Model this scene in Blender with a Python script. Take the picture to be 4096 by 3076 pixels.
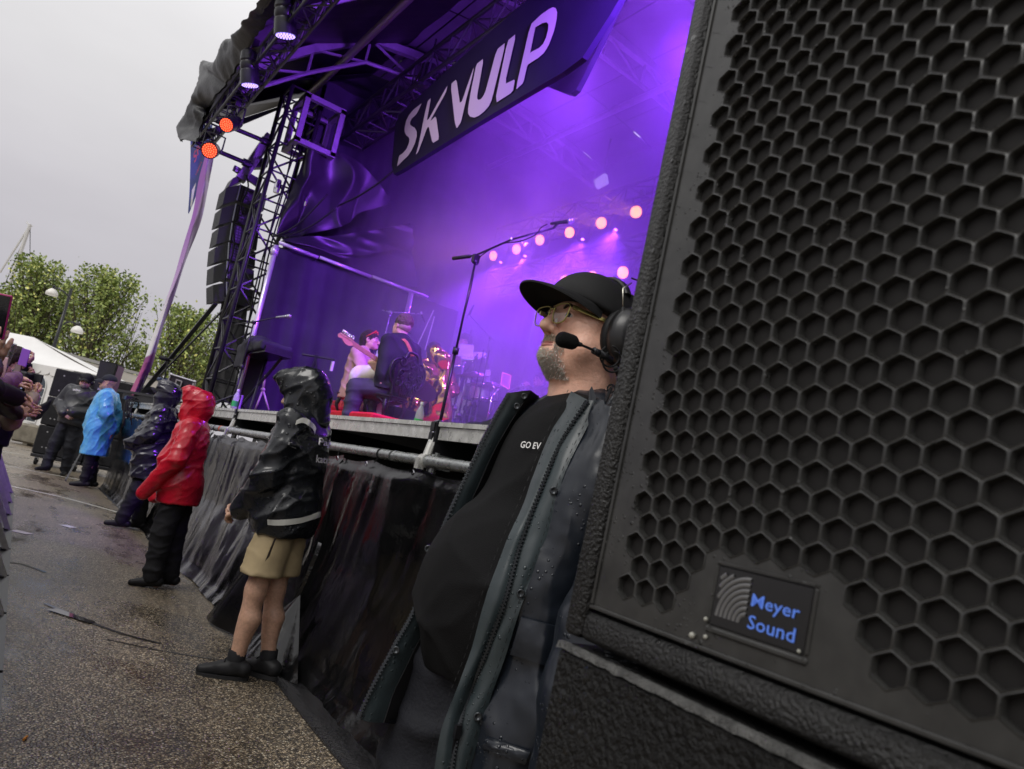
import bpy, bmesh, math, random
import numpy as np
from mathutils import Vector, Matrix
for _o in list(bpy.data.objects): bpy.data.objects.remove(_o)
S = bpy.context.scene
COL = S.collection
random.seed(7); RNG = np.random.default_rng(7)

# ------------------------------------------------------------------ camera
# world: +Y runs along the stage front away from the camera, +X into the stage, Z up
CF=3000.; CC=np.array([2048.,1538.]); CROLL=math.atan2(.2027,.979); CH=1.25
CTH=math.atan(454./CF); CYAW=math.atan(2027/math.hypot(CF,454.))
_u=np.array([math.cos(CROLL),math.sin(CROLL)]); _n=np.array([-math.sin(CROLL),math.cos(CROLL)])
_fh=np.array([math.sin(CYAW),math.cos(CYAW),0]); _rt=np.array([math.cos(CYAW),-math.sin(CYAW),0]); _up=np.array([0,0,1.])
FWD=math.cos(CTH)*_fh+math.sin(CTH)*_up; UPC=-math.sin(CTH)*_fh+math.cos(CTH)*_up
CO=np.array([0,0,CH])
def ray(px,py):
    d=np.array([px,py],float)-CC
    return (d@_u)/CF*_rt+FWD-(d@_n)/CF*UPC
def dep(px,py,d): return CO+d*ray(px,py)
def onx(px,py,x): r=ray(px,py); return CO+x/r[0]*r
def ony(px,py,y): r=ray(px,py); return CO+y/r[1]*r
def onz(px,py,z): r=ray(px,py); return CO+(z-CH)/r[2]*r
cam=bpy.data.cameras.new('camera'); camo=bpy.data.objects.new('camera',cam); COL.objects.link(camo)
ex=_u[0]*_rt-_n[0]*UPC; ey=-(_u[1]*_rt-_n[1]*UPC); ez=-FWD
camo.matrix_world=Matrix(((ex[0],ey[0],ez[0],0),(ex[1],ey[1],ez[1],0),(ex[2],ey[2],ez[2],CH),(0,0,0,1)))
cam.sensor_width=36; cam.lens=36*CF/4096; cam.clip_start=.05; cam.clip_end=2000
cam.dof.use_dof=True; cam.dof.focus_distance=2.3; cam.dof.aperture_fstop=9
S.camera=camo

# ------------------------------------------------------------------ sky, sun, exposure
W=bpy.data.worlds.new('World'); S.world=W; W.use_nodes=True
nt=W.node_tree; nt.nodes.clear()
def nn(t,kind,**kw):
    n=t.nodes.new(kind)
    for k,v in kw.items(): setattr(n,k,v)
    return n
SUN_EL=math.radians(48); SUN_ROT=math.radians(250)
sky=nn(nt,'ShaderNodeTexSky',sky_type='NISHITA',sun_disc=False,sun_elevation=SUN_EL,sun_rotation=SUN_ROT)
bg1=nn(nt,'ShaderNodeBackground'); bg1.inputs[1].default_value=.06
nt.links.new(sky.outputs[0],bg1.inputs[0])
tc=nn(nt,'ShaderNodeTexCoord'); sep=nn(nt,'ShaderNodeSeparateXYZ'); nt.links.new(tc.outputs['Generated'],sep.inputs[0])
rmp=nn(nt,'ShaderNodeValToRGB'); nt.links.new(sep.outputs[2],rmp.inputs[0])
e=rmp.color_ramp.elements
e[0].position=0.0; e[0].color=(.40,.385,.41,1); e[1].position=1.0; e[1].color=(.80,.79,.80,1)
for pos,c in ((.12,(.395,.38,.41)),(.24,(.44,.425,.45)),(.38,(.56,.55,.56)),(.55,(.70,.69,.70))):
    k=e.new(pos); k.color=(*c,1)
nz=nn(nt,'ShaderNodeTexNoise'); nz.inputs['Scale'].default_value=2.2; nz.inputs['Detail'].default_value=5; nz.inputs['Roughness'].default_value=.55
mp=nn(nt,'ShaderNodeMapping'); mp.inputs['Scale'].default_value=(1,1,2.5)
nt.links.new(tc.outputs['Generated'],mp.inputs[0]); nt.links.new(mp.outputs[0],nz.inputs[0])
mr=nn(nt,'ShaderNodeMapRange'); mr.inputs[1].default_value=.3; mr.inputs[2].default_value=.7; mr.inputs[3].default_value=.93; mr.inputs[4].default_value=1.07
nt.links.new(nz.outputs[0],mr.inputs[0])
vm=nn(nt,'ShaderNodeVectorMath',operation='SCALE'); nt.links.new(rmp.outputs[0],vm.inputs[0]); nt.links.new(mr.outputs[0],vm.inputs['Scale'])
bg2=nn(nt,'ShaderNodeBackground'); bg2.inputs[1].default_value=1.0; nt.links.new(vm.outputs[0],bg2.inputs[0])
mx=nn(nt,'ShaderNodeMixShader'); mx.inputs[0].default_value=.97
wo=nn(nt,'ShaderNodeOutputWorld')
nt.links.new(bg1.outputs[0],mx.inputs[1]); nt.links.new(bg2.outputs[0],mx.inputs[2]); nt.links.new(mx.outputs[0],wo.inputs[0])
sl=bpy.data.lights.new('sun','SUN'); sl.energy=.9; sl.angle=math.radians(25); sl.color=(1,.97,.93)
so=bpy.data.objects.new('sun',sl); COL.objects.link(so)
so.rotation_euler=(math.radians(90)-SUN_EL,0,math.radians(180)-SUN_ROT)
V=S.view_settings; V.view_transform='Standard'; V.look='None'; V.gamma=1; V.use_curve_mapping=False; V.exposure=.45
S.cycles.use_denoising=True
try: S.cycles.denoiser='OPENIMAGEDENOISE'
except Exception: pass
S.cycles.max_bounces=7; S.cycles.diffuse_bounces=3; S.cycles.glossy_bounces=3; S.cycles.transmission_bounces=6
S.cycles.transparent_max_bounces=16; S.cycles.volume_bounces=0; S.cycles.volume_max_steps=64; S.cycles.volume_step_rate=2.5
S.cycles.sample_clamp_indirect=4; S.cycles.caustics_reflective=False; S.cycles.caustics_refractive=False

# ------------------------------------------------------------------ materials
def lk(t,a,b): t.links.new(a,b)
def M(name,col,rough=.5,metal=0,noise=None,bump=None,coat=0,drops=0,alpha=1,emit=None,spec=None,sheen=0,rnoise=None,sub=0,vec='Object',trans=0):
    """noise=(scale,amount) colour variation; bump=(scale,strength); drops=density of raindrops; rnoise=(scale,lo,hi)"""
    m=bpy.data.materials.new(name); m.use_nodes=True; t=m.node_tree; b=t.nodes['Principled BSDF']
    c=(*col,1) if len(col)==3 else col
    if spec is None: spec=.5 if rough<.5 else .22
    b.inputs['Base Color'].default_value=c; b.inputs['Roughness'].default_value=rough; b.inputs['Metallic'].default_value=metal
    b.inputs['Specular IOR Level'].default_value=spec; b.inputs['Alpha'].default_value=alpha
    b.inputs['Coat Weight'].default_value=coat; b.inputs['Coat Roughness'].default_value=.08
    b.inputs['Transmission Weight'].default_value=trans
    if sub: b.inputs['Subsurface Weight'].default_value=sub; b.inputs['Subsurface Radius'].default_value=(.012,.005,.003); b.inputs['Subsurface Scale'].default_value=1
    if sheen: b.inputs['Sheen Weight'].default_value=sheen
    if emit: b.inputs['Emission Color'].default_value=(*emit[0],1); b.inputs['Emission Strength'].default_value=emit[1]
    tcn=nn(t,'ShaderNodeTexCoord'); co=tcn.outputs[vec]
    if noise:
        z=nn(t,'ShaderNodeTexNoise'); z.inputs['Scale'].default_value=noise[0]; z.inputs['Detail'].default_value=6; z.inputs['Roughness'].default_value=.6; lk(t,co,z.inputs[0])
        r=nn(t,'ShaderNodeMapRange'); r.inputs[1].default_value=.28; r.inputs[2].default_value=.72; r.inputs[3].default_value=1-noise[1]; r.inputs[4].default_value=1+noise[1]; lk(t,z.outputs[0],r.inputs[0])
        v=nn(t,'ShaderNodeVectorMath',operation='SCALE'); v.inputs[0].default_value=c[:3]; lk(t,r.outputs[0],v.inputs['Scale']); lk(t,v.outputs[0],b.inputs['Base Color'])
    if rnoise:
        z=nn(t,'ShaderNodeTexNoise'); z.inputs['Scale'].default_value=rnoise[0]; z.inputs['Detail'].default_value=4; lk(t,co,z.inputs[0])
        r=nn(t,'ShaderNodeMapRange'); r.inputs[1].default_value=.38; r.inputs[2].default_value=.62; r.inputs[3].default_value=rnoise[1]; r.inputs[4].default_value=rnoise[2]; lk(t,z.outputs[0],r.inputs[0]); lk(t,r.outputs[0],b.inputs['Roughness'])
    prev=None
    if bump:
        z=nn(t,'ShaderNodeTexNoise'); z.inputs['Scale'].default_value=bump[0]; z.inputs['Detail'].default_value=6; lk(t,co,z.inputs[0])
        bp=nn(t,'ShaderNodeBump'); bp.inputs['Strength'].default_value=bump[1]; bp.inputs['Distance'].default_value=.02; lk(t,z.outputs[0],bp.inputs['Height']); prev=bp.outputs[0]
    if drops:
        z=nn(t,'ShaderNodeTexVoronoi',feature='F1'); z.inputs['Scale'].default_value=drops; z.inputs['Randomness'].default_value=1; lk(t,co,z.inputs[0])
        sp=nn(t,'ShaderNodeSeparateColor'); lk(t,z.outputs['Color'],sp.inputs[0])
        th=nn(t,'ShaderNodeMath',operation='MULTIPLY'); lk(t,sp.outputs[0],th.inputs[0]); cn=nn(t,'ShaderNodeTexNoise'); cn.inputs['Scale'].default_value=drops*.09; cn.inputs['Detail'].default_value=2; lk(t,co,cn.inputs[0]); cr=nn(t,'ShaderNodeMapRange'); cr.inputs[1].default_value=.40; cr.inputs[2].default_value=.62; cr.inputs[3].default_value=.02; cr.inputs[4].default_value=.48; lk(t,cn.outputs[0],cr.inputs[0]); lk(t,cr.outputs[0],th.inputs[1])
        sb=nn(t,'ShaderNodeMath',operation='SUBTRACT'); lk(t,th.outputs[0],sb.inputs[0]); lk(t,z.outputs['Distance'],sb.inputs[1])
        mxx=nn(t,'ShaderNodeMath',operation='MAXIMUM'); mxx.inputs[1].default_value=0; lk(t,sb.outputs[0],mxx.inputs[0])
        sq=nn(t,'ShaderNodeMath',operation='SQRT'); lk(t,mxx.outputs[0],sq.inputs[0])
        bp=nn(t,'ShaderNodeBump'); bp.inputs['Strength'].default_value=.9; bp.inputs['Distance'].default_value=.35/drops; lk(t,sq.outputs[0],bp.inputs['Height'])
        if prev: lk(t,prev,bp.inputs['Normal'])
        prev=bp.outputs[0]
        gt=nn(t,'ShaderNodeMath',operation='GREATER_THAN'); gt.inputs[1].default_value=0.02; lk(t,mxx.outputs[0],gt.inputs[0])
        rr=nn(t,'ShaderNodeMapRange'); rr.inputs[3].default_value=rough; rr.inputs[4].default_value=.06; lk(t,gt.outputs[0],rr.inputs[0])
        if not rnoise: lk(t,rr.outputs[0],b.inputs['Roughness'])
    if prev: lk(t,prev,b.inputs['Normal'])
    return m
def EM(name,col,s):
    m=bpy.data.materials.new(name); m.use_nodes=True; t=m.node_tree; b=t.nodes['Principled BSDF']
    b.inputs['Base Color'].default_value=(.02,.02,.02,1); b.inputs['Emission Color'].default_value=(*col,1); b.inputs['Emission Strength'].default_value=s
    return m
BLK=M('black_paint',(.018,.018,.020),.45,noise=(30,.3),bump=(300,.15))
BLKR=M('black_rubber',(.012,.012,.013),.6)
BLKM=M('black_metal',(.02,.02,.023),.32,.3,noise=(20,.3))
BLKW=M('wet_black_tarp',(.0045,.0045,.0048),.24,noise=(3,.4),bump=(22,.12),rnoise=(4,.07,.27))
GRYT=M('grey_worn_tarp',(.10,.10,.10),.4,noise=(4,.55),rnoise=(5,.25,.5))
ALU=M('aluminium',(.62,.62,.58),.38,.55,noise=(12,.25),rnoise=(20,.25,.5),drops=60)
STEEL=M('galvanised_steel',(.42,.44,.43),.34,.75,noise=(25,.25),rnoise=(30,.22,.45))
CHROME=M('chrome',(.75,.75,.78),.12,1)
WHITE=M('white_plastic',(.78,.78,.76),.4,noise=(4,.06))
WHT_PRINT=M('white_print',(.78,.77,.75),.5)
RED=M('red_paint',(.6,.05,.03),.4)
GOLDFOIL=M('gold_foil',(.78,.45,.12),.16,1,bump=(14,.5))
SKIN=M('skin',(.80,.46,.335),.38,noise=(26,.17),bump=(150,.15),sub=.10,rnoise=(30,.30,.48))
SKINP=M('pale_skin',(.58,.34,.25),.45,noise=(40,.1),bump=(200,.08),sub=.1)
SKIND=M('tan_skin',(.52,.31,.215),.45,noise=(60,.2),bump=(200,.1),sub=.1)

# ------------------------------------------------------------------ mesh helpers
ROOTLOC={}
def tag(o,label=None,cat=None,group=None,kind=None):
    if label: o['label']=label
    if cat: o['category']=cat
    if group: o['group']=group
    if kind: o['kind']=kind
    return o
def thing(name,loc,label,cat,group=None):
    o=bpy.data.objects.new(name,None); o.empty_display_size=.1; COL.objects.link(o); o.location=tuple(float(x) for x in loc)
    ROOTLOC[o.name]=np.array(loc,float); return tag(o,label,cat,group)
def mesh(name,v,f,mat,parent=None,smooth=False,own_origin=True):
    v=np.asarray(v,float)
    if parent is not None: base=ROOTLOC[parent.name]
    else:
        base=np.array([(v[:,0].min()+v[:,0].max())/2,(v[:,1].min()+v[:,1].max())/2,v[:,2].min()])
    me=bpy.data.meshes.new(name); me.from_pydata((v-base).tolist(),[],[list(map(int,q)) for q in f]); me.update()
    if mat is not None:
        for mm in (mat if isinstance(mat,(list,tuple)) else [mat]): me.materials.append(mm)
    if smooth: me.polygons.foreach_set('use_smooth',[True]*len(me.polygons))
    o=bpy.data.objects.new(name,me); COL.objects.link(o)
    if parent is not None: o.parent=parent
    else: o.location=base.tolist()
    ROOTLOC[o.name]=base
    return o
def unit(a): a=np.asarray(a,float); return a/ (np.linalg.norm(a)+1e-12)
def frame(d):
    d=unit(d); h=np.array([0,0,1.]) if abs(d[2])<.9 else np.array([1.,0,0])
    a=unit(np.cross(h,d)); return a,np.cross(d,a)
class G:
    def __init__(s): s.v=[]; s.f=[]; s.m=[]; s.cur=0
    def put(s,v,f):
        k=len(s.v); s.v.extend([tuple(map(float,p)) for p in v]); s.f.extend([[i+k for i in q] for q in f]); s.m.extend([s.cur]*len(f)); return s
    def box(s,c,h,R=None):
        c=np.asarray(c,float); R=np.eye(3) if R is None else np.asarray(R,float)   # rows = axes
        v=[c+sx*h[0]*R[0]+sy*h[1]*R[1]+sz*h[2]*R[2] for sx in(-1,1) for sy in(-1,1) for sz in(-1,1)]
        return s.put(v,[(0,1,3,2),(4,6,7,5),(0,4,5,1),(2,3,7,6),(0,2,6,4),(1,5,7,3)])
    def bevbox(s,c,h,b,R=None):
        """box with chamfered edges (convex hull of 24 points)"""
        c=np.asarray(c,float); R=np.eye(3) if R is None else np.asarray(R,float)
        bm=bmesh.new()
        for sx in(-1,1):
            for sy in(-1,1):
                for sz in(-1,1):
                    for ax in range(3):
                        q=np.array([sx*(h[0]-b),sy*(h[1]-b),sz*(h[2]-b)]); q[ax]+=(sx,sy,sz)[ax]*b
                        bm.verts.new(c+q@R)
        bmesh.ops.convex_hull(bm,input=bm.verts[:]); bmesh.ops.dissolve_limit(bm,angle_limit=.02,verts=bm.verts[:],edges=bm.edges[:])
        bm.verts.index_update(); s.put([tuple(v.co) for v in bm.verts],[[v.index for v in f.verts] for f in bm.faces]); bm.free(); return s
    def tube(s,pts,r,n=8,cap=True):
        pts=[np.asarray(p,float) for p in pts]; k=len(pts); rr=r if hasattr(r,'__len__') else [r]*k
        v=[];a=None
        for i,p in enumerate(pts):
            d=unit(pts[min(i+1,k-1)]-pts[max(i-1,0)])
            if a is None: a,b=frame(d)
            else: a=unit(a-d*(a@d)); b=np.cross(d,a)
            for j in range(n):
                t=2*math.pi*j/n; v.append(p+rr[i]*(math.cos(t)*a+math.sin(t)*b))
        f=[(i*n+j,i*n+(j+1)%n,(i+1)*n+(j+1)%n,(i+1)*n+j) for i in range(k-1) for j in range(n)]
        if cap: f+= [tuple(range(n-1,-1,-1)),tuple(range((k-1)*n,k*n))]
        return s.put(v,f)
    def lathe(s,o,ax,prof,n=16,cap=True):
        """prof = [(along axis, radius)]"""
        o=np.asarray(o,float); ax=unit(ax); a,b=frame(ax); v=[]
        for (h,r) in prof:
            for j in range(n):
                t=2*math.pi*j/n; v.append(o+ax*h+r*(math.cos(t)*a+math.sin(t)*b))
        k=len(prof); f=[(i*n+j,i*n+(j+1)%n,(i+1)*n+(j+1)%n,(i+1)*n+j) for i in range(k-1) for j in range(n)]
        if cap: f+=[tuple(range(n-1,-1,-1)),tuple(range((k-1)*n,k*n))]
        return s.put(v,f)
    def ball(s,c,r,n=10,R=None):
        r=np.array(r if hasattr(r,'__len__') else [r]*3,float); R=np.eye(3) if R is None else np.asarray(R); c=np.asarray(c,float)
        v=[];m=n//2+1
        for i in range(m):
            t=math.pi*i/(m-1)
            for j in range(n):
                p=2*math.pi*j/n; v.append(c+(r*np.array([math.sin(t)*math.cos(p),math.sin(t)*math.sin(p),math.cos(t)]))@R)
        return s.put(v,[(i*n+j,(i+1)*n+j,(i+1)*n+(j+1)%n,i*n+(j+1)%n) for i in range(m-1) for j in range(n)])
    def prism(s,poly,d):
        """3-D polygon extruded by vector d"""
        poly=[np.asarray(p,float) for p in poly]; k=len(poly); d=np.asarray(d,float)
        return s.put(poly+[p+d for p in poly],[tuple(range(k-1,-1,-1)),tuple(range(k,2*k))]+[(i,(i+1)%k,k+(i+1)%k,k+i) for i in range(k)])
    def grid(s,P,close=False):
        P=np.asarray(P,float); a,b=P.shape[:2]
        bb=b if close else b-1
        return s.put(P.reshape(-1,3),[(i*b+j,i*b+(j+1)%b,(i+1)*b+(j+1)%b,(i+1)*b+j) for i in range(a-1) for j in range(bb)])
    def obj(s,name,mat,parent=None,smooth=False):
        o=mesh(name,s.v,s.f,mat,parent,smooth)
        if any(s.m): o.data.polygons.foreach_set('material_index',s.m)
        return o
def smooth_angle(o,a=40):
    o.data.polygons.foreach_set('use_smooth',[True]*len(o.data.polygons))
    try: o.data.set_sharp_from_angle(angle=math.radians(a))
    except Exception: pass
    return o
def copy_tree(o,delta,parent=None,label=None):
    c=o.copy(); COL.objects.link(c)
    if parent is not None: c.parent=parent
    else:
        c.location=o.location+Vector([float(x) for x in delta])
        if label: c['label']=label
    ROOTLOC[c.name]=ROOTLOC[o.name]+np.asarray(delta,float)
    for ch in list(o.children): copy_tree(ch,delta,c)
    return c
def catmull(P,n):
    P=np.asarray(P,float); k=len(P); t=np.linspace(0,k-1,n); i=np.clip(t.astype(int),0,k-2); u=(t-i).reshape(-1,*([1]*(P.ndim-1)))
    p0=P[np.clip(i-1,0,k-1)];p1=P[i];p2=P[i+1];p3=P[np.clip(i+2,0,k-1)]
    return .5*((2*p1)+(p2-p0)*u+(2*p0-5*p1+4*p2-p3)*u**2+(3*p1-p0-3*p2+p3)*u**3)
def loft(rows,nu,nv):
    """rows: list of polylines (all same length or not) -> smooth grid nu x nv"""
    R=np.array([catmull(r,nv) for r in rows]); return catmull(R,nu)
_T=RNG.random((64,64,64))
def vnoise(P,sc=1.,seed=0):
    P=np.asarray(P,float)*sc+seed*17.31+100; i=np.floor(P).astype(int); f=P-i; f=f*f*(3-2*f); i&=63; j=(i+1)&63
    x0,y0,z0=i[...,0],i[...,1],i[...,2]; x1,y1,z1=j[...,0],j[...,1],j[...,2]; fx,fy,fz=f[...,0],f[...,1],f[...,2]
    L=lambda a,b,t:a+(b-a)*t
    return L(L(L(_T[x0,y0,z0],_T[x1,y0,z0],fx),L(_T[x0,y1,z0],_T[x1,y1,z0],fx),fy),L(L(_T[x0,y0,z1],_T[x1,y0,z1],fx),L(_T[x0,y1,z1],_T[x1,y1,z1],fx),fy),fz)
def fbm(P,sc,seed=0,o=3):
    return sum(vnoise(P,sc*2**k,seed+k)/2**k for k in range(o))/sum(1/2**k for k in range(o))-.5
def ridge(P,sc,seed=0): return 1-np.abs(2*vnoise(P,sc,seed)-1)
def vnormals(v,f):
    v=np.asarray(v); N=np.zeros_like(v)
    q=np.asarray(f); n=np.cross(v[q[:,2]]-v[q[:,0]],v[q[:,3]]-v[q[:,1]])
    for k in range(4): np.add.at(N,q[:,k],n)
    return N/(np.linalg.norm(N,axis=1,keepdims=True)+1e-12)
class SDF:
    """signed distance field on a grid -> quads (surface nets)"""
    def __init__(s,lo,hi,h):
        s.lo=np.array(lo,float); s.h=h; n=np.ceil((np.array(hi)-s.lo)/h).astype(int)+1
        s.ax=[s.lo[i]+h*np.arange(n[i]) for i in range(3)]; s.D=np.full(n,.4)
    def _ap(s,fn,lo,hi,k,op):
        m=k+3*s.h; sl=[]
        for i in range(3):
            a=np.searchsorted(s.ax[i],lo[i]-m); b=np.searchsorted(s.ax[i],hi[i]+m)
            if b<=a: return s
            sl.append(slice(a,b))
        P=np.stack(np.meshgrid(*[s.ax[i][sl[i]] for i in range(3)],indexing='ij'),-1)
        d=fn(P); D=s.D[tuple(sl)]
        if op=='u': h=np.clip(.5+.5*(D-d)/k,0,1); s.D[tuple(sl)]=D*(1-h)+d*h-k*h*(1-h)
        else: h=np.clip(.5-.5*(D+d)/k,0,1); s.D[tuple(sl)]=D*(1-h)-d*h+k*h*(1-h)
        return s
    def cap(s,a,b,ra,rb=None,k=.02,op='u',sq=None):
        a=np.asarray(a,float); b=np.asarray(b,float); rb=ra if rb is None else rb; r=max(ra,rb)
        def fn(P):
            q=P-a; d=b-a; t=np.clip((q@d)/(d@d+1e-12),0,1); return np.linalg.norm(q-t[...,None]*d,axis=-1)-(ra+(rb-ra)*t)
        return s._ap(fn,np.minimum(a,b)-r,np.maximum(a,b)+r,k,op)
    def ell(s,c,r,k=.02,op='u',R=None):
        c=np.asarray(c,float); r=np.asarray(r,float); R=None if R is None else np.asarray(R,float)
        def fn(P):
            q=P-c
            if R is not None: q=q@R.T
            a=np.linalg.norm(q/r,axis=-1); b=np.linalg.norm(q/r**2,axis=-1)+1e-9; return a*(a-1)/b
        m=r if R is None else np.full(3,r.max()); return s._ap(fn,c-m,c+m,k,op)
    def box(s,c,h,r=.01,k=.01,op='u',R=None):
        c=np.asarray(c,float); h=np.asarray(h,float); R=None if R is None else np.asarray(R,float)
        def fn(P):
            q=P-c
            if R is not None: q=q@R.T
            q=np.abs(q)-h+r; return np.linalg.norm(np.maximum(q,0),axis=-1)+np.minimum(q.max(-1),0)-r
        m=h if R is None else np.full(3,np.linalg.norm(h)); return s._ap(fn,c-m,c+m,k,op)
    def chain(s,pts,rs,k=.02,op='u'):
        for i in range(len(pts)-1): s.cap(pts[i],pts[i+1],rs[i],rs[i+1],k,op)
        return s
    def nets(s):
        D=s.D; B=D<0; nx,ny,nz=D.shape
        cnt=sum(B[i:nx-1+i,j:ny-1+j,k:nz-1+k].astype(np.int8) for i in(0,1) for j in(0,1) for k in(0,1))
        act=(cnt>0)&(cnt<8); idx=np.full(act.shape,-1); A=np.argwhere(act); idx[act]=np.arange(len(A))
        acc=np.zeros((len(A),3)); num=np.zeros(len(A)); cs=[(i,j,k) for i in(0,1) for j in(0,1) for k in(0,1)]
        for p in cs:
            for ax in range(3):
                if p[ax]: continue
                q=list(p); q[ax]=1
                d0=D[A[:,0]+p[0],A[:,1]+p[1],A[:,2]+p[2]]; d1=D[A[:,0]+q[0],A[:,1]+q[1],A[:,2]+q[2]]
                m=(d0<0)!=(d1<0); t=np.where(m,d0/(d0-d1+1e-15),0); pt=np.array(p,float)[None].repeat(len(A),0); pt[:,ax]=t
                acc+=pt*m[:,None]; num+=m
        v=s.lo+s.h*(A+acc/num[:,None]); F=[]
        for ax in range(3):
            a,b=(ax+1)%3,(ax+2)%3
            sl0=[slice(None)]*3; sl1=[slice(None)]*3; sl0[ax]=slice(0,-1); sl1[ax]=slice(1,None)
            ch=B[tuple(sl0)]!=B[tuple(sl1)]; E=np.argwhere(ch)
            E=E[(E[:,a]>0)&(E[:,b]>0)&(E[:,a]<D.shape[a]-1)&(E[:,b]<D.shape[b]-1)]
            ins=B[E[:,0],E[:,1],E[:,2]]
            def cell(da,db):
                c=E.copy(); c[:,a]-=da; c[:,b]-=db; return idx[c[:,0],c[:,1],c[:,2]]
            q=np.stack([cell(1,1),cell(0,1),cell(0,0),cell(1,0)],1); q[~ins]=q[~ins][:,::-1]; F.append(q)
        F=np.concatenate(F); F=F[(F>=0).all(1)]
        return v,F
def relax(v,f,n=1,lam=.5):
    f=np.asarray(f)
    for _ in range(n):
        A=np.zeros_like(v); c=np.zeros(len(v))
        for k in range(4):
            for j in (1,3): np.add.at(A,f[:,k],v[f[:,(k+j)%4]]); np.add.at(c,f[:,k],1)
        v=v+lam*(A/np.maximum(c,1)[:,None]-v)
    return v
def soft(name,sdf,mat,parent,T=None,wr=None,rl=1,fn=None):
    """mesh an SDF; wr=[(scale,amp,seed,kind)] wrinkles; T=(3x3 rows,offset) local->world"""
    v,f=sdf.nets(); v=relax(v,f,rl)
    if wr:
        N=vnormals(v,f)
        for sc,amp,seed,kind in wr:
            if kind=='f':   # directional creases: sc=(direction*frequency)
                ph=v@np.asarray(sc,float)*6.283+3.2*fbm(v*np.array([3.5,3.5,3.]),1,seed)*4; n=(1-np.abs(np.sin(ph*.5)))**2.2-.3; n=n*np.clip(fbm(v*3.,1,seed+5)*3+.6,0,1.2)
                v=v+N*(amp*n)[:,None]; continue
            sv=np.asarray(sc) if hasattr(sc,'__len__') else np.array([sc]*3)
            n=(ridge(v*sv,1,seed)-.6) if kind=='r' else fbm(v*sv,1,seed)
            v=v+N*(amp*n)[:,None]
    if fn is not None: v=fn(v)
    if T is not None: v=v@np.asarray(T[0])+np.asarray(T[1])
    return mesh(name,v,f,mat,parent,True)
def lamp(name,kind,loc,to,col,e,size=.1,cone=40,blend=.6):
    l=bpy.data.lights.new(name,kind); l.energy=e; l.color=col
    if kind=='SPOT': l.spot_size=math.radians(cone); l.spot_blend=blend; l.shadow_soft_size=size
    elif kind=='AREA': l.size=size
    else: l.shadow_soft_size=size
    o=bpy.data.objects.new(name,l); COL.objects.link(o); o.location=[float(x) for x in loc]
    d=Vector([float(b-a) for a,b in zip(loc,to)]); o.rotation_euler=d.to_track_quat('-Z','Y').to_euler(); return o
def text_mesh(txt,size=1,shear=0,bold=0,space=1):
    cu=bpy.data.curves.new('t','FONT'); cu.body=txt; cu.size=size; cu.shear=shear; cu.offset=bold; cu.space_character=space; cu.resolution_u=2; cu.space_line=.8
    o=bpy.data.objects.new('t',cu); COL.objects.link(o); bpy.context.view_layer.update()
    me=bpy.data.meshes.new_from_object(o.evaluated_get(bpy.context.evaluated_depsgraph_get()))
    v=np.array([tuple(x.co) for x in me.vertices]); f=[list(p.vertices) for p in me.polygons]
    bpy.data.objects.remove(o); bpy.data.curves.remove(cu); bpy.data.meshes.remove(me); return v,f
def text(name,txt,origin,right,up,height,mat,parent,shear=0,bold=0,off=.002,width=None,fn=None,space=1):
    v,f=text_mesh(txt,1,shear,bold,space); v=v.copy(); h=v[:,1].max()-v[:,1].min(); v[:,:2]-=v[:,:2].min(0); v/=h
    sx=height if width is None else width/v[:,0].max()
    right=unit(right); up=unit(up); nrm=np.cross(right,up)
    P=np.asarray(origin)+v[:,:1]*sx*right+v[:,1:2]*height*up+nrm*off
    if fn is not None: P=fn(P)
    return mesh(name,P,f,mat,parent)
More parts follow.
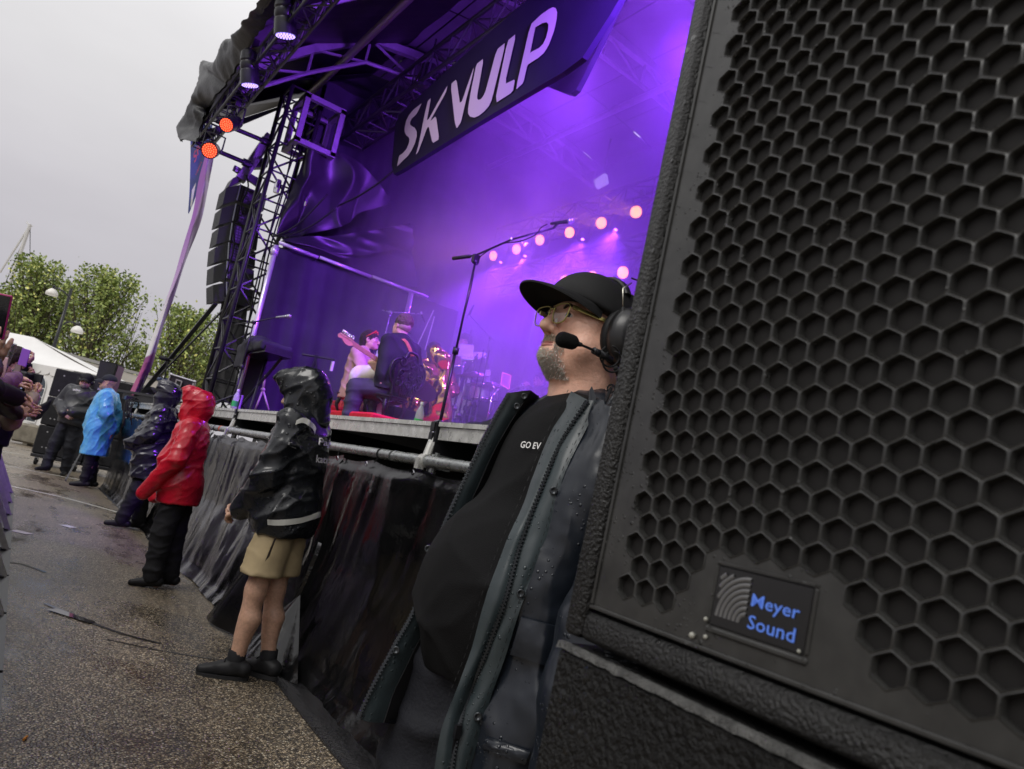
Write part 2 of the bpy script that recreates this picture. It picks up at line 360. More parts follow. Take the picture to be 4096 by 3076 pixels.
# ------------------------------------------------------------------ ground
def ground_mat():
    m=bpy.data.materials.new('wet_asphalt'); m.use_nodes=True; t=m.node_tree; b=t.nodes['Principled BSDF']
    c=nn(t,'ShaderNodeTexCoord').outputs['Object']
    v=nn(t,'ShaderNodeTexVoronoi',feature='F1'); v.inputs['Scale'].default_value=105; lk(t,c,v.inputs[0])
    sc=nn(t,'ShaderNodeSeparateColor'); lk(t,v.outputs['Color'],sc.inputs[0])
    r=nn(t,'ShaderNodeValToRGB'); lk(t,sc.outputs[0],r.inputs[0]); e=r.color_ramp.elements
    e[0].position=0; e[0].color=(.11,.095,.08,1); e[1].position=1; e[1].color=(.85,.78,.62,1)
    for p,q in ((.38,(.20,.165,.13)),(.62,(.38,.30,.20)),(.82,(.58,.46,.31)),(.93,(.72,.60,.44))): k=e.new(p); k.color=(*q,1)
    dk=nn(t,'ShaderNodeMapRange'); dk.inputs[1].default_value=.25; dk.inputs[2].default_value=.62; dk.inputs[3].default_value=1.0; dk.inputs[4].default_value=.25; lk(t,v.outputs['Distance'],dk.inputs[0])
    big=nn(t,'ShaderNodeTexNoise'); big.inputs['Scale'].default_value=.9; big.inputs['Detail'].default_value=7; big.inputs['Roughness'].default_value=.65; lk(t,c,big.inputs[0])
    st=nn(t,'ShaderNodeMapping'); st.inputs['Scale'].default_value=(2.2,.8,1); st.inputs['Rotation'].default_value=(0,0,.5); lk(t,c,st.inputs[0])
    pn=nn(t,'ShaderNodeTexNoise'); pn.inputs['Scale'].default_value=.75; pn.inputs['Detail'].default_value=6; pn.inputs['Roughness'].default_value=.62; lk(t,st.outputs[0],pn.inputs[0])
    pm=nn(t,'ShaderNodeMapRange'); pm.inputs[1].default_value=.50; pm.inputs[2].default_value=.66; lk(t,pn.outputs[0],pm.inputs[0])
    bm=nn(t,'ShaderNodeMapRange'); bm.inputs[1].default_value=.3; bm.inputs[2].default_value=.7; bm.inputs[3].default_value=.8; bm.inputs[4].default_value=1.35; lk(t,big.outputs[0],bm.inputs[0])
    mu=nn(t,'ShaderNodeMath',operation='MULTIPLY'); lk(t,dk.outputs[0],mu.inputs[0]); lk(t,bm.outputs[0],mu.inputs[1])
    wm=nn(t,'ShaderNodeMapRange'); wm.inputs[3].default_value=1; wm.inputs[4].default_value=.5; lk(t,pm.outputs[0],wm.inputs[0])
    m2=nn(t,'ShaderNodeMath',operation='MULTIPLY'); lk(t,mu.outputs[0],m2.inputs[0]); lk(t,wm.outputs[0],m2.inputs[1])
    s=nn(t,'ShaderNodeVectorMath',operation='SCALE'); lk(t,r.outputs[0],s.inputs[0]); lk(t,m2.outputs[0],s.inputs['Scale']); lk(t,s.outputs[0],b.inputs['Base Color'])
    rg=nn(t,'ShaderNodeMapRange'); rg.inputs[3].default_value=.33; rg.inputs[4].default_value=.07; lk(t,pm.outputs[0],rg.inputs[0]); lk(t,rg.outputs[0],b.inputs['Roughness'])
    inv=nn(t,'ShaderNodeMath',operation='SUBTRACT'); inv.inputs[0].default_value=1; lk(t,v.outputs['Distance'],inv.inputs[1])
    bs=nn(t,'ShaderNodeMapRange'); bs.inputs[3].default_value=.55; bs.inputs[4].default_value=.10; lk(t,pm.outputs[0],bs.inputs[0])
    bp=nn(t,'ShaderNodeBump'); bp.inputs['Distance'].default_value=.006; lk(t,bs.outputs[0],bp.inputs['Strength']); lk(t,inv.outputs[0],bp.inputs['Height']); lk(t,bp.outputs[0],b.inputs['Normal'])
    b.inputs['Specular IOR Level'].default_value=.55
    return m
ASPH=ground_mat()
tag(mesh('ground',[(-700,-60,0),(700,-60,0),(700,1200,0),(-700,1200,0)],[(0,1,2,3)],ASPH,own_origin=True),kind='structure')
LINE=M('worn_line_paint',(.62,.60,.55),.3,noise=(9,.35))
TAR=M('tar_sealing',(.035,.033,.032),.2,noise=(4,.3))
def strip(name,pts,w,mat,z=.004,n=14,seed=0):
    P=catmull(np.array([[*p,z] for p in pts],float),n); d=np.gradient(P,axis=0); nr=np.stack([-d[:,1],d[:,0],0*d[:,0]],1); nr/=np.linalg.norm(nr,axis=1,keepdims=True)
    k=(.7+.6*vnoise(P,3.1,seed))[:,None]*w/2
    g=G(); g.grid(np.stack([P-nr*k,P+nr*k],1)); return tag(g.obj(name,mat),kind='structure')
gp=lambda x,y:onz(x,y,0)[:2]
strip('parking_line',[gp(40,1945),gp(250,1990),gp(500,2058)],.075,LINE,seed=1)
strip('parking_line',[gp(0,1858),gp(150,1888),gp(330,1922)],.09,LINE,seed=2)
strip('parking_line',[gp(0,1805),gp(100,1820)],.09,LINE,seed=3)
strip('parking_line',[gp(250,2100),gp(295,2112)],.10,LINE,seed=4)
strip('parking_line',[gp(50,2122),gp(120,2137)],.12,LINE,seed=5)
strip('crack_seal',[gp(180,2415),gp(360,2490),gp(500,2540),gp(640,2575)],.035,TAR,seed=6)
strip('crack_seal',[gp(20,2250),gp(90,2258),gp(180,2290)],.03,TAR,seed=7)
strip('crack_seal',[gp(430,2560),gp(620,2600),gp(860,2640)],.014,TAR,.0045,seed=8)
MIRROR=M('standing_water',(.05,.048,.046),.03,spec=.6)
strip('puddle',[gp(205,2440),gp(290,2468),gp(370,2495)],.07,MIRROR,.008,seed=9)
bp_=onz(92,2965,0); g=G(); g.tube([bp_+[0,0,.006],bp_+[.012,.03,.006]],.005); tag(g.obj('cigarette_butt',M('filter_paper',(.7,.28,.06),.7)),'orange cigarette butt on the wet asphalt near the camera','cigarette butt')
# rubber mat along the skirt
edge=[gp(1480,3076),gp(1300,2990),gp(1100,2740),gp(857,2393),gp(640,2190),gp(493,2056),gp(400,1965)]
edge=[(1.60,.2),(1.58,2.6),(1.66,4.2),(1.80,5.6),(1.85,8),(1.85,11.5),(1.88,15)]
P=catmull(np.array([[x,y,.012] for x,y in edge]),60); Q=P.copy(); Q[:,0]=2.35
MATM=M('rubber_matting',(.014,.014,.015),.22,noise=(7,.4),bump=(45,.7))
rows=[P*[1,1,0]+[0,0,.002]]+[P*(1-t)+Q*t+np.stack([0*P[:,0],0*P[:,0],.006*vnoise(P*(1-t)+Q*t,9)],1) for t in np.linspace(0,1,8)]
g=G(); g.grid(np.array(rows)); tag(g.obj('ground_mat',MATM,smooth=True),'black rubber matting on the asphalt under the stage skirt','mat')

# ------------------------------------------------------------------ stage platform
SX=2.0; DZ=1.59; JY=[3.65+2.05*i for i in range(-3,6)]+[15.05]          # joints
st=thing('stage_platform',(4.5,6,0),'long aluminium stage platform with grey edge beams beside the pit','stage')
WOOD=M('phenolic_deck',(.03,.026,.025),.35,noise=(3,.3),bump=(90,.1))
for a,b in zip(JY[:-1],JY[1:]):
    g=G(); x=SX
    g.box((x+.02,(a+b)/2,DZ-.065),(.016,(b-a)/2-.045,.035)); g.box((x+.012,(a+b)/2,DZ-.0155),(.022,(b-a)/2-.045,.0125)); g.box((x+.03,(a+b)/2,DZ-.0345),(.012,(b-a)/2-.045,.006))
    g.obj('edge_beam',ALU,st)
    g=G(); g.box((SX+.04+2.55,(a+b)/2,DZ-.02),(2.545,(b-a)/2-.004,.018)); g.obj('deck_panel',WOOD,st)
for y in JY:
    g=G(); g.box((SX+.006,y,DZ-.058),(.018,.032,.056)); g.box((SX-.016,y,DZ-.03),(.006,.02,.022)); g.box((SX-.013,y,DZ-.085),(.01,.018,.02)); g.obj('beam_joint',BLKM,st)
    g=G(); g.tube([(SX+.03,y,DZ-.1),(SX+.03,y,.0)],.027,12); g.lathe((SX+.03,y,DZ-.20),(0,0,1),[(-.03,.034),(.03,.034)],12); g.box((SX+.06,y-.05,DZ-.22),(.05,.012,.04)); g.obj('leg',STEEL,st)
for y in JY: g=G(); g.box((SX+1.2,y,DZ-.13),(1.2,.03,.05)); g.obj('cross_bearer',BLKM,st)
# unseen dark sheet added to make the space under the stage dark
g=G(); g.box((SX+2.6,7,.75),(.02,9,.72)); g.obj('under_stage_dark_sheet',BLKR,st)
# rail pipe, 3 lengths
PZ=1.365
for i,(a,b) in enumerate(((-1.5,4.02),(4.02,8.1),(8.1,12.0),(12.0,15.0))):
    t=thing('scaffold_rail',(SX-.02,(a+b)/2,PZ),['galvanised scaffold rail right of the hooded man in shorts','galvanised scaffold rail behind the hooded man in shorts','galvanised scaffold rail with a red end beside the red jacket','galvanised scaffold rail at the far end beside the blue poncho'][i],'pipe','scaffold rails under the stage edge')
    g=G(); g.tube([(SX-.02,a+.03,PZ),(SX-.02,b-.03,PZ)],.031,14); smooth_angle(g.obj('tube',STEEL,t))
    g=G(); g.tube([(SX-.02,b-.035,PZ),(SX-.02,b+.0,PZ)],.0325,14); g.obj('end_mark',M('orange_tape',(.7,.12,.04),.5) if i==1 else STEEL,t)
    for y in JY:
        if a<y<b:
            g=G(); g.lathe((SX-.02,y-.03,PZ),(0,1,0),[(0,.038),(.06,.038)],12); g.box((SX-.05,y,PZ-.02),(.018,.022,.03)); g.tube([(SX-.02,y+.0,PZ),(SX+.01,y,PZ+.16)],.026,10); g.obj('coupler',ALU,t)
            g=G(); g.lathe((SX-.02,y+.55,PZ),(0,1,0),[(0,.036),(.012,.036)],12); g.tube([(SX-.04,y+.55,PZ-.03),(SX-.05,y+.57,PZ-.06)],.003,5); g.obj('cable_tie',BLKR,t)
# skirt tarpaulins
def skirt(a,b,seed,label,far):
    ny=int((b-a)*(26 if not far else 16)); nz=46 if not far else 30
    y=np.linspace(a,b,ny); s=np.linspace(0,1,nz); Y,Z=np.meshgrid(y,s,indexing='ij')
    zz=PZ-.045-(PZ-.06)*Z
    base=.03+.10*Z-.06*(1-np.abs(2*Z-1))
    P=np.stack([Y*0,Y,zz],-1)
    w=np.clip(.12+.9*Z,0,1)
    q=np.stack([Y*1.7+zz*.6*np.sin(seed+Y),zz*.55,Y*0+seed],-1)
    q2=np.stack([Y*1.3-zz*.9,zz*.9+Y*.4,Y*0+seed+9],-1); q3=np.stack([Y*7+zz*2.2,zz*1.2,Y*0+seed+3],-1)
    fold=.075*w*(ridge(q,1,1)-.45)+.05*w*(ridge(q2,1,2)-.5)+.016*(ridge(q3,1,3)-.5)+.008*fbm(P,14,5)
    # scallops between the eyelets
    sc=np.abs(np.sin((Y-a)*math.pi/.62)); zz=zz-.028*sc*np.exp(-Z*9)
    kf=1-.75*np.clip((Y-8)/6,0,1); X=SX-.015-base*kf-fold*kf-.07*(Z>.93)*(Z-.93)*8
    X=np.where(Z<.03,SX-.03,X)
    g=G(); g.grid(np.stack([X,Y,zz],-1)[:, ::-1])
    t=thing('tarpaulin_skirt',(SX-.1,(a+b)/2,0),label,'tarpaulin','tarpaulin skirts along the stage')
    g.obj('sheet',BLKW,t,True)
    k=int((b-a)/.62)
    for i in range(k+1):
        yy=a+.02+i*.62; g=G(); p=np.array([SX-.062,min(yy,b-.03),PZ-.075])
        g.lathe(p,(-1,0,-.25),[(0,.017),(.004,.016),(.004,.009),(0,.009)],12,False); g.obj('eyelet',CHROME,t)
        if i%2==0:
            g=G(); g.tube([p,p+[.0,.004,.05],p+[.045,.004,.10]],.004,5); g.obj('tie_strap',BLKR,t)
    return t
skirt(-1.3,4.75,2.,'wet black tarpaulin skirt on the stage right of the man in shorts',False)
s2=skirt(4.75,8.3,5.,'wet black tarpaulin skirt behind the red jacket and the man in shorts',False)
skirt(8.3,11.9,11.,'wet black tarpaulin skirt behind the black poncho',True)
skirt(11.9,15.0,14.,'wet black tarpaulin skirt at the far end behind the blue poncho',True)
def flap(A,B,C,seed,n=26,bow=.08):
    A,B,C=map(np.asarray,(A,B,C)); r=[]
    for i in range(n):
        t=i/(n-1); p=A+(B-A)*t; q=A+(C-A)*t; u=np.linspace(0,1,n)[:,None]
        row=p+(q-p)*u; row=row+np.array([-1,-.3,.1])*(bow*t*np.sin(u*math.pi)*(1+.6*np.sin(u*9+seed))); r.append(row)
    r=np.array(r); r[...,2]=np.maximum(r[...,2]+.01*fbm(r,9,seed),.012); return r
g=G(); g.grid(flap((1.86,4.95,1.05),onz(825,2468,.02),onz(1140,2650,.02),1)); g.obj('loose_flap',BLKW,s2,True)
g=G(); g.grid(flap((1.84,4.6,.42),onz(925,2595,.02),onz(1190,2740,.02),4,20,.05)); g.obj('loose_flap',BLKW,s2,True)

# ------------------------------------------------------------------ stage roof
roof=thing('stage_roof',(4.5,6,5.5),'dark stage roof of fabric panels on steel rafters with purple light','roof')
RP=M('roof_fabric',(.11,.10,.12),.6,noise=(1.2,.3))
RS=M('roof_steel',(.25,.24,.26),.4,.3,noise=(8,.2))
def rz(x): return 5.62+1.05*min(1,max(0,(x-1.3)/1.6))**.8+.55*math.sin(min(1,max(0,(x-1.3)/5.9))*math.pi*.85)
xs=[1.32+.74*i for i in range(9)]; ys=[-1.2+1.18*i for i in range(11)]
for i in range(8):
    for j in range(10):
        x0,x1,y0,y1=xs[i]+.012,xs[i+1]-.012,ys[j]+.015,ys[j+1]-.015
        u=np.linspace(0,1,5); X,Y=np.meshgrid(x0+(x1-x0)*u,y0+(y1-y0)*u,indexing='ij')
        Zr=np.vectorize(rz)(X)-.05*np.outer(np.sin(u*math.pi),np.sin(u*math.pi))-.02*fbm(np.stack([X,Y,0*X],-1),2,i)
        g=G(); g.grid(np.stack([X,Y,Zr],-1)); g.obj('roof_panel',RP,roof,True)
g=G(); g.box((5.0,4.5,7.6),(2.4,6.1,.02)); g.obj('roof_top_sheet',BLKR,roof)
g=G(); g.box((5.05,10.66,6.6),(2.45,.01,1.05)); g.obj('roof_side_sheet',BLKR,roof)
for y in (9.35,6.9,4.4,1.9):
    pts=[(x,y,rz(x)-.13) for x in np.linspace(1.5,7,9)]
    g=G()
    for p,q in zip(pts[:-1],pts[1:]):
        p=np.array(p);q=np.array(q);c=(p+q)/2;d=unit(q-p);a=np.array([0,1.,0]);g.box(c,(np.linalg.norm(q-p)/2,.045,.05),[d,a,np.cross(d,a)])
    g.obj('rafter',RS,roof)
    g=G()
    lo=[np.array(p)-[0,0,.34] for p in pts]
    for p,q in zip(lo[:-1],lo[1:]): g.tube([p,q],.028,6)
    for i in range(8): g.tube([np.array(pts[i]),lo[i+1]],.018,5); g.tube([lo[i+1],np.array(pts[i+1])],.018,5)
    g.obj('lower_chord',RS,roof)
PINK=M('pale_pipe',(.5,.42,.44),.35,.4)
g=G(); g.tube([(2.6,-1,6.48),(2.6,11.0,6.42)],.05,10); g.obj('purlin_pipe',PINK,roof,True)
for x,z in ((4.2,6.6),(5.6,6.5)):
    g=G(); g.tube([(x,-1,z),(x,10.4,z)],.045,8); g.obj('purlin_pipe',RS,roof,True)
# ladder truss under the roof above the banner
def ladder(name,A,B,upv,w,r,step,mat,par,br=.6):
    A=np.asarray(A,float);B=np.asarray(B,float);upv=np.asarray(upv,float)*w; L=np.linalg.norm(B-A); n=max(2,int(L/step)); g=G()
    g.tube([A,B],r,8); g.tube([A+upv,B+upv],r,8)
    for i in range(n+1):
        p=A+(B-A)*i/n; g.tube([p,p+upv],r*br,5)
        if i<n: g.tube([p,A+(B-A)*(i+1)/n+upv],r*br,5)
    return g.obj(name,mat,par)
def boxtruss(name,A,B,w,r,step,mat,label,cat,group=None,up=(0,0,1)):
    A=np.asarray(A,float);B=np.asarray(B,float);d=unit(B-A);a=unit(np.cross(np.asarray(up,float),d));b=np.cross(d,a)
    t=thing(name,(A+B)/2 if abs(d[2])<.7 else A,label,cat,group)
    cs=[sx*a*w/2+sy*b*w/2 for sx,sy in((-1,-1),(1,-1),(1,1),(-1,1))]
    for c in cs: g=G(); g.tube([A+c,B+c],r,8); g.obj('chord',mat,t,True)
    L=np.linalg.norm(B-A); n=max(2,int(L/step))
    for k in range(4):
        c,e_=cs[k],cs[(k+1)%4]; g=G()
        for i in range(n):
            p=A+(B-A)*i/n; q=A+(B-A)*(i+1)/n
            if (i+k)%2: p,q=q,p
            g.tube([p+c,q+e_],r*.5,5); 
        for i in range(n+1): p=A+(B-A)*i/n; g.tube([p+c,p+e_],r*.45,5)
        g.obj('brace',mat,t)
    return t
TRS=M('truss_black',(.05,.05,.055),.35,.5,noise=(15,.3))
boxtruss('lighting_truss',(3.25,-1,5.95),(3.25,10.2,5.95),.34,.026,.42,TRS,'black truss high under the roof carrying the banner','truss')
ft=boxtruss('front_truss',(1.44,-1,5.36),(1.44,11.0,5.20),.2,.018,.26,TRS,'black truss along the front edge of the stage roof','truss')
rt=boxtruss('rear_truss',(6.15,-1,5.42),(6.15,10.35,5.42),.3,.024,.5,TRS,'upper rear truss with a row of orange lamps','truss')
rt2=boxtruss('rear_truss',(6.15,-1,4.66),(6.15,10.35,4.66),.3,.024,.5,TRS,'lower rear truss with orange lamps behind the cap','truss')
# fascia tarp along the front edge
fac=[  # outer (upper) edge pixels -> inner (lower) edge pixels
 ((1500,-560),(1480,-470)),((1300,-310),(1300,-250)),((1090,0),(1118,0)),((1030,75),(1065,80)),((960,150),(1005,170)),((905,178),(965,235)),((868,252),(905,320)),((815,250),(895,330)),((800,330),(868,375)),((787,400),(820,420)),((760,450),(815,450)),((722,520),(795,505)),((728,570),(790,562))]
A_=[onx(a[0],a[1],1.18) for a,b in fac]; B_=[onx(b[0]+6,b[1]+10,1.27) for a,b in fac]
rows=[]
for t in np.linspace(0,1,14): rows.append(np.array([a*(1-t)+b*t+np.array([-.10*math.sin(t*math.pi),0,.0]) for a,b in zip(A_,B_)]))
Gd=loft(rows,16,150); Gd=Gd+np.stack([-.05*(ridge(Gd*[.5,2.6,1.2],1,3)-.5)-.035*(ridge(Gd*[3,7,5],1,4)-.5)-.03*fbm(Gd,8,2),.03*fbm(Gd,3,8),.02*fbm(Gd,4,9)],-1)
g=G(); g.grid(Gd); bk=Gd+np.array([.02,0,0]); g.grid(bk[:,::-1])
fas=thing('roof_fascia',(1.2,9,4.8),'wrinkled black tarpaulin wrapped over the front edge of the stage roof','tarpaulin')
FASM=M('fascia_tarp',(.011,.0112,.0115),.42,noise=(3,.35),bump=(25,.2))
g.obj('sheet',FASM,fas,True)
top=[Gd[0]+np.array([.0,0,0])]; rows=np.array([Gd[0],Gd[0]*.5+.5*(Gd[0]*[0,1,0]+np.array([1.9,0,0])+np.stack([0*Gd[0][:,0],0*Gd[0][:,0],np.full(len(Gd[0]),6.3)],1)),Gd[0]*[0,1,0]+np.array([3.4,0,7.1])])
g=G(); g.grid(rows); g.obj('top_sheet',FASM,fas,True)
# underside soffit between fascia and first roof panels at the left end
g=G(); g.prism([(1.3,10.7,5.0),(1.35,11.0,5.3),(2.6,11.0,6.45),(2.6,10.62,6.35)],(0,.02,0)); g.obj('end_gusset',FASM,fas)
soff=loft([[onx(1118,10,1.32),onx(965,240,1.32),onx(870,420,1.34),onx(800,560,1.36)],[onx(1350,0,2.0),onx(1180,240,2.0),onx(1060,400,2.0),onx(880,560,2.0)],[onx(1560,0,2.55),onx(1350,260,2.55),onx(1180,440,2.55),onx(1110,495,2.5)]],14,14)
g=G(); g.grid(soff+np.array([0,0,.32])); g.obj('soffit',FASM,fas,True)
# ------------------------------------------------------------------ tower
tw=boxtruss('stage_tower',(2.42,10.22,DZ),(2.42,10.22,6.1),.44,.03,.40,TRS,'black lattice tower standing at the left corner of the stage','tower',up=(0,1,0))
g=G()
for dx in(-.25,.25):
    for dy in (-.25,.25): g.box((2.62+dx,10.0+dy,5.62),(.035,.035,.34))
for z in (5.3,5.94):
    for dx in (-.25,.25): g.box((2.62+dx,10.0,z),(.035,.285,.035))
    for dy in (-.25,.25): g.box((2.62,10.0+dy,z),(.215,.035,.035))
g.obj('sleeve_block',RS,tw)
for p in ((2.32,9.9,4.65),(2.72,9.9,4.62)):
    g=G(); g.lathe(p,(0,0,1),[(-.09,.036),(-.03,.042),(.03,.042),(.09,.036)],10); g.obj('tube_joint',CHROME,tw)
for k,(a,b) in enumerate((((2.36,9.86,5.4),(2.4,9.8,1.7)),((2.44,9.86,5.4),(2.45,9.8,1.7)),((2.40,9.83,5.5),(2.36,9.82,1.6)))):
    g=G(); a=np.array(a);b=np.array(b); pts=[a+(b-a)*t+np.array([.03*math.sin(t*9+k),.02*math.cos(t*7+k),0]) for t in np.linspace(0,1,18)]; g.tube(pts,.011,5); tag(g.obj('power_cable',BLKR,None,True),['thick black cable running down the tower on its left','black cable running down the middle of the tower','black cable hanging down the tower on its right'][k],'cable')
# outrigger bars to the roof front
for (a,b) in (((940,515),(1060,565)),((860,600),(985,652))):
    g=G(); A=ony(*a,10.4);B=ony(*b,10.4); g.tube([A+(A-B)*.6,B+(B-A)*.2],.032,8); g.lathe(B-[0,.0,0],unit(B-A),[(-.05,.055),(.05,.055)],8); g.obj('outrigger_bar',BLKM,tw)
# white weathered leg cladding behind the tower
cl=[[ (897,1165),(985,1180)],[(872,1300),(975,1330)],[(850,1440),(955,1450)],[(800,1600),(930,1610)]]
rows=np.array([[ony(a[0]*(1-t)+b[0]*t,a[1]*(1-t)+b[1]*t,11.4) for t in np.linspace(0,1,14)] for a,b in cl]); Gd=loft(list(rows),30,40); Gd[...,1]-=.12*ridge(Gd*[5,1,1.1],1,4)
g=G(); g.grid(Gd); g.grid((Gd+[0.05,.35,0])[:,::-1]); tag(g.obj('tower_cover',GRYT,None,True),'grey weathered tarpaulin wrapped around the leg behind the tower','tarpaulin')
# wing frame with white pipes
wf=thing('wing_frame',(2.4,9.5,DZ),'frame of pale pipes at the left wing of the stage with a dark curtain','frame')
PIPE=M('pale_aluminium_pipe',(.72,.70,.72),.3,.5)
g=G(); g.tube([(2.4,9.47,DZ),(2.4,9.5,3.78)],.033,12); g.lathe((2.4,9.5,3.70),(0,0,1),[(-.05,.045),(.05,.045)],12); g.obj('upright',PIPE,wf,True)
for a,b in ((2.42,2.95),(2.97,3.72),(3.74,4.62)): g=G(); g.tube([(a,9.5,3.83),(b,9.5,3.82)],.024,10); g.obj('top_rail',PIPE,wf,True)
g=G(); g.tube([(4.36,9.5,3.80),(4.36,9.5,DZ)],.036,10); g.lathe((4.36,9.5,3.5),(0,0,1),[(-.02,.042),(.02,.042)],10); g.obj('upright',PIPE,wf,True)
CURT=M('dark_curtain',(.035,.034,.045),.75,noise=(2,.3))
def curtain(name,A,B,z0,z1,amp,fr,mat,par=None,label=None,cat=None,seed=0,nu=90,nv=18):
    A=np.array(A,float);B=np.array(B,float);d=unit(np.append(B-A,0));nr=np.array([-d[1],d[0],0]);r=[]
    for j in range(nv):
        t=j/(nv-1);z=z1+(z0-z1)*t;u=np.linspace(0,1,nu);p=np.stack([A[0]+(B[0]-A[0])*u,A[1]+(B[1]-A[1])*u,np.full(nu,z)],1)
        off=amp*np.sin(u*fr+2*vnoise(p*[1,1,.4],1.2,seed)*3)*(.4+.6*t)+amp*1.5*fbm(p,1.1,seed); r.append(p+nr*off[:,None])
    g=G(); g.grid(np.array(r)); o=g.obj(name,mat,par,True)
    return tag(o,label,cat) if par is None else o
curtain('curtain',(2.45,9.58),(5.2,9.58),DZ,3.80,.03,60,CURT,wf)
curtain('side_curtain',(2.75,10.4),(7.1,10.4),DZ,6.6,.06,70,CURT,label='dark curtain closing the far side of the stage',cat='curtain',seed=3,nu=140)
BACK=M('backdrop_cloth',(.16,.14,.20),.8,noise=(1,.2))
curtain('backdrop',(7.15,-1.5),(7.15,10.5),DZ,7.2,.05,95,BACK,label='purple lit backdrop curtain at the rear of the stage',cat='curtain',seed=6,nu=220)
curtain('side_curtain',(2.3,-1.5),(7.15,-1.5),0.2,7.0,.05,60,CURT,label='dark curtain closing the near side of the stage',cat='curtain',seed=9)  # out-of-view curtain added to keep the stage interior dark
# gathered tarp hanging from the tower towards the stage
def sheet3(name,rows,nu,nv,mat,label,amp=.08,sc=(2,2,2),seed=0,cat='tarpaulin'):
    Gd=loft(rows,nu,nv); Gd=Gd+np.stack([amp*(ridge(Gd*sc,1,seed)-.5),-amp*(ridge(Gd*sc,1,seed+1)-.5),0*Gd[...,0]],-1)
    g=G(); g.grid(Gd); return tag(g.obj(name,mat,None,True),label,cat)
SATIN=M('satin_tarp',(.030,.028,.034),.40,noise=(3,.3))
px=lambda l,y:[ony(a,b,y) for a,b in l]
sheet3('hanging_tarp',[px([(1215,560),(1180,700),(1120,840),(1095,945)],10.0),px([(1250,560),(1215,720),(1150,850),(1110,945)],9.8),px([(1310,600),(1260,760),(1190,880),(1120,945)],9.9),px([(1420,640),(1380,800),(1250,900),(1130,948)],9.75),px([(1560,800),(1420,870),(1300,920),(1135,950)],9.7)],60,50,SATIN,'dark wet tarpaulin gathered from the tower down to the pale pipe',.10,(3,3,2),2)
sheet3('draped_tarp',[px([(1110,950),(1240,945),(1400,930),(1640,890)],9.62),px([(1130,960),(1260,985),(1430,1010),(1650,970)],9.52),px([(1150,965),(1290,1010),(1440,1035),(1640,1020)],9.55),px([(1170,985),(1320,1050),(1480,1100),(1660,1150)],9.6)],40,60,SATIN,'dark sagging tarpaulin draped above the horizontal pale pipe',.09,(2,2,5),5)
for k,(a,b) in enumerate((((1095,945),(1310,775)),((1095,945),(1360,820)),((1360,820),(1700,560)))):
    A=ony(*a,9.6 if k<2 else 9.0);B=ony(*b,9.0 if k<2 else 7.6);g=G();pts=[A+(B-A)*t-np.array([0,0,.12*math.sin(t*math.pi)]) for t in np.linspace(0,1,12)]
    g.tube(pts,.012,6);tag(g.obj('rope',BLKM,None,True),['upper rope from the tower into the wing','lower rope from the tower into the wing','rope rising from the wing to the banner truss'][k],'rope')
# tension straps left of the tower
for k,(a,b) in enumerate((((862,1215),(560,1580)),((945,1185),(575,1568)))):
    A=ony(*a,10.6);B=dep(*b,13.2);g=G();g.box((A+B)/2,(np.linalg.norm(B-A)/2,.03 if k==0 else .012,.01),[unit(B-A),frame(B-A)[0],frame(B-A)[1]])
    tag(g.obj('guy_strap',BLKM),['wide black strap running down from the line array to the stage end','thin black guy line running down to the stage end'][k],'strap')
# ------------------------------------------------------------------ lamps on the trusses
ORANGE=EM('orange_led',(1,.25,.04),7); REDL=EM('red_orange_led',(1,.07,.02),3.2); VIO=EM('violet_led',(.42,.30,1),1.9)
LENSD={}
def par(loc,aim,ledm,label,group,R=.105,L=.2,hang=(0,0,1),glass=(.10,.012,.006)):
    loc=np.asarray(loc,float); d=unit(np.asarray(aim,float)-loc); a,b=frame(d)
    t=thing('stage_lamp',loc,label,'stage lamp',group)
    g=G(); g.lathe(loc-d*L,d,[(-.03,R*.45),(0,R*.8),(L*.25,R*.98),(L*.3,R*.9),(L*.35,R*.98),(L*.5,R),(L*.55,R*.93),(L*.6,R),(L,R*1.04),(L,R*.92)],18,False); g.lathe(loc-d*L,-d,[(.028,R*.45),(.03,.001)],14,False)
    smooth_angle(g.obj('housing',BLKM,t),35)
    key=glass
    if key not in LENSD: LENSD[key]=M('lamp_lens',(.02,.01,.01),.2,emit=(glass,2.2))
    g=G(); g.lathe(loc-d*.012,d,[(0,R*.92),(.004,.001)],18,False); g.obj('lens',LENSD[key],t)
    g=G(); n=0
    for ring,k in ((0,1),(.26,6),(.52,12),(.78,18)):
        for i in range(k):
            an=2*math.pi*i/k+ring; c=loc+d*.002+R*ring*(math.cos(an)*a+math.sin(an)*b)
            g.lathe(c,d,[(0,R*.105),(.006,R*.07),(.007,.0005)],6,False)
    o=g.obj('led_array',ledm,t); o['kind']='stuff'
    h=np.asarray(hang,float); s=unit(np.cross(d,h)); g=G(); c=loc-d*L*.55
    g.tube([c+s*R*1.05,c+s*R*1.2+h*.05,c+s*R*1.2+h*.2,c+h*.22,c-s*R*1.2+h*.2,c-s*R*1.2+h*.05,c-s*R*1.05],.011,6); g.obj('yoke',BLKM,t)
    g=G(); g.box(c+h*.26,(.03,.03,.05)); g.lathe(c+s*R*1.02,s,[(0,.03),(.03,.03)],8); g.obj('clamp',BLKM,t)
    return t
fl=[((1142,135),(2.3,7.4,2.0),VIO,.16,'violet lamp at the top of the row under the roof edge'),((1000,333),(2.3,8.4,2.0),VIO,.15,'violet lamp with a visible beam under the roof edge'),((905,492),(.2,7.0,3.3),REDL,.13,'red lamp third down under the roof edge'),((838,594),(.4,6.0,3.0),REDL,.15,'lowest red lamp under the end of the roof edge')]
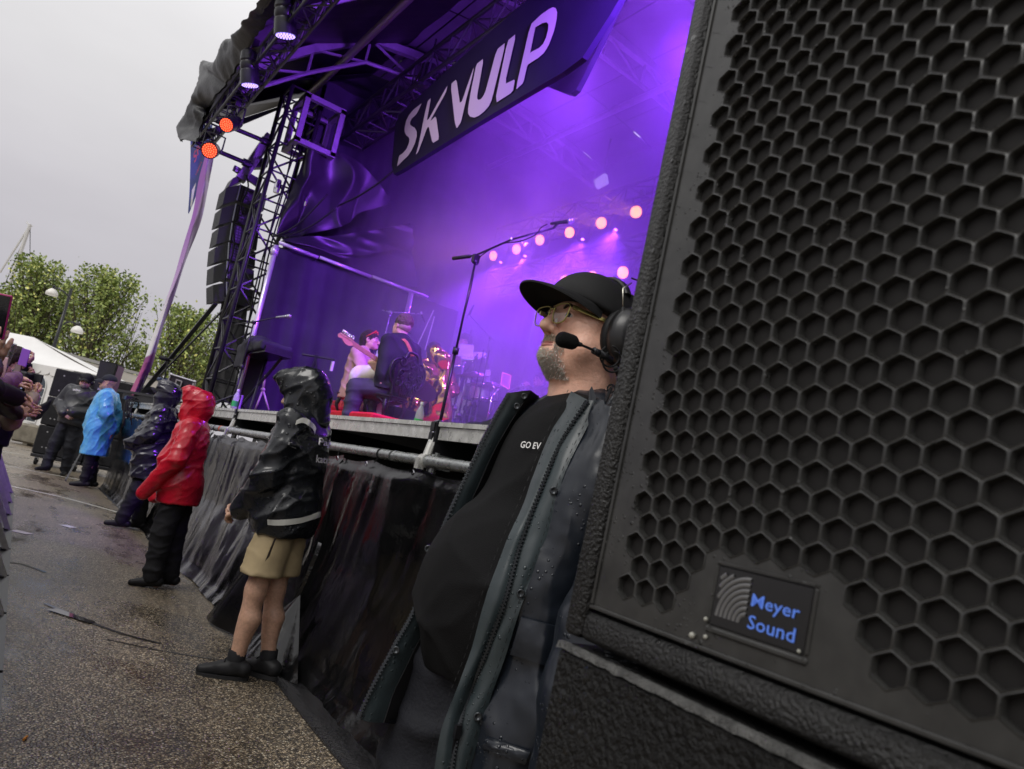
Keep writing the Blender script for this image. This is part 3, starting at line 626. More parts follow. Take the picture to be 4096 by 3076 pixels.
for (p,aim,m_,R,lab) in fl:
    l=onx(p[0],p[1]+8,1.36); par(l,aim,m_,lab,'lamps on the front truss',R*.64,.34,glass=(.05,.04,.2) if m_ is VIO else (.12,.012,.004))
l=onx(1000,345,1.36); lamp('violet_beam','SPOT',l+np.array([.03,0,-.1]),(2.2,7.9,2.0),(.35,.25,1),160,.05,24,.5)
l=onx(1142,150,1.36); lamp('violet_beam','SPOT',l+np.array([.03,0,-.1]),(2.6,6.4,2.0),(.35,.25,1),90,.05,24,.5)
RX=5.98
up=[(1973,1023),(2066,997),(2159,960),(2278,930),(2405,892),(2544,848)]; lo=[(2167,1150),(2259,1124),(2369,1107),(2491,1090)]
nm=['first','second','third','fourth','fifth','sixth']
for row,(lst,rn) in enumerate(((up,'upper'),(lo,'lower'))):
    for i,p in enumerate(lst):
        l=onx(*p,RX); aim=l+np.array([-4,-1.6-.1*i,-1.6])
        par(l,aim,ORANGE,'glowing orange lamp, %s from the left in the %s rear row'%(nm[i],rn),'orange lamps on the rear trusses',.085,.2,glass=(.8,.10,.015))
        lamp('orange_beam','SPOT',l+unit(aim-l)*.03,aim,(1,.33,.08),70,.08,22,.6)
# moving heads (purple) between them
PURL=EM('purple_led',(.55,.12,1),14)
PUR=(.24,.035,1.0)
def mover(loc,aim,label,e,cone=75,r=.05):
    loc=np.asarray(loc,float); d=unit(np.asarray(aim,float)-loc); t=thing('moving_head',loc,label,'stage lamp','purple moving heads at the rear of the stage')
    g=G(); g.lathe(loc-d*.24,d,[(0,.05),(.05,.10),(.2,.10),(.24,.08),(.24,r*1.1)],12,False); g.obj('head',BLKM,t,True)
    g=G(); g.lathe(loc-d*.006,d,[(0,r),(.004,.001)],12,False); g.obj('lens',PURL,t)
    g=G(); g.box(loc-d*.13+[0,0,.20],(.10,.10,.04)); g.box(loc-d*.13+[0,.12,.08],(.03,.012,.12)); g.box(loc-d*.13+[0,-.12,.08],(.03,.012,.12)); g.obj('yoke',BLKM,t)
    lamp('purple_beam','SPOT',loc+d*.02,aim,PUR,e,.06,cone,.7)
for i,p in enumerate([(2003,1050),(2100,1025),(2330,958),(2462,920)]):
    l=onx(*p,6.0); mover(l,l+np.array([-1.0,-.7,-2.6]),'small purple moving head between orange lamps, %s from the left'%nm[i],420,72,.022)
l=dep(2512,1475,6.2); mover(l,(3.4,6.9,4.8),'bright purple moving head low behind the neck of the man in the cap',560,78,.05)
for i,(p,a,en) in enumerate((((6.4,2.2,1.8),(7.1,4.6,4.6),420),((6.4,4.6,1.8),(7.1,6.2,4.4),420),((6.4,7.2,1.8),(7.1,7.6,4.2),240))):
    mover(p,a,'purple floor lamp washing the backdrop, number %d from the near side'%(i+1),en,110,.05) if False else lamp('purple_wash','SPOT',p,a,PUR,en,.15,120,.8)
lamp('violet_top','SPOT',(4.4,5.0,6.0),(5.2,3.8,2.0),(.23,.035,1),900,.3,64,.8)
lamp('pink_side','SPOT',(5.6,2.6,3.6),(3.0,7.0,2.2),(1,.10,.8),200,.12,30,.7)
lamp('violet_front','SPOT',(2.7,3.0,5.2),(4.2,9.0,3.6),(.29,.06,1),1500,.2,95,.8)
lamp('violet_roof_fill','SPOT',(5.2,6.4,1.75),(2.6,8.4,6.2),(.36,.08,1),260,.15,80,.8)  # unseen uplight added to tint the rafters purple
lamp('violet_side_fill','SPOT',(3.3,5.0,5.7),(4.6,9.2,3.2),(.29,.055,1),1300,.2,90,.8)  # added lamp without a fixture, deepens the violet of the left smoke
lamp('violet_back_fill','SPOT',(6.0,9.4,5.2),(4.0,7.4,2.4),(.30,.07,1),420,.1,75,.8)  # added lamp without a fixture, more violet from the rear left
lamp('musician_fill','SPOT',(1.5,5.2,5.05),(3.7,7.3,2.2),(1,.82,.80),110,.12,42,.7)  # unseen fill lamp added to brighten the musicians from the front
# stage smoke
def smoke():
    m=bpy.data.materials.new('stage_smoke'); m.use_nodes=True; t=m.node_tree; t.nodes.clear(); o=nn(t,'ShaderNodeOutputMaterial'); v=nn(t,'ShaderNodeVolumePrincipled')
    v.inputs['Color'].default_value=(.9,.9,.95,1); v.inputs['Anisotropy'].default_value=.15
    c=nn(t,'ShaderNodeTexCoord'); z=nn(t,'ShaderNodeTexNoise'); z.inputs['Scale'].default_value=.55; z.inputs['Detail'].default_value=4; z.inputs['Roughness'].default_value=.55; z.inputs['Distortion'].default_value=.5; lk(t,c.outputs['Object'],z.inputs[0])
    r=nn(t,'ShaderNodeMapRange'); r.inputs[1].default_value=.40; r.inputs[2].default_value=.64; r.inputs[3].default_value=.08; r.inputs[4].default_value=.40; lk(t,z.outputs[0],r.inputs[0]); sx=nn(t,'ShaderNodeSeparateXYZ'); lk(t,c.outputs['Object'],sx.inputs[0]); rx_=nn(t,'ShaderNodeMapRange',interpolation_type='SMOOTHSTEP'); rx_.inputs[1].default_value=-1.3; rx_.inputs[2].default_value=.6; rx_.inputs[3].default_value=.52; rx_.inputs[4].default_value=1; ry_=nn(t,'ShaderNodeMapRange',interpolation_type='SMOOTHSTEP'); ry_.inputs[1].default_value=-1.75; ry_.inputs[2].default_value=-1.0; lk(t,sx.outputs[0],ry_.inputs[0]); rm_=nn(t,'ShaderNodeMath',operation='MULTIPLY'); lk(t,sx.outputs[0],rx_.inputs[0]); lk(t,rx_.outputs[0],rm_.inputs[0]); lk(t,ry_.outputs[0],rm_.inputs[1]); mm=nn(t,'ShaderNodeMath',operation='MULTIPLY'); lk(t,r.outputs[0],mm.inputs[0]); lk(t,rm_.outputs[0],mm.inputs[1]); lk(t,mm.outputs[0],v.inputs['Density']); lk(t,v.outputs[0],o.inputs['Volume'])
    return m
g=G(); g.box((4.62,4.5,3.95),(2.42,5.85,2.33)); tag(g.obj('stage_smoke',smoke()),'thin purple lit smoke drifting over the stage','smoke',kind='stuff')
# ------------------------------------------------------------------ banner
BAN=M('banner_print',(.016,.012,.034),.55,noise=(2,.2)); BANL=M('banner_letters',(.62,.55,.58),.5)
BX=3.0
lamp('banner_fill','SPOT',(1.55,6.4,5.0),(3.0,6.4,4.75),(1,.88,.92),26,.15,110,.8)  # added fill lamp, stands in for daylight on the banner letters
bl=lambda x,y,dx=0:onx(x,y,BX-dx)
ban=thing('stage_banner',(BX,6.2,4.6),'dark banner with big pale lettering hanging above the stage','banner')
def panel(pix,bxx,name,off=.05):
    P=[onx(x,y,bxx) for x,y in pix]; g=G(); g.prism(P,(off,0,0)); return g.obj(name,BAN,ban)
panel([(1567,660),(1572,600),(1582,490),(1600,455),(1850,225),(2010,85),(2330,-190),(2640,-470),(2700,-520),(2560,-150),(2440,60),(2330,230),(2250,290),(2178,332),(2060,402),(1900,498),(1600,684),(1574,697)],BX,'front_panel')
panel([(2172,337),(2210,330),(2330,190),(2480,-40),(2700,-420),(2800,-420),(2480,2),(2400,170),(2330,310),(2305,358),(2284,377),(2262,372)],BX+.32,'rear_panel')
L3=lambda pts:[(1500+x/1.5096,y/1.5096) for x,y in pts]
LET={'S':[(283,622),(255,682),(240,700),(222,715),(212,737),(212,752),(222,762),(240,772),(252,795),(252,825),(240,868),(222,905),(200,940),(170,968),(132,1007),(146,940),(168,925),(190,900),(204,868),(208,842),(203,828),(190,818),(180,800),(178,775),(188,730),(205,695),(232,662),(258,642)],
'K':[(338,590),(310,745),(440,510),(428,560),(330,735),(368,700),(388,840),(347,866),(322,752),(262,915),(246,935),(262,880),(300,690),(318,612)],
'V':[(457,510),(492,478),(515,640),(600,395),(583,480),(548,610),(520,735),(494,776),(482,740)],
'U':[(612,388),(657,352),(618,570),(617,595),(625,604),(640,598),(655,578),(668,550),(735,300),(790,255),(706,600),(688,640),(660,672),(630,697),(600,710),(575,705),(562,685),(562,655),(580,545)],
'L':[(800,247),(853,203),(783,508),(846,478),(832,555),(722,626)],
'P':[(938,150),(1000,90),(1050,55),(1075,43),(1092,50),(1100,75),(1096,120),(1080,190),(1050,270),(1020,320),(985,350),(950,372),(920,392),(896,500),(848,545)]}
HOLE=[(968,165),(1010,140),(1036,134),(1047,145),(1046,175),(1034,225),(1015,265),(990,290),(960,305),(937,318)]
def letter(ch,pts,hole=None):
    pts=L3(pts)
    bm=bmesh.new()
    # light corner rounding
    q=[]
    for i in range(len(pts)):
        p,c,n_=np.array(pts[i-1]),np.array(pts[i]),np.array(pts[(i+1)%len(pts)])
        k=.12; q.append(c+(p-c)*k); q.append(c+(n_-c)*k)
    vs=[bm.verts.new(bl(x,y,.012)) for x,y in q]; es=[bm.edges.new((vs[i],vs[(i+1)%len(vs)])) for i in range(len(vs))]
    if hole:
        hs=[bm.verts.new(bl(x,y,.012)) for x,y in L3(hole)]; es+=[bm.edges.new((hs[i],hs[(i+1)%len(hs)])) for i in range(len(hs))]
    bmesh.ops.triangle_fill(bm,use_beauty=True,edges=es); bm.verts.index_update()
    o=mesh('letter',[tuple(v.co) for v in bm.verts],[[v.index for v in f.verts] for f in bm.faces],BANL,ban); bm.free(); return o
for ch,p in LET.items(): letter(ch,p,HOLE if ch=='P' else None)
for y in (5.2,7.6):
    g=G(); g.tube([(3.2,y,5.8),(3.05,y,5.2)],.012,6); g.obj('hanging_strap',BLKM,ban)
g=G(); c=onx(1705,325,3.15); g.lathe(c+[0,0,.2],(0,0,-1),[(0,.09),(.3,.10),(.32,.06)],10); g.tube([c+[0,0,.2],c+[0,0,.55]],.012,6); tag(g.obj('chain_hoist',BLKM),'black chain hoist holding the truss above the banner','hoist')
# hazy floodlights and a glowing panel for the daylight gap at the rear
for k,(pp,lab) in enumerate(((((2375,720),(2418,692),(2424,728),(2382,752)),'larger grey floodlight panel hanging in the smoke right of the white gap'),(((2042,845),(2072,829),(2076,855),(2044,868)),'smaller grey floodlight panel hanging in the smoke'))):
    t=thing('floodlight',onx(*pp[0],6.4),lab,'floodlight'); P=[onx(x,y,6.4) for x,y in pp]; g=G(); g.prism(P,(.06,0,0)); g.obj('panel',M('flood_glass',(.6,.58,.68),.3,emit=((.5,.45,.65),.55)),t)
    c=np.mean(P,0); g=G(); g.tube([c+[.05,0,.1],c+[.05,0,.7]],.014,6); g.obj('bracket',BLKM,t)
gapP=[(1773,722),(1795,712),(1808,730),(1816,760),(1800,772),(1766,755)]
P=[onx(x,y,7.0) for x,y in gapP]; g=G(); g.prism(P,(.01,0,0)); t=thing('gap_glow',P[0],'small bright daylight gap in the rear tarpaulin above the smoke','opening'); g.obj('daylight',EM('daylight_glow',(.9,.9,.92),.95),t)  # emissive panel stands in for sky seen through a hole
for a,b in (((1783,715),(1792,748)),((1768,738),(1815,742)),((1797,765),(1812,748))): g=G(); g.tube([onx(*a,6.97),onx(*b,6.97)],.008,5); g.obj('seam',BLKM,t)
for a,b,w,lab in (((1810,835),(1766,1010),.02,'upper piece of the thin pale pole standing at the rear'),((1748,1080),(1735,1155),.03,'lower piece of the pale pole standing at the rear')):
    g=G(); g.tube([onx(*a,6.3),onx(*b,6.3)],w,8); tag(g.obj('pole',PIPE,None,True),lab,'pole')
# ------------------------------------------------------------------ line array
LAM=M('array_cabinet',(.040,.041,.044),.45,noise=(10,.2),bump=(200,.2)); LAG=M('array_grille',(.030,.031,.034),.5,bump=(900,.4))
# corners in pixels of each cabinet: outer-left top, front edge top, outer-left bottom, front edge bottom
cab=[((905,752),(964,738),(890,818),(949,802)),((888,832),(946,815),(874,900),(932,884)),((876,912),(930,893),(864,977),(920,962)),((861,990),(917,970),(855,1052),(913,1037)),((856,1065),(910,1045),(852,1130),(908,1113)),((852,1140),(908,1128),(853,1207),(909,1204))]
LY=11.2; names=['top','second','third','fourth','fifth','lowest']
for i,(a,b,c_,d_) in enumerate(cab):
    A=ony(*a,LY);B=ony(*b,LY-.12);C_=ony(*c_,LY);D_=ony(*d_,LY-.12)
    t=thing('array_speaker',(A+B+C_+D_)/4,'black curved cabinet of the hanging line array, %s of six'%names[i],'loudspeaker','cabinets of the hanging line array')
    back=np.array([.18,.42,.0]); side=np.array([.44,.0,.01])
    g=G(); Q=[A,B,D_,C_]; g.put(Q+[q+np.array([0,.42,0]) for q in (A,B,D_,C_)],[(0,1,2,3),(7,6,5,4),(0,4,5,1),(1,5,6,2),(2,6,7,3),(3,7,4,0)]); g.obj('grille_side',LAG,t)
    g=G(); E,Fv=B+side*.9+[0,.05,0],D_+side*.9+[0,.05,0]; g.put([B,E,Fv,D_]+[q+np.array([0,.4,0]) for q in (B,E,Fv,D_)],[(0,1,2,3),(7,6,5,4),(0,4,5,1),(1,5,6,2),(2,6,7,3),(3,7,4,0)]); g.obj('cabinet',LAM,t)
    g=G(); f_=lambda u,v,o=-.004:(B*(1-u)+E*u)*(1-v)+(D_*(1-u)+Fv*u)*v+np.array([0,o,0])
    for u0,u1,v0,v1 in ((.06,.10,.08,.92),): g.put([f_(u0,v0),f_(u1,v0),f_(u1,v1),f_(u0,v1)],[(0,1,2,3)])
    for r_ in range(5):
        for k in range(2): u0=.17+.11*k; v0=.1+.16*r_; g.put([f_(u0,v0),f_(u0+.07,v0),f_(u0+.07,v0+.1),f_(u0,v0+.1)],[(0,1,2,3)])
    o=g.obj('amplifier_panel',M('amp_panel',(.16,.16,.18),.35,.4) if i==0 else bpy.data.materials['amp_panel'],t); o['kind']='stuff'
    e0,e1=B+np.array([-.006,-.01,0]),D_+np.array([-.006,-.01,0]); g=G(); g.tube([e0,e1],.011,6); g.obj('front_trim',M('trim_grey',(.38,.40,.46),.3,.5) if i==0 else bpy.data.materials['trim_grey'],t)
t=thing('rigging_frame',ony(930,690,LY),'black steel frame carrying the line array','frame')
P=lambda x,y:ony(x,y,LY)
g=G(); g.prism([P(915,745),P(932,712),P(985,690),P(985,715),P(925,745)],(0,.3,0)); g.obj('side_plate',LAM,t)
g=G(); g.prism([P(933,678),P(940,660),P(1035,712),P(1030,745)],(0,.06,0)); g.obj('beam',LAM,t)
g=G()
for q in ((947,672),(945,684),(966,680)): g.lathe(P(*q)+[0,-.01,0],(0,-1,0),[(0,.018),(.006,.018)],10)
g.obj('pin_hole',M('pale_hole',(.5,.5,.5),.6),t)
g=G(); g.prism([P(995,640),P(1005,630),P(1078,633),P(1070,668),P(1010,670),P(1000,655)],(0,.16,0)); tag(g.obj('motor_box',LAM),'grey motor box clamped to the tower above the line array','motor')
g=G(); A=P(960,720);B=P(1080,545); g.box((A+B)/2,(np.linalg.norm(B-A)/2,.06,.07),[unit(B-A),frame(B-A)[0],frame(B-A)[1]]); tag(g.obj('support_beam',M('grey_steel',(.26,.26,.26),.45,.4)),'grey diagonal steel beam holding the line array off the tower','beam')
for i,(a,b) in enumerate((((932,905),(905,1190)),((985,700),(975,860)))):
    A=ony(*a,10.9);B=ony(*b,10.9);g=G();g.tube([A+(B-A)*s+np.array([.04*math.sin(s*6),0,0]) for s in np.linspace(0,1,10)],.012,5);tag(g.obj('speaker_cable',BLKR,None,True),['speaker cable hanging along the line array cabinets','short speaker cable at the rigging frame'][i],'cable')
# ------------------------------------------------------------------ background: tent, trailer, trees, lamp, mast, flag
TENT=M('tent_fabric',(.80,.79,.77),.5,noise=(1.2,.05)); TENTW=M('tent_window',(.05,.065,.085),.15,noise=(1.5,.4)); 
TD=27.
tp=lambda x,y,d=TD:dep(x,y,d)
tent=thing('marquee_tent',onz(100,1745,0),'white marquee tent with a hipped roof, scalloped valance and arched windows','tent')
zE=2.42
def wallp(x,z):  # point on the tent's front wall, x in pixels at eave level
    return None
C0=tp(105,1452); C1=tp(420,1520,25.5); CL=tp(-330,1372,29.5); AP=tp(136,1350,29.); AL=tp(-300,1262,32)
d1=unit((C1-C0)*[1,1,0]); d0=unit((CL-C0)*[1,1,0])
C1=np.array([*(C0[:2]+d1[:2]*np.linalg.norm((C1-C0)[:2])),C0[2]]); CL=np.array([*(C0[:2]+d0[:2]*np.linalg.norm((CL-C0)[:2])),C0[2]])
g=G(); Gd=loft([[C0,C0*.5+AP*.5-[0,0,.06],AP],[C0*.5+C1*.5-[0,0,.02],(C0*.5+C1*.5)*.5+AP*.5-[0,0,.12],AP],[C1,C1*.5+AP*.5-[0,0,.06],AP]],14,14); g.grid(Gd); g.obj('roof_slope',TENT,tent,True)
g=G(); Gd=loft([[CL,CL*.5+AL*.5,AL],[C0*.5+CL*.5,(C0*.5+CL*.5)*.5+(AP*.5+AL*.5)*.5-[0,0,.1],AP*.5+AL*.5],[C0,C0*.5+AP*.5-[0,0,.06],AP]],14,14); g.grid(Gd); g.obj('roof_slope',TENT,tent,True)
g=G(); g.prism([AP+[0,0,.01],C1+[0,0,.01],C1+[2,4,0],AL+[3,2,0],AL],(0,0,-.02)); g.obj('roof_back',TENT,tent)
def wall(A,B,name):
    g=G(); n=40; u=np.linspace(0,1,n)[:,None]; top=A+(B-A)*u; bot=top*[1,1,0]+[0,0,.05]; nr=np.array([B[1]-A[1],A[0]-B[0],0]); nr=unit(nr)
    rows=[top*(1-t)+bot*t+nr*(.02*np.sin(u*30+t*2)) for t in np.linspace(0,1,8)]; g.grid(np.array(rows)); g.obj('wall',TENT,tent,True)
    g=G(); L=np.linalg.norm(B-A); k=max(2,int(L/.42)); d=unit(B-A); o=-nr*.03 if (nr@_fh)>0 else nr*.03
    for i in range(k):
        p=A+d*L*i/k; w=L/k; q=[p+o+[0,0,.04],p+o-[0,0,.16]]
        arc=[p+o+d*w*(.5-.5*math.cos(t))-np.array([0,0,.16+.13*math.sin(t)]) for t in np.linspace(0,math.pi,9)]
        g.prism([p+o+[0,0,.04]]+arc+[p+d*w+o+[0,0,.04]],-o*.2)
    g.obj('valance',TENT,tent)
    return d,o
dA,oA=wall(C0,C1,'a'); dB,oB=wall(C0,CL,'b')
def window(c,w,z0,z1,d,o):
    """arched window of panes; c = base point on the wall"""
    c=np.array([c[0],c[1],0.]); o2=o*.8
    f=G(); arcn=10
    def P(x,z): return c+d*x+o2+np.array([0,0,z])
    fr=M('window_bar',(.8,.8,.78),.5) if 'window_bar' not in bpy.data.materials else bpy.data.materials['window_bar']
    out=[P(-w/2-.04,z0-.04),P(w/2+.04,z0-.04)]+[P((w/2+.04)*math.cos(t),z1+(w/2+.04)*math.sin(t)) for t in np.linspace(0,math.pi,14)]
    f.prism(out,-o2*.3); fo=f.obj('window',fr,tent)
    n=4; hz=(z1-z0)/n
    for i in range(n):
        for s in (-1,1):
            a,b=(s*.012,s*w/2); g=G(); g.prism([P(a,z0+i*hz+.015)+o2*.15,P(b,z0+i*hz+.015)+o2*.15,P(b,z0+(i+1)*hz-.015)+o2*.15,P(a,z0+(i+1)*hz-.015)+o2*.15],o2*.1); g.obj('pane',TENTW,fo)
    for s in (0,1):
        g=G(); g.prism([P(0,z1+.012)+o2*.15]+[P(w/2*math.cos(t),z1+.012+w/2*math.sin(t))+o2*.15 for t in (np.linspace(.03,math.pi/2-.03,7)+s*math.pi/2)],o2*.1); g.obj('pane',TENTW,fo)
for px_ in (118,192): 
    b=tp(px_,1600); t=((b-C0)@dA); window(C0+dA*t,.86,.55,1.75,dA,oA)
b=tp(40,1600); window(C0+dB*abs((b-C0)@dB),.86,.55,1.75,dB,oB)
# sign on the tent roof
sg=thing('food_sign',tp(50,1420,26.6),'green signboard with white capital letters and a chilli swoosh on the tent','sign')
GRN=M('sign_green',(.015,.12,.06),.5); P0,P1,P2,P3=[tp(x,y,26.4) for x,y in ((-150,1396),(100,1442),(100,1400),(-150,1345))]
g=G(); g.prism([P0,P1,P2,P3],unit(P1-P0)[[1,0,2]]*[-.06,.06,0]); g.obj('board',GRN,sg)
r_=unit(P1-P0); u_=unit(P3-P0+0*r_); u_=unit(u_-r_*(u_@r_)); 
so_=dict(off=.03)
text('lettering','NITRO',tp(-62,1407,26.38),r_,u_,.20,WHT_PRINT,sg,bold=.02,width=1.10,off=.01)
text('lettering','Fast-Side',tp(2,1424,26.38),r_,u_,.09,WHT_PRINT,sg,bold=.01,width=.55,off=.01)
g=G(); c=tp(84,1410,26.36); g.tube([c-r_*.14-u_*.03,c,c+r_*.12+u_*.06],[.02,.035,.005],6); g.obj('swoosh',RED,sg)
g=G(); c=tp(86,1417,26.35); g.tube([c-r_*.12-u_*.04,c,c+r_*.12+u_*.05],[.01,.022,.005],6); g.obj('swoosh',WHT_PRINT,sg)
# concrete blocks
CONC=M('concrete',(.20,.18,.14),.6,noise=(4,.45),bump=(30,.3))
for i,(a,b) in enumerate((((35,1768),(150,1792)),((155,1796),(225,1815)))):
    A=onz(*a,.0)*[1,1,0];B=onz(*b,.0)*[1,1,0]; d=unit(B-A); R=[d,np.array([-d[1],d[0],0]),np.array([0,0,1.])]
    g=G(); g.bevbox((A+B)/2+[0,0,.33]+R[1]*.35,(np.linalg.norm(B-A)/2,.35,.27),.05,R); g.bevbox((A+B)/2+[0,0,.05]+R[1]*.35,(np.linalg.norm(B-A)/2-.35,.3,.05),.01,R)
    tag(g.obj('concrete_block',CONC),['stained concrete block at the foot of the tent below the arched windows','concrete block at the foot of the tent beside the dolly'][i],'concrete block','concrete blocks holding down the tent')
# long white trailer
A=onz(-260,1262,3.75);B=onz(655,1515,3.75); d=unit((B-A)*[1,1,0]); nrm=np.array([-d[1],d[0],0]); nrm=nrm if nrm[1]>0 else -nrm
tr=thing('white_trailer',(A+B)/2*[1,1,0],'long cream white trailer body standing behind the tent','trailer')
TRW=M('trailer_white',(.74,.70,.62),.45,noise=(1,.06)); L=np.linalg.norm((B-A)[:2])
R=[d,nrm,np.array([0,0,1.])]; k=int(L/3.0)
for i in range(k):
    c=A+d*L*(i+.5)/k; g=G(); g.box(c*[1,1,0]+nrm*.06+[0,0,2.1],(L/k/2-.006,.03,1.45),R); g.obj('side_panel',TRW,tr)
g=G(); g.box((A+B)/2*[1,1,0]+nrm*1.3+[0,0,2.1],(L/2,1.2,1.46),R); g.obj('body',TRW,tr)
g=G(); g.box((A+B)/2*[1,1,0]+nrm*.04+[0,0,3.66],(L/2+.02,.06,.07),R); g.obj('top_rail',M('rail_grey',(.5,.49,.46),.4,.3),tr)
g=G(); g.box((A+B)/2*[1,1,0]+nrm*.04+[0,0,.62],(L/2+.02,.06,.06),R); g.obj('bottom_rail',BLKM,tr)
for i in (.2,.25,.8):
    g=G(); g.lathe((A+d*L*i)*[1,1,0]+nrm*.2+[0,0,.45],nrm,[(0,.2),(0,.45),(.25,.45),(.25,.2)],16); g.obj('wheel',BLKR,tr)
# wire mesh fence in front of the trailer
A=dep(150,1560,19.5)*[1,1,0]; B=dep(640,1680,17.5)*[1,1,0]
A=onz(395,1502,1.62); B=onz(650,1570,1.62); A=A*[1,1,0]; B=B*[1,1,0]
A=dep(300,1480,20)*[1,1,0]; B=dep(700,1580,20)*[1,1,0]; d=unit(B-A); L=np.linalg.norm(B-A); zt=dep(500,1528,20)[2]
mf=thing('mesh_fence',(A+B)/2,'dark wire mesh fence panel in front of the white trailer','fence'); MF=M('fence_wire',(.10,.10,.10),.5,.4)
g=G()
for i in range(int(L/.12)): p=A+d*.12*i; g.tube([p+[0,0,.2],p+[0,0,zt]],.007,4)
for i in range(int((zt-.2)/.14)): g.tube([A+[0,0,zt-.14*i],B+[0,0,zt-.14*i]],.007,4)
g.obj('wire_mesh',MF,mf)['kind']='stuff'
for i in (0,.5,1): g=G(); p=A+d*L*i; g.tube([p,p+[0,0,zt]],.03,8); g.obj('post',MF,mf)
g=G(); g.tube([A+[0,0,zt],B+[0,0,zt]],.02,6); g.obj('top_rail',MF,mf)
# trees
def leafmat(name,c0,c1):
    m=bpy.data.materials.new(name); m.use_nodes=True; t=m.node_tree; b=t.nodes['Principled BSDF']; a=nn(t,'ShaderNodeObjectInfo'); gn=nn(t,'ShaderNodeNewGeometry')
    r=nn(t,'ShaderNodeValToRGB'); lk(t,gn.outputs['Random Per Island'],r.inputs[0]); e=r.color_ramp.elements; e[0].color=(*c0,1); e[1].color=(*c1,1); e[1].position=.93
    k=e.new(.97); k.color=(c1[0]*2.4,c1[1]*2.0,c1[2]*2.2,1)
    lk(t,r.outputs[0],b.inputs['Base Color']); b.inputs['Roughness'].default_value=.45
    b.inputs['Transmission Weight'].default_value=0; b.inputs['Subsurface Weight'].default_value=0
    return m
LEAF=leafmat('leaf_green',(.10,.16,.03),(.42,.50,.14)); BARK=M('bark',(.12,.10,.075),.8,noise=(10,.4),bump=(30,.5))
def tree(base,h,spread,n,label,seed,trunkh=1.2,ls=.16):
    h*=.955
    r=np.random.default_rng(seed); base=np.asarray(base,float); t=thing('maple_tree',base,label,'tree','trees behind the trailer')
    g=G(); g.tube([base,base+[.05,0,h*.35],base+[-.05,.05,h*.7],base+[0,0,h*.97]],[.16,.12,.07,.015],8); tips=[]
    n=int(n*.8); nb=n//70
    for i in range(nb):
        z=h*(.24+.68*(i+r.random())/nb); an=r.random()*6.28; f=(z/h-.24)/.76
        rad=spread*(1-.85*f**1.7)*(.65+.45*r.random()); rise=rad*(.9+1.1*f+.7*r.random())
        p0=base+[0,0,z*.93]; p2=base+np.array([math.cos(an)*rad,math.sin(an)*rad,min(z+rise,h*1.0)]); p1=(p0+p2)/2+np.array([math.cos(an),math.sin(an),-.4])*rad*.13
        g.tube([p0,p1,p2],[.05,.03,.008],5,False); tips+=[(p1,1.2),(p2*.9+p1*.1,.9),((p1+p2)/2,1.2),(p2+[0,0,.25],.55),(p0*.5+p1*.5,1.3)]
    for k in range(5):
        p=base+np.array([r.normal()*.3,r.normal()*.3,h*(.9+.03*k)]); tips.append((p,.55))
    g.obj('trunk',BARK,t,True)
    C_=np.array([a for a,_ in tips]); Wt=np.array([b for _,b in tips])
    idx=r.integers(0,len(C_),n); 
    c=C_[idx]+r.normal(size=(n,3))*np.array([.21,.21,.34])*(Wt[idx]*spread/2.3)[:,None]
    a=r.normal(size=(n,3)); a/=np.linalg.norm(a,axis=1,keepdims=True); b=np.cross(a,r.normal(size=(n,3))); b/=np.linalg.norm(b,axis=1,keepdims=True)
    s=ls*(.6+.8*r.random((n,1))); 
    v=np.stack([c-a*s*.55,c+b*s*.38,c+a*s*.6,c-b*s*.38],1).reshape(-1,3); f=np.arange(4*n).reshape(-1,4)
    o=mesh('crown',v,f,LEAF,t); 
    return t
tb=lambda x,y,d:dep(x,y,d)*[1,1,0]
def th(x,y,d): return dep(x,y,d)[2]
tree(tb(80,1420,43),th(150,1032,43),2.3,8200,'bushy green tree rising behind the tent left of the street lamp',3)
tree(tb(20,1420,46),th(60,1180,46),2.2,5200,'lower green tree at the left edge behind the first tree',4)
tree(tb(190,1440,45),th(215,1120,45),1.6,4200,'green tree right behind the street lamp post',9)
tree(tb(345,1460,42),th(372,1063,42),2.25,9500,'tall green tree between the street lamp and the flag',5)
tree(tb(680,1550,41),th(712,1228,41),2.2,7200,'green tree behind the flight case right of the flag',6)
tree(tb(560,1510,46),th(560,1390,46),1.7,3600,'low green tree just behind the foot of the flag',8)
tree(tb(800,1580,44),th(815,1375,44),2.0,4200,'low green tree against the grey tower cover',10)
r=np.random.default_rng(3); g=G(); b0=dep(470,1470,44)
for i in range(11):
    e_=dep(500+r.random()*75,1210+r.random()*190,44); m_=(b0+e_)/2+[.1,0,.15*r.normal()]; g.tube([b0+r.normal(size=3)*.15,m_,e_],[.03,.018,.005],4,False); g.tube([m_,m_+(e_-m_)*.6+r.normal(size=3)*.4],[.012,.004],4,False)
tag(g.obj('bare_branches',BARK),'bare dead branches sticking out right of the tall tree','branches')
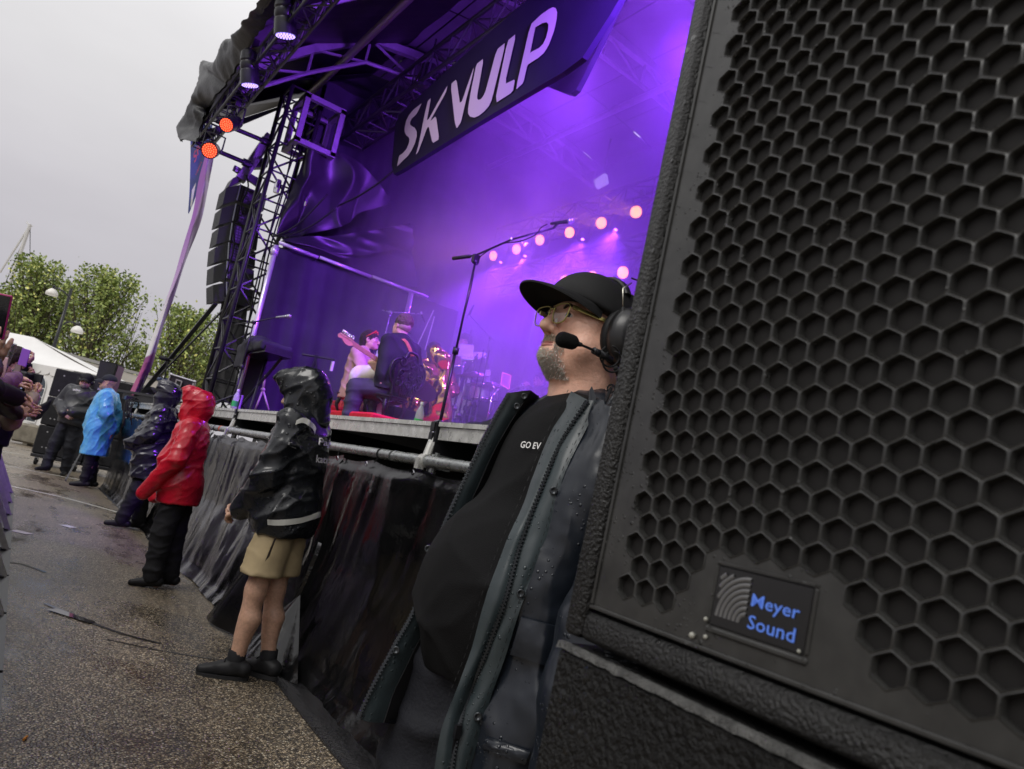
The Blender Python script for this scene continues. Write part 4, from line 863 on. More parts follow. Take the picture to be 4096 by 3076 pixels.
# street lamp
lampo=thing('street_lamp',dep(190,1440,30)*[1,1,0],'dark street lamp post with two white globe heads on curved arms','street lamp')
b=dep(206,1403,30); tpz=dep(291,1152,30); bx=(b+tpz)[:2]/2
g=G(); g.tube([(bx[0],bx[1],0),(bx[0],bx[1],tpz[2])],[.085,.055],10); g.obj('post',BLKM,lampo,True)
GLOB=M('lamp_globe',(.82,.80,.74),.35)
pt=lambda x,y:(lambda q:q)(dep(x,y,29.95))
for arm,hd in (([(284,1200),(270,1180),(240,1157),(215,1153)],(208,1172)),([(254,1297),(275,1288),(300,1291),(308,1302)],(309,1322))):
    g=G(); g.tube(catmull(np.array([pt(*q) for q in arm]),10),.035,6); g.obj('arm',BLKM,lampo,True)
    c=pt(*hd); hdz=unit(np.array([0,0,1.])); g=G(); g.lathe(c-[0,0,.10],hdz,[(0,.20),(.02,.23),(.12,.22),(.22,.15),(.28,.07),(.30,.03)],16); g.obj('globe',GLOB,lampo,True)
    g=G(); g.lathe(c+[0,0,.18],hdz,[(0,.06),(.12,.05),(.14,.02)],8); g.obj('cap',BLKM,lampo)
# sailing boat mast
ms=thing('sailboat_mast',dep(-20,1500,70)*[1,1,0],'white sailing boat mast with stays rising behind the trees','mast')
MW=M('mast_white',(.8,.8,.78),.4); top=dep(121,897,70); bot=dep(0,1250,70); bot=bot+(bot-top)*1.5
g=G(); g.tube([top,bot],.16,8); g.obj('spar',MW,ms)
g=G(); g.tube([dep(118,905,70),dep(0,1090,70)],.10,6); g.obj('furled_sail',MW,ms)
for a,b in (((121,897),(118,1210)),((119,900),(2,1180)),((117,900),(20,1215))): g=G(); g.tube([dep(*a,70),dep(*b,70)],.03,4); g.obj('stay',BLKM,ms)
g=G(); g.tube([dep(30,1092,70),dep(86,1098,70)],.04,5); g.tube([dep(105,890,70),dep(130,905,70)],.05,5); g.tube([dep(108,885,70),dep(112,899,70)],.03,5); g.obj('spreader',MW,ms)
# feather flag: width and colour run along its length
def flagmat():
    m=bpy.data.materials.new('flag_print'); m.use_nodes=True; t=m.node_tree; b=t.nodes['Principled BSDF']; b.inputs['Roughness'].default_value=.6
    a=nn(t,'ShaderNodeAttribute',attribute_name='flaguv'); s=nn(t,'ShaderNodeSeparateXYZ'); lk(t,a.outputs['Vector'],s.inputs[0])
    r=nn(t,'ShaderNodeValToRGB'); lk(t,s.outputs[0],r.inputs[0]); e=r.color_ramp.elements
    e[0].position=0; e[0].color=(.36,.12,.50,1); e[1].position=1; e[1].color=(.42,.12,.22,1)
    for p,c in ((.30,(.36,.13,.52)),(.52,(.55,.36,.66)),(.60,(.74,.70,.76)),(.80,(.78,.77,.77)),(.815,(.78,.77,.77)),(.825,(.22,.05,.19)),(.91,(.40,.06,.24))): k=e.new(p); k.color=(*c,1)
    r2=nn(t,'ShaderNodeValToRGB'); lk(t,s.outputs[0],r2.inputs[0]); e=r2.color_ramp.elements
    e[0].position=0; e[0].color=(.52,.36,.64,1); e[1].position=1; e[1].color=(.16,.05,.30,1)
    for p,c in ((.40,(.58,.46,.70)),(.60,(.40,.24,.62)),(.80,(.30,.18,.50)),(.825,(.20,.04,.22))): k=e.new(p); k.color=(*c,1)
    mr=nn(t,'ShaderNodeMapRange'); mr.inputs[1].default_value=.40; mr.inputs[2].default_value=.60; lk(t,s.outputs[1],mr.inputs[0])
    mx=nn(t,'ShaderNodeMixRGB'); lk(t,mr.outputs[0],mx.inputs[0]); lk(t,r.outputs[0],mx.inputs[1]); lk(t,r2.outputs[0],mx.inputs[2]); lk(t,mx.outputs[0],b.inputs['Base Color'])
    return m
FD=12.6
fl_=thing('feather_flag',dep(525,1580,FD),'tall purple and white feather flag swaying at the end of the stage','flag')
LP=[(838,560),(805,680),(775,830),(745,940),(706,1080),(662,1200),(620,1320),(590,1400),(560,1480),(514,1582)]; RP_=[(862,560),(846,680),(830,775),(804,880),(757,1010),(718,1120),(664,1280),(633,1380),(607,1462),(556,1580)]
rows=[[dep(*a,FD+.05),dep((a[0]+b[0])/2,(a[1]+b[1])/2,FD-.14),dep(*b,FD+.06)] for a,b in zip(LP,RP_)]
Gd=loft(rows,90,14); Gd=Gd+np.stack([0*Gd[...,0],.05*np.sin(Gd[...,2]*5+np.arange(14)*.5),0*Gd[...,0]],-1)
g=G(); g.grid(Gd); o=g.obj('banner_cloth',flagmat(),fl_,True)
at=o.data.attributes.new('flaguv','FLOAT_VECTOR','POINT'); uv=np.stack(np.meshgrid(np.linspace(0,1,90),np.linspace(0,1,14),indexing='ij')+[np.zeros((90,14))],-1).reshape(-1,3); at.data.foreach_set('vector',uv.ravel())
FB=M('flag_blue',(.10,.12,.32),.6,noise=(3,.12)); FR=M('flag_red_print',(.55,.10,.18),.6)
rows=[[dep(*q,FD+.25) for q in r_] for r_ in ([(760,500),(800,500),(850,500)],[(762,600),(790,610),(835,620)],[(760,700),(780,705),(806,712)],[(757,780),(765,785),(778,800)],[(752,850),(753,852),(755,856)])]
Gd=loft(rows,40,10); g=G(); g.grid(Gd); g.obj('rear_fold',FB,fl_,True)
q0=dep(778,655,FD+.2); text('lettering','SK',q0,dep(795,615,FD+.2)-q0,dep(770,605,FD+.2)-q0,.15,FR,fl_,bold=.015,width=.32)
q0=dep(786,705,FD+.18); text('lettering','vulpture',q0,dep(806,660,FD+.18)-q0,dep(780,697,FD+.18)-q0,.045,FR,fl_,width=.25)
q0=dep(766,770,FD+.2); P=[dep(773,755,FD+.2),dep(778,752,FD+.2),dep(781,735,FD+.2),dep(766,835,FD+.2),dep(762,840,FD+.2)]; g=G(); g.prism([dep(768,760,FD+.18),dep(784,730,FD+.18),dep(765,835,FD+.18),dep(762,822,FD+.18)],(0,.004,0)); g.obj('white_patch',WHT_PRINT,fl_)
def ftext(txt,x,y,x2,y2,h,mat,**k):
    q=dep(x,y,FD-.17); r=dep(x2,y2,FD-.17)-q; u_=np.cross(np.cross(r,np.array(ray(x,y))),r); u_=u_ if u_[2]>0 else -u_
    text('lettering',txt,q,r,u_,h,mat,fl_,width=np.linalg.norm(r),off=0,**k)
ftext('[BR',617,1298,634,1302,.06,BLKM); ftext('Stat',610,1338,623,1341,.04,BLKM); ftext('Enge',601,1344,617,1348,.04,BLKM); ftext('B.',585,1382,595,1384,.05,BLKM)
ftext('prand',558,1458,592,1448,.13,WHT_PRINT,bold=.01); ftext('shadisto',537,1500,578,1484,.09,WHT_PRINT,bold=.01)
ftext('E BL',668,1195,682,1150,.04,BLKM); ftext('BE DO',722,1065,742,1010,.03,BLKM)
g=G(); g.tube([dep(553,1585,FD),dep(610,1430,FD),dep(708,1120,FD+.06),dep(800,870,FD+.06),dep(846,670,FD+.06)],[.016,.012,.009,.007,.006],6); g.obj('pole',PIPE,fl_,True)
g=G(); q=dep(535,1585,FD); g.box((q[0],q[1],DZ+.03),(.12,.12,.03)); g.obj('base',BLKM,fl_)

# ------------------------------------------------------------------ far end of the pit: subwoofer wall on dollies
SUBM=M('sub_cabinet',(.015,.015,.017),.5,noise=(15,.3),bump=(200,.25)); 
A=np.array([.93,18.3,0.]); B=np.array([2.75,17.55,0.]); d=unit(B-A); nr=np.array([-d[1],d[0],0]); nr=nr if nr[1]>0 else -nr; R=[d,nr,np.array([0,0,1.])]
Wc=np.linalg.norm(B-A)/2; Hh=.60
lab=[['lowest sub cabinet of the left stack behind the guard','middle sub cabinet of the left stack behind the guard','top sub cabinet of the left stack behind the guard'],['lowest sub cabinet of the right stack by the blue poncho','middle sub cabinet of the right stack by the blue poncho','top sub cabinet of the right stack under the small speaker']]
for i in range(2):
    t=thing('dolly',A+d*Wc*(i+.5)+nr*.4,['left black dolly board on castors under the subwoofers','right black dolly board on castors under the subwoofers'][i],'dolly')
    c=A+d*Wc*(i+.5)+nr*.38; g=G(); g.bevbox(c+[0,0,.19],(Wc/2-.01,.42,.035),.012,R); g.obj('board',BLKM,t)
    for sx in(-1,1):
        for sy in (-1,1):
            w=c+d*sx*(Wc/2-.12)+nr*sy*.33+[0,0,.075]; g=G(); g.lathe(w-d*.02,d,[(0,.03),(0,.075),(.04,.075),(.04,.03)],14); g.lathe(w-d*.022,d,[(0,.012),(.044,.012)],8); g.obj('castor',BLKR,t); g=G(); g.box(w+[0,0,.06],(.03,.04,.03),R); g.obj('fork',STEEL,t)
    for k in range(3):
        c2=c+[0,0,.225+Hh*(k+.5)]; t=thing('subwoofer',c2-[0,0,Hh/2],lab[i][k],'subwoofer','subwoofers stacked on dollies')
        g=G(); g.bevbox(c2,(Wc/2-.004,.40,Hh/2-.004),.02,R); g.obj('cabinet',SUBM,t)
        g=G(); f=c2-nr*.402
        for sx in (-.32,-.24,.22,.3): g.lathe(f+d*sx*Wc-np.array([0,0,.15]),-nr,[(0,.016),(.006,.014)],8)
        for sx in (-.3,.3): g.lathe(f+d*sx*Wc+np.array([0,0,.17]),-nr,[(0,.018),(.006,.014)],8)
        g.obj('rivet',M('rivet_grey',(.35,.35,.36),.4,.4) if (i,k)==(0,0) else bpy.data.materials['rivet_grey'],t)
        g=G(); g.box(f+d*.0+[0,0,.15]+nr*.001,(.05,.004,.08),R); g.obj('latch_plate',BLKM,t)
# loudspeaker on a pole in front of the stack
c0=dep(440,1500,14.6); dq=dep(470,1575,14.6)-dep(370,1568,14.6)
t=thing('loudspeaker',dep(420,1575,14.6),'black loudspeaker with a purple tinted side standing above the subwoofers','loudspeaker')
f=[dep(*q,14.5) for q in ((402,1440),(470,1455),(432,1574),(368,1568))]; dv=np.array([.18,.38,0]); 
g=G(); g.prism([q for q in f],dv); g.obj('cabinet',SUBM,t)
GRL=M('grille_grey',(.045,.045,.048),.55,bump=(400,.5)); g=G(); m_=sum(f)/4; g.prism([m_+(q-m_)*.93-unit(dv)*.008 for q in f],dv*.01); g.obj('grille',GRL,t)
g=G(); q=dep(398,1557,14.47); g.box(q,(.035,.006,.02)); g.obj('badge',M('badge_grey',(.4,.4,.42),.4),t)
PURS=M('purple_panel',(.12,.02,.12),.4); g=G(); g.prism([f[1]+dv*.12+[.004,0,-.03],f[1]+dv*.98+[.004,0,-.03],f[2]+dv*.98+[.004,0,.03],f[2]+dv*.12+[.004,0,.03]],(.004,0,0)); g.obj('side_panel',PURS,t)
q=dep(400,1572,14.7); ps=thing('speaker_pole',np.array([q[0],q[1],0]),'black pole with a tripod leg carrying the small loudspeaker','stand'); g=G(); g.tube([q,[q[0],q[1],.45]],.02,8); g.obj('pole',BLKM,ps)
for e_ in ((262,1922),(480,1900)): g=G(); E_=onz(*e_,0.012); g.box((E_+[q[0],q[1],.62])/2,(np.linalg.norm(E_-[q[0],q[1],.62])/2,.012,.02),[unit(E_-[q[0],q[1],.62]),*frame(E_-[q[0],q[1],.62])]); g.obj('leg',M('leg_grey',(.12,.12,.125),.4,.4) if 'leg_grey' not in bpy.data.materials else bpy.data.materials['leg_grey'],ps)
# folded black bag / cloth hanging left of the guard
v=SDF(dep(170,1640,13.6)-.5,dep(170,1640,13.6)+.5,.02); P_=[dep(x,y,13.7) for x,y in ((205,1602),(175,1630),(145,1655),(122,1650))]; v.chain(P_,[.025,.06,.09,.05],.05); v.cap(P_[2],dep(135,1672,13.7),.05,.03,.04)
tag(soft('cloth_bag',v,BLKR,None,wr=[(9,.03,2,'r')]),'black cloth bag swinging beside the guard at the subwoofers','bag')
# flight case, table gear and microphone at the far end of the stage
fc=thing('flight_case',dep(700,1560,12.6)*[1,1,0]+[0,0,DZ],'purple tinted black flight case with aluminium edges and a butterfly handle','flight case')
q=[dep(*p_,12.6) for p_ in ((685,1498),(778,1527),(748,1600),(650,1577))]; dv=np.array([.10,.42,0]); g=G(); g.prism(q,dv); g.obj('body',M('case_laminate',(.035,.025,.045),.4),fc)
ALP=M('case_aluminium',(.55,.52,.58),.3,.8)
for a,b in ((0,1),(1,2),(3,0)): g=G(); g.tube([q[a],q[b]],.018,4); g.obj('edge',ALP,fc)
for a in (0,1): g=G(); g.tube([q[a],q[a]+dv],.018,4); g.obj('edge',ALP,fc)
g=G(); g.tube([q[1]+dv,q[2]+dv],.018,4); g.obj('edge',ALP,fc)
for a in (0,1): g=G(); g.ball(q[a],.03,8); g.obj('ball_corner',ALP,fc)
H_=[dep(*p_,12.57) for p_ in ((704,1515),(730,1524),(722,1550),(698,1542))]; g=G(); g.prism(H_,-unit(dv)*.012); fh=g.obj('handle_dish',ALP,fc); Hc=sum(H_)/4; g=G(); g.prism([Hc+(p_-Hc)*.62-unit(dv)*.013 for p_ in H_],-unit(dv)*.004); g.obj('handle_well',BLKM,fh)
g=G(); A=dep(510,1606,12.9);B=dep(690,1624,12.2); d_=unit((B-A)*[1,1,0]); g.box(((A+B)/2)*[1,1,0]+[0,0,DZ+.13],(.62,.25,.02),[d_,np.array([-d_[1],d_[0],0]),np.array([0,0,1.])]); t=thing('equipment_table',((A+B)/2)*[1,1,0]+[0,0,DZ],'low black equipment tray with tangled cables on the stage end','table'); g.obj('tray',BLKM,t)
g=G(); g.box(((A+B)/2)*[1,1,0]+[0,0,DZ+.06],(.5,.2,.055),[d_,np.array([-d_[1],d_[0],0]),np.array([0,0,1.])]); g.obj('rack',BLKM,t)
r=np.random.default_rng(5)
for i in range(9):
    a_=dep(505+r.random()*60,1592+r.random()*25,12.2); b_=dep(490+r.random()*40,1650+r.random()*60,11.9); m_=(a_+b_)/2+np.array([-.12*r.random(),0,.12*r.random()]); g=G(); g.tube(catmull(np.array([a_,m_+[0,0,.08],b_]),9),.009,5); g.obj('cable',BLKR,t,True)
c=dep(600,1580,12.5); t=thing('cable_reel',c-[0,0,.13],'round black cable reel standing on the equipment tray','cable reel'); rv=unit(ray(600,1580)); 
for s_ in (-.06,.05): g=G(); g.lathe(c+rv*s_,rv,[(0,.03),(0,.14),(.015,.14),(.015,.03)],18); g.obj('flange',BLKR,t)
g=G(); g.lathe(c-rv*.06,rv,[(0,.09),(.12,.09)],14); g.obj('cable_drum',M('cable_grey',(.05,.05,.055),.5),t)
for off in ((10,4),(-12,-2)): g=G(); g.lathe(dep(600+off[0],1580+off[1],12.42),-rv,[(0,.025),(.02,.022)],8); g.obj('socket',M('socket_grey',(.2,.2,.22),.4) if 'socket_grey' not in bpy.data.materials else bpy.data.materials['socket_grey'],t)
t=thing('microphone_stand',dep(655,1610,11.6)*[1,1,0]+[0,0,DZ],'black microphone stand with a furry shotgun microphone at the stage end','microphone stand')
g=G(); g.tube([dep(640,1605,11.6),dep(672,1440,11.6)],.012,6); g.obj('pole',BLKM,t)
g=G(); g.tube([dep(672,1440,11.6),dep(690,1441,11.6)],.010,6); g.obj('mount',BLKM,t)
g=G(); g.tube([dep(636,1428,11.6),dep(642,1430,11.6),dep(662,1436,11.6),dep(680,1440,11.6)],[.012,.035,.035,.012],8); g.obj('windshield',BLKR,t,True)
g=G(); g.ball(dep(640,1518,11.7),(.05,.05,.04),8); g.tube([dep(635,1518,11.7),dep(668,1518,11.7)],.025,6); g.obj('second_microphone',M('dark_blue',(.02,.04,.10),.4),t,True)
g=G(); g.tube([dep(645,1535,11.6),dep(630,1612,11.6)],.035,6); g.obj('clamp_bag',BLKR,t)

# ------------------------------------------------------------------ crowd barrier at the left edge
GALV=M('barrier_aluminium',(.40,.39,.37),.36,.45,noise=(14,.2)); bxx=lambda y:.245+.026*y
bays=[1.9,3.0,4.1,5.2,6.3,7.4,8.5,9.6,10.7,11.8]
ords=['nearest','second','third','fourth','fifth','sixth','seventh','eighth','farthest']
for i,(a,b) in enumerate(zip(bays[:-1],bays[1:])):
    t=thing('crowd_barrier',(bxx(a)-.5,(a+b)/2,0),'aluminium crowd barrier bay at the left edge, %s from the camera'%ords[i],'barrier','crowd barrier bays along the pit')
    xa,xb=bxx(a),bxx(b)
    g=G(); g.prism([(xa-.58,a+.02,.05),(xb-.58,b-.02,.05),(xb-.58,b-.02,1.06),(xa-.58,a+.02,1.06)],(-.012,0,0)); g.obj('front_sheet',GALV,t)
    g=G(); g.tube([(xa-.57,a+.01,1.07),(xb-.57,b-.01,1.07)],.028,8); g.obj('top_rail',GALV,t)
    for y in (a+.04,b-.04):
        x=bxx(y); g=G(); A=np.array([x-.55,y,1.0]);B=np.array([x-.03,y,.03]); dd=unit(B-A); g.box((A+B)/2,(np.linalg.norm(B-A)/2,.02,.02),[dd,np.array([0,1.,0]),np.cross(dd,[0,1.,0])]); g.obj('brace',GALV,t)
    for yy,zz in ((a+.25,.36),(a+.62,.36),(a+.25,.68),(a+.62,.68)):
        x=bxx(yy)-.04-.52*zz; g=G(); g.prism([(x-.10,yy,zz+.13),(x-.10,yy+.24,zz+.13),(x,yy+.24,zz-.10),(x,yy,zz-.10)],(.006,0,0)); g.obj('slot_plate',GALV,t)
    g=G(); g.prism([(xa-.60,a+.02,.012),(xa,a+.02,.012),(xb,b-.02,.012),(xb-.60,b-.02,.012)],(0,0,.03)); g.obj('foot_plate',BLKM,t)
    for y in (a+.10,b-.10): g=G(); g.lathe((bxx(y)-.05,y,.042),(0,0,1),[(0,.02),(.012,.018)],8); g.obj('bolt',BLKM,t)
g=G(); g.tube([dep(0,1385,5.6),dep(40,1380,5.6)],.02,8); g.tube([dep(52,1373,5.6),dep(6,1490,5.6)],.028,8); tag(g.obj('railing',STEEL),'steel railing end behind the crowd at the left edge','railing')
# ------------------------------------------------------------------ people
def rotz(a): c,s=math.cos(a),math.sin(a); return np.array([[c,s,0],[-s,c,0],[0,0,1.]])   # rows = images of local axes
def rotx(a): c,s=math.cos(a),math.sin(a); return np.array([[1,0,0],[0,c,s],[0,-s,c.real if hasattr(c,'real') else c]])
def roty(a): c,s=math.cos(a),math.sin(a); return np.array([[c,0,-s],[0,1,0],[s,0,c]])
def headsdf(h,fat=0.,neck=.06,chin=0.,neckdir=(0,-.035,-.20)):
    s=SDF((-.13,-.16,-.24),(.13,.17,.16),h); k=.02
    s.ell((0,-.014,.03),(.077,.098,.090),k); s.ell((0,.03,-.03),(.060+fat*.5,.060,.085),.03)
    for q in (-1,1):
        s.cap((q*(.050+fat),.0,-.052),(q*.012,.066,-.090),.022+fat*.5,.021,.025)
        s.ell((q*.043,.058,-.018),(.024,.026,.022),.02); s.ell((q*(.04+fat*.6),.045,-.06),(.028+fat,.03,.035),.025)
        s.ell((q*.077,-.008,-.008),(.011,.021,.032),.008); s.ell((q*.084,.0,-.006),(.005,.010,.016),.006,'s')
    s.cap((-.036,.078,.022),(.036,.078,.022),.014,.014,.015)
    for q in (-1,1): s.ell((q*.032,.103,.000),(.019,.018,.014),.014,'s'); s.ell((q*.032,.0805,.000),(.0158,.0158,.0150),.004); s.box((q*.032,.100,-.0005),(.0125,.018,.0040),.003,.002,'s')
    s.cap((0,.088,.014),(0,.118,-.028),.0075,.0125,.010)
    s.ell((0,.117,-.034),(.013,.013,.011),.008)
    for q in (-1,1): s.ell((q*.0125,.102,-.037),(.0085,.013,.0095),.006); s.ell((q*.007,.110,-.047),(.0045,.007,.004),.003,'s')
    s.ell((0,.075,-.066),(.034,.028,.026),.015)
    s.cap((-.021,.090,-.064),(.021,.090,-.064),.0055,.0055,.006); s.cap((-.0,.100,-.0635),(.0,.100,-.0635),.006,.006,.006)
    s.cap((-.019,.090,-.0745),(.019,.090,-.0745),.0065,.0065,.006); s.ell((0,.099,-.0745),(.014,.007,.007),.006)
    s.box((0,.104,-.0688),(.026,.012,.0011),.001,.004,'s')
    s.ell((0,.085,-.093),(.022+fat*.4,.021,.017),.018)
    s.cap((0,-.01,-.07),neckdir,neck+fat*1.2,neck*1.05+fat*1.2,.03)
    if fat:
        for q in (-1,1):
            s.chain([(q*.019,.101,-.036),(q*.029,.093,-.052),(q*.034,.084,-.070)],[.0022,.003,.002],.007,'s'); s.chain([(q*.018,.100,-.014),(q*.032,.099,-.0195),(q*.046,.088,-.014)],[.0016,.0022,.0016],.006,'s')
            for w_ in (-.004,.003,.010): s.cap((q*.056,.076,w_*.6),(q*.066,.062,w_*1.6-.002),.0012,.0010,.005,'s')
    if fat: s.ell((0,.030,-.104),(.042,.045,.024),.03)
    return s
def handsdf(h,curl=.35,side=1,spread=.12,thumb=.6,point=False,fs=None):
    """local: x across (thumb at +x*side), y along the fingers, z = back of the hand; wrist at origin"""
    s=SDF((-.11,-.06,-.13),(.11,.21,.06),h)
    s.ell((0,.0,0),(.030,.03,.021),.02); s.box((0,.05,0),(.040,.047,.014),.013,.015); s.ell((side*.024,.03,-.010),(.021,.032,.016),.015)
    L=[.074,.083,.077,.060]; X=[.030,.010,-.011,-.031]
    for i in range(4):
        c=(fs[i] if fs else curl)*(1+.08*i); 
        if point and i==0: c=.1
        p=np.array([side*X[i],.090-.004*(i==3)-.006*(i==0),0]); a=-c*.7; az=side*spread*(1.2-i)*.5; q=[p-[0,.03,0],p]
        for seg,fr in enumerate((.45,.31,.24)):
            d=np.array([math.sin(az)*math.cos(a),math.cos(az)*math.cos(a),math.sin(a)]); p=p+d*L[i]*fr; q.append(p); a-=c*(1.1 if seg==0 else .8)
        s.chain(q,[.0098,.0095,.0085,.0078,.0068],.006)
    p=np.array([side*.032,.022,-.008]); d=unit([side*.75,.75,-thumb]); d2=unit([side*.25,.9,-thumb*1.1]); s.chain([p,p+d*.038,p+d*.038+d2*.032,p+d*.038+d2*.055],[.0135,.0115,.0105,.0075],.008)
    return s
DEF=dict(ank=[(-.10,0,.075),(.10,0,.075)],knee=[(-.095,.025,.49),(.095,.025,.49)],hip=[(-.088,0,.92),(.088,0,.92)],toe=[(-.12,.12,.03),(.12,.12,.03)],heel=[(-.1,-.05,.04),(.1,-.05,.04)],
 pel=(0,0,.97),waist=(0,.01,1.10),chest=(0,.01,1.29),sh=[(-.185,-.01,1.425),(.185,-.01,1.425)],elb=[(-.25,-.03,1.14),(.25,-.03,1.14)],wr=[(-.24,.10,.90),(.24,.10,.90)],neck=(0,-.015,1.47),head=(0,.03,1.625))
def pose(**k):
    J={a:(np.array(b,float)) for a,b in DEF.items()}
    for a,b in k.items(): J[a]=np.array(b,float)
    return J
class Person:
    def __init__(s,base,theta,Ht,J,skin,label,group=None,lean=0.,roll=0.,hrot=(0,0,0),h=.014,fat=0.,belly=0.,hands=((None,None)),hh=.006,legs=True,headh=.005,hs=1.):
        s.sc=Ht/1.75; s.J=J; s.R=roty(roll)@rotx(-lean)@rotz(theta)*s.sc; s.b=np.asarray(base,float); s.T=(s.R,s.b)
        s.HR=rotz(hrot[0]); s.HR=roty(hrot[2])@rotx(hrot[1])@rotz(hrot[0]); s.hc=J['head']; s.hs=hs
        V_,F_=[],[]
        def add(v,f): F_.append(f+sum(len(x) for x in V_)); V_.append(v)
        S_=SDF((-.75,-.75,0),(.75,.95,1.62),h)
        if legs:
            for i in (0,1): S_.chain([J['hip'][i],J['knee'][i],J['ank'][i]],[.085,.058,.040],.03); S_.cap(J['knee'][i]*.62+J['ank'][i]*.38+[0,-.018,0],J['knee'][i]*.4+J['ank'][i]*.6,.057,.038,.03); S_.chain([J['heel'][i],(J['heel'][i]+J['toe'][i])/2,J['toe'][i]],[.026,.024,.018],.015); S_.cap(J['ank'][i],J['heel'][i],.036,.028,.015)
        S_.chain([J['pel'],J['waist'],J['chest']],[.125,.12,.13],.05); 
        if belly: S_.ell(J['waist']+[0,belly*.6,-.02],(.17,.12+belly*.5,.17),.06)
        for q in (-.07,.07): S_.cap(J['waist']+[q,0,0],J['chest']+[q*1.2,0,.05],.10,.10,.05)
        S_.cap(J['sh'][0],J['sh'][1],.058,.058,.06); S_.cap(J['chest'],J['neck'],.10,.055+fat*1.8,.06); S_.cap(J['neck'],J['head']-[0,.02,.07],.055+fat*1.8,.05+fat*1.6,.03)
        for i in (0,1): S_.chain([J['sh'][i],J['elb'][i],J['wr'][i]],[.054,.043,.028],.03)
        v,f=S_.nets(); add(relax(v,f,1),f)
        hsdf=headsdf(headh,fat); v,f=hsdf.nets(); v=relax(v,f,1,.3)*hs; add(v@s.HR+s.hc,f)
        for i in (0,1):
            if hands and hands[i] is not None:
                hd=hands[i]; y=unit(hd['dir']); z=np.asarray(hd.get('back',(0,0,1)),float); z=unit(z-y*(y@z)); x=np.cross(y,z); Rr=np.array([x,y,z])
                q=handsdf(hh,hd.get('curl',.35),hd.get('side',-1 if i==1 else 1),thumb=hd.get('thumb',.6),point=hd.get('point',False),fs=hd.get('fs')); v,f=q.nets(); v=relax(v,f,1,.3); add(v*hd.get('s',1)@Rr+J['wr'][i]+y*.01,f)
        s.o=mesh('person',np.concatenate(V_)@s.R+s.b,np.concatenate(F_),skin,None,True); tag(s.o,label,'person',group)
    def w(s,p): return np.asarray(p,float)@s.R+s.b
    def hw(s,p): return s.w((np.asarray(p,float)*s.hs)@s.HR+s.hc)
    def part(s,name,sdf,mat,wr=None,rl=1,head=False,fn=None):
        if head: return soft(name,sdf,mat,s.o,(s.HR@s.R*s.hs,s.hc@s.R+s.b),wr,rl,fn)
        return soft(name,sdf,mat,s.o,s.T,wr,rl,fn)
    @staticmethod
    def loc(base,theta,Ht,q): return (np.asarray(q,float)-np.asarray(base,float))@np.linalg.inv(rotz(theta)*Ht/1.75)
    # ---- garments
    def shoes(s,mat,h=.010,sole=None,big=1.):
        for i in (0,1):
            J=s.J; S_=SDF(np.minimum(J['heel'][i],J['toe'][i])-.14,np.maximum(J['heel'][i],J['toe'][i])+[.14,.14,.17],h)
            S_.chain([J['heel'][i]+[0,-.01,.02],J['heel'][i]*.45+J['toe'][i]*.55+[0,0,.018],J['toe'][i]+[0,.02,.006]],[.043*big,.040*big,.029*big],.02); S_.cap(J['ank'][i]+[0,0,.01],J['heel'][i]*.7+J['toe'][i]*.3+[0,0,.03],.047*big,.043*big,.025)
            zmin=min(J['heel'][i][2],J['toe'][i][2])-.03; S_.box(np.array([0,0,zmin-.5]),(2,2,.5),.001,.004,'s'); s.part('shoe',S_,mat,[(25,.004,i,'n')])
    def trousers(s,mat,h=.013,wd=1.,low=0.,hem=None,wr=None):
        J=s.J; S_=SDF((-.55,-.6,.0),(.55,.85,1.14),h)
        for i in (0,1):
            a=J['ank'][i]+[0,0,.03+low]
            if hem is None: S_.chain([J['hip'][i],J['knee'][i],a],[.105*wd,.085*wd,.072*wd],.035)
            else:
                q=J['knee'][i]+(J['hip'][i]-J['knee'][i])*hem; S_.chain([J['hip'][i],q],[.110*wd,.118*wd],.035)
                qz=q[2]
        S_.cap(J['pel']+[-.05,0,-.02],J['pel']+[.05,0,-.02],.125,.125,.05); S_.chain([J['pel'],J['waist']],[.14,.135],.05)
        if hem is not None: S_.box((0,0,qz-.5),(1,1,.5),.002,.004,'s')
        return s.part('trousers' if hem is None else 'shorts',S_,mat,wr or [((2,3,6),.014,3,'f'),((-2,2,9),.009,5,'f'),(6,.012,7,'n')])
    def jacket(s,mat,h=.013,hem=.80,wd=1.,belly=0.,wr=None,sleeve=True,flare=0.,name='jacket',cuff=0.,short=False,extra=None,armr=(.085,.078,.062)):
        J=s.J; S_=SDF((-.75,-.75,.3),(.75,.95,1.62),h)
        S_.ell(J['chest'],(.225*wd,.155*wd,.25),.05); S_.ell(J['waist']+[0,belly*.6,0],(.205*wd,.15*wd+belly*.5,.22),.06); S_.ell(J['pel']+[0,belly*.35,-.04],(.21*wd+flare,.155*wd+belly*.3+flare,.24),.06)
        if hem<.75: S_.cap(J['pel']+[-.06,0,-.05],np.array([J['pel'][0]-.06,J['pel'][1],hem]),.14*wd+flare,.15*wd+flare,.06); S_.cap(J['pel']+[.06,0,-.05],np.array([J['pel'][0]+.06,J['pel'][1],hem]),.14*wd+flare,.15*wd+flare,.06)
        S_.cap(J['sh'][0],J['sh'][1],.075,.075,.05); S_.cap(J['chest']+[0,0,.1],J['neck']+[0,0,.01],.12,.072,.05)
        S_.box((J['pel'][0],J['pel'][1],hem-.5),(1.2,1.2,.5),.01,.01,'s')
        for i in (0,1):
            if sleeve:
                w=J['wr'][i]+(J['wr'][i]-J['elb'][i])*cuff
                if short: q=J['sh'][i]+(J['elb'][i]-J['sh'][i])*.82; S_.chain([J['sh'][i],q],[.078,.085],.03)
                else: S_.chain([J['sh'][i],J['elb'][i],w],armr,.02)
        if extra: extra(S_)
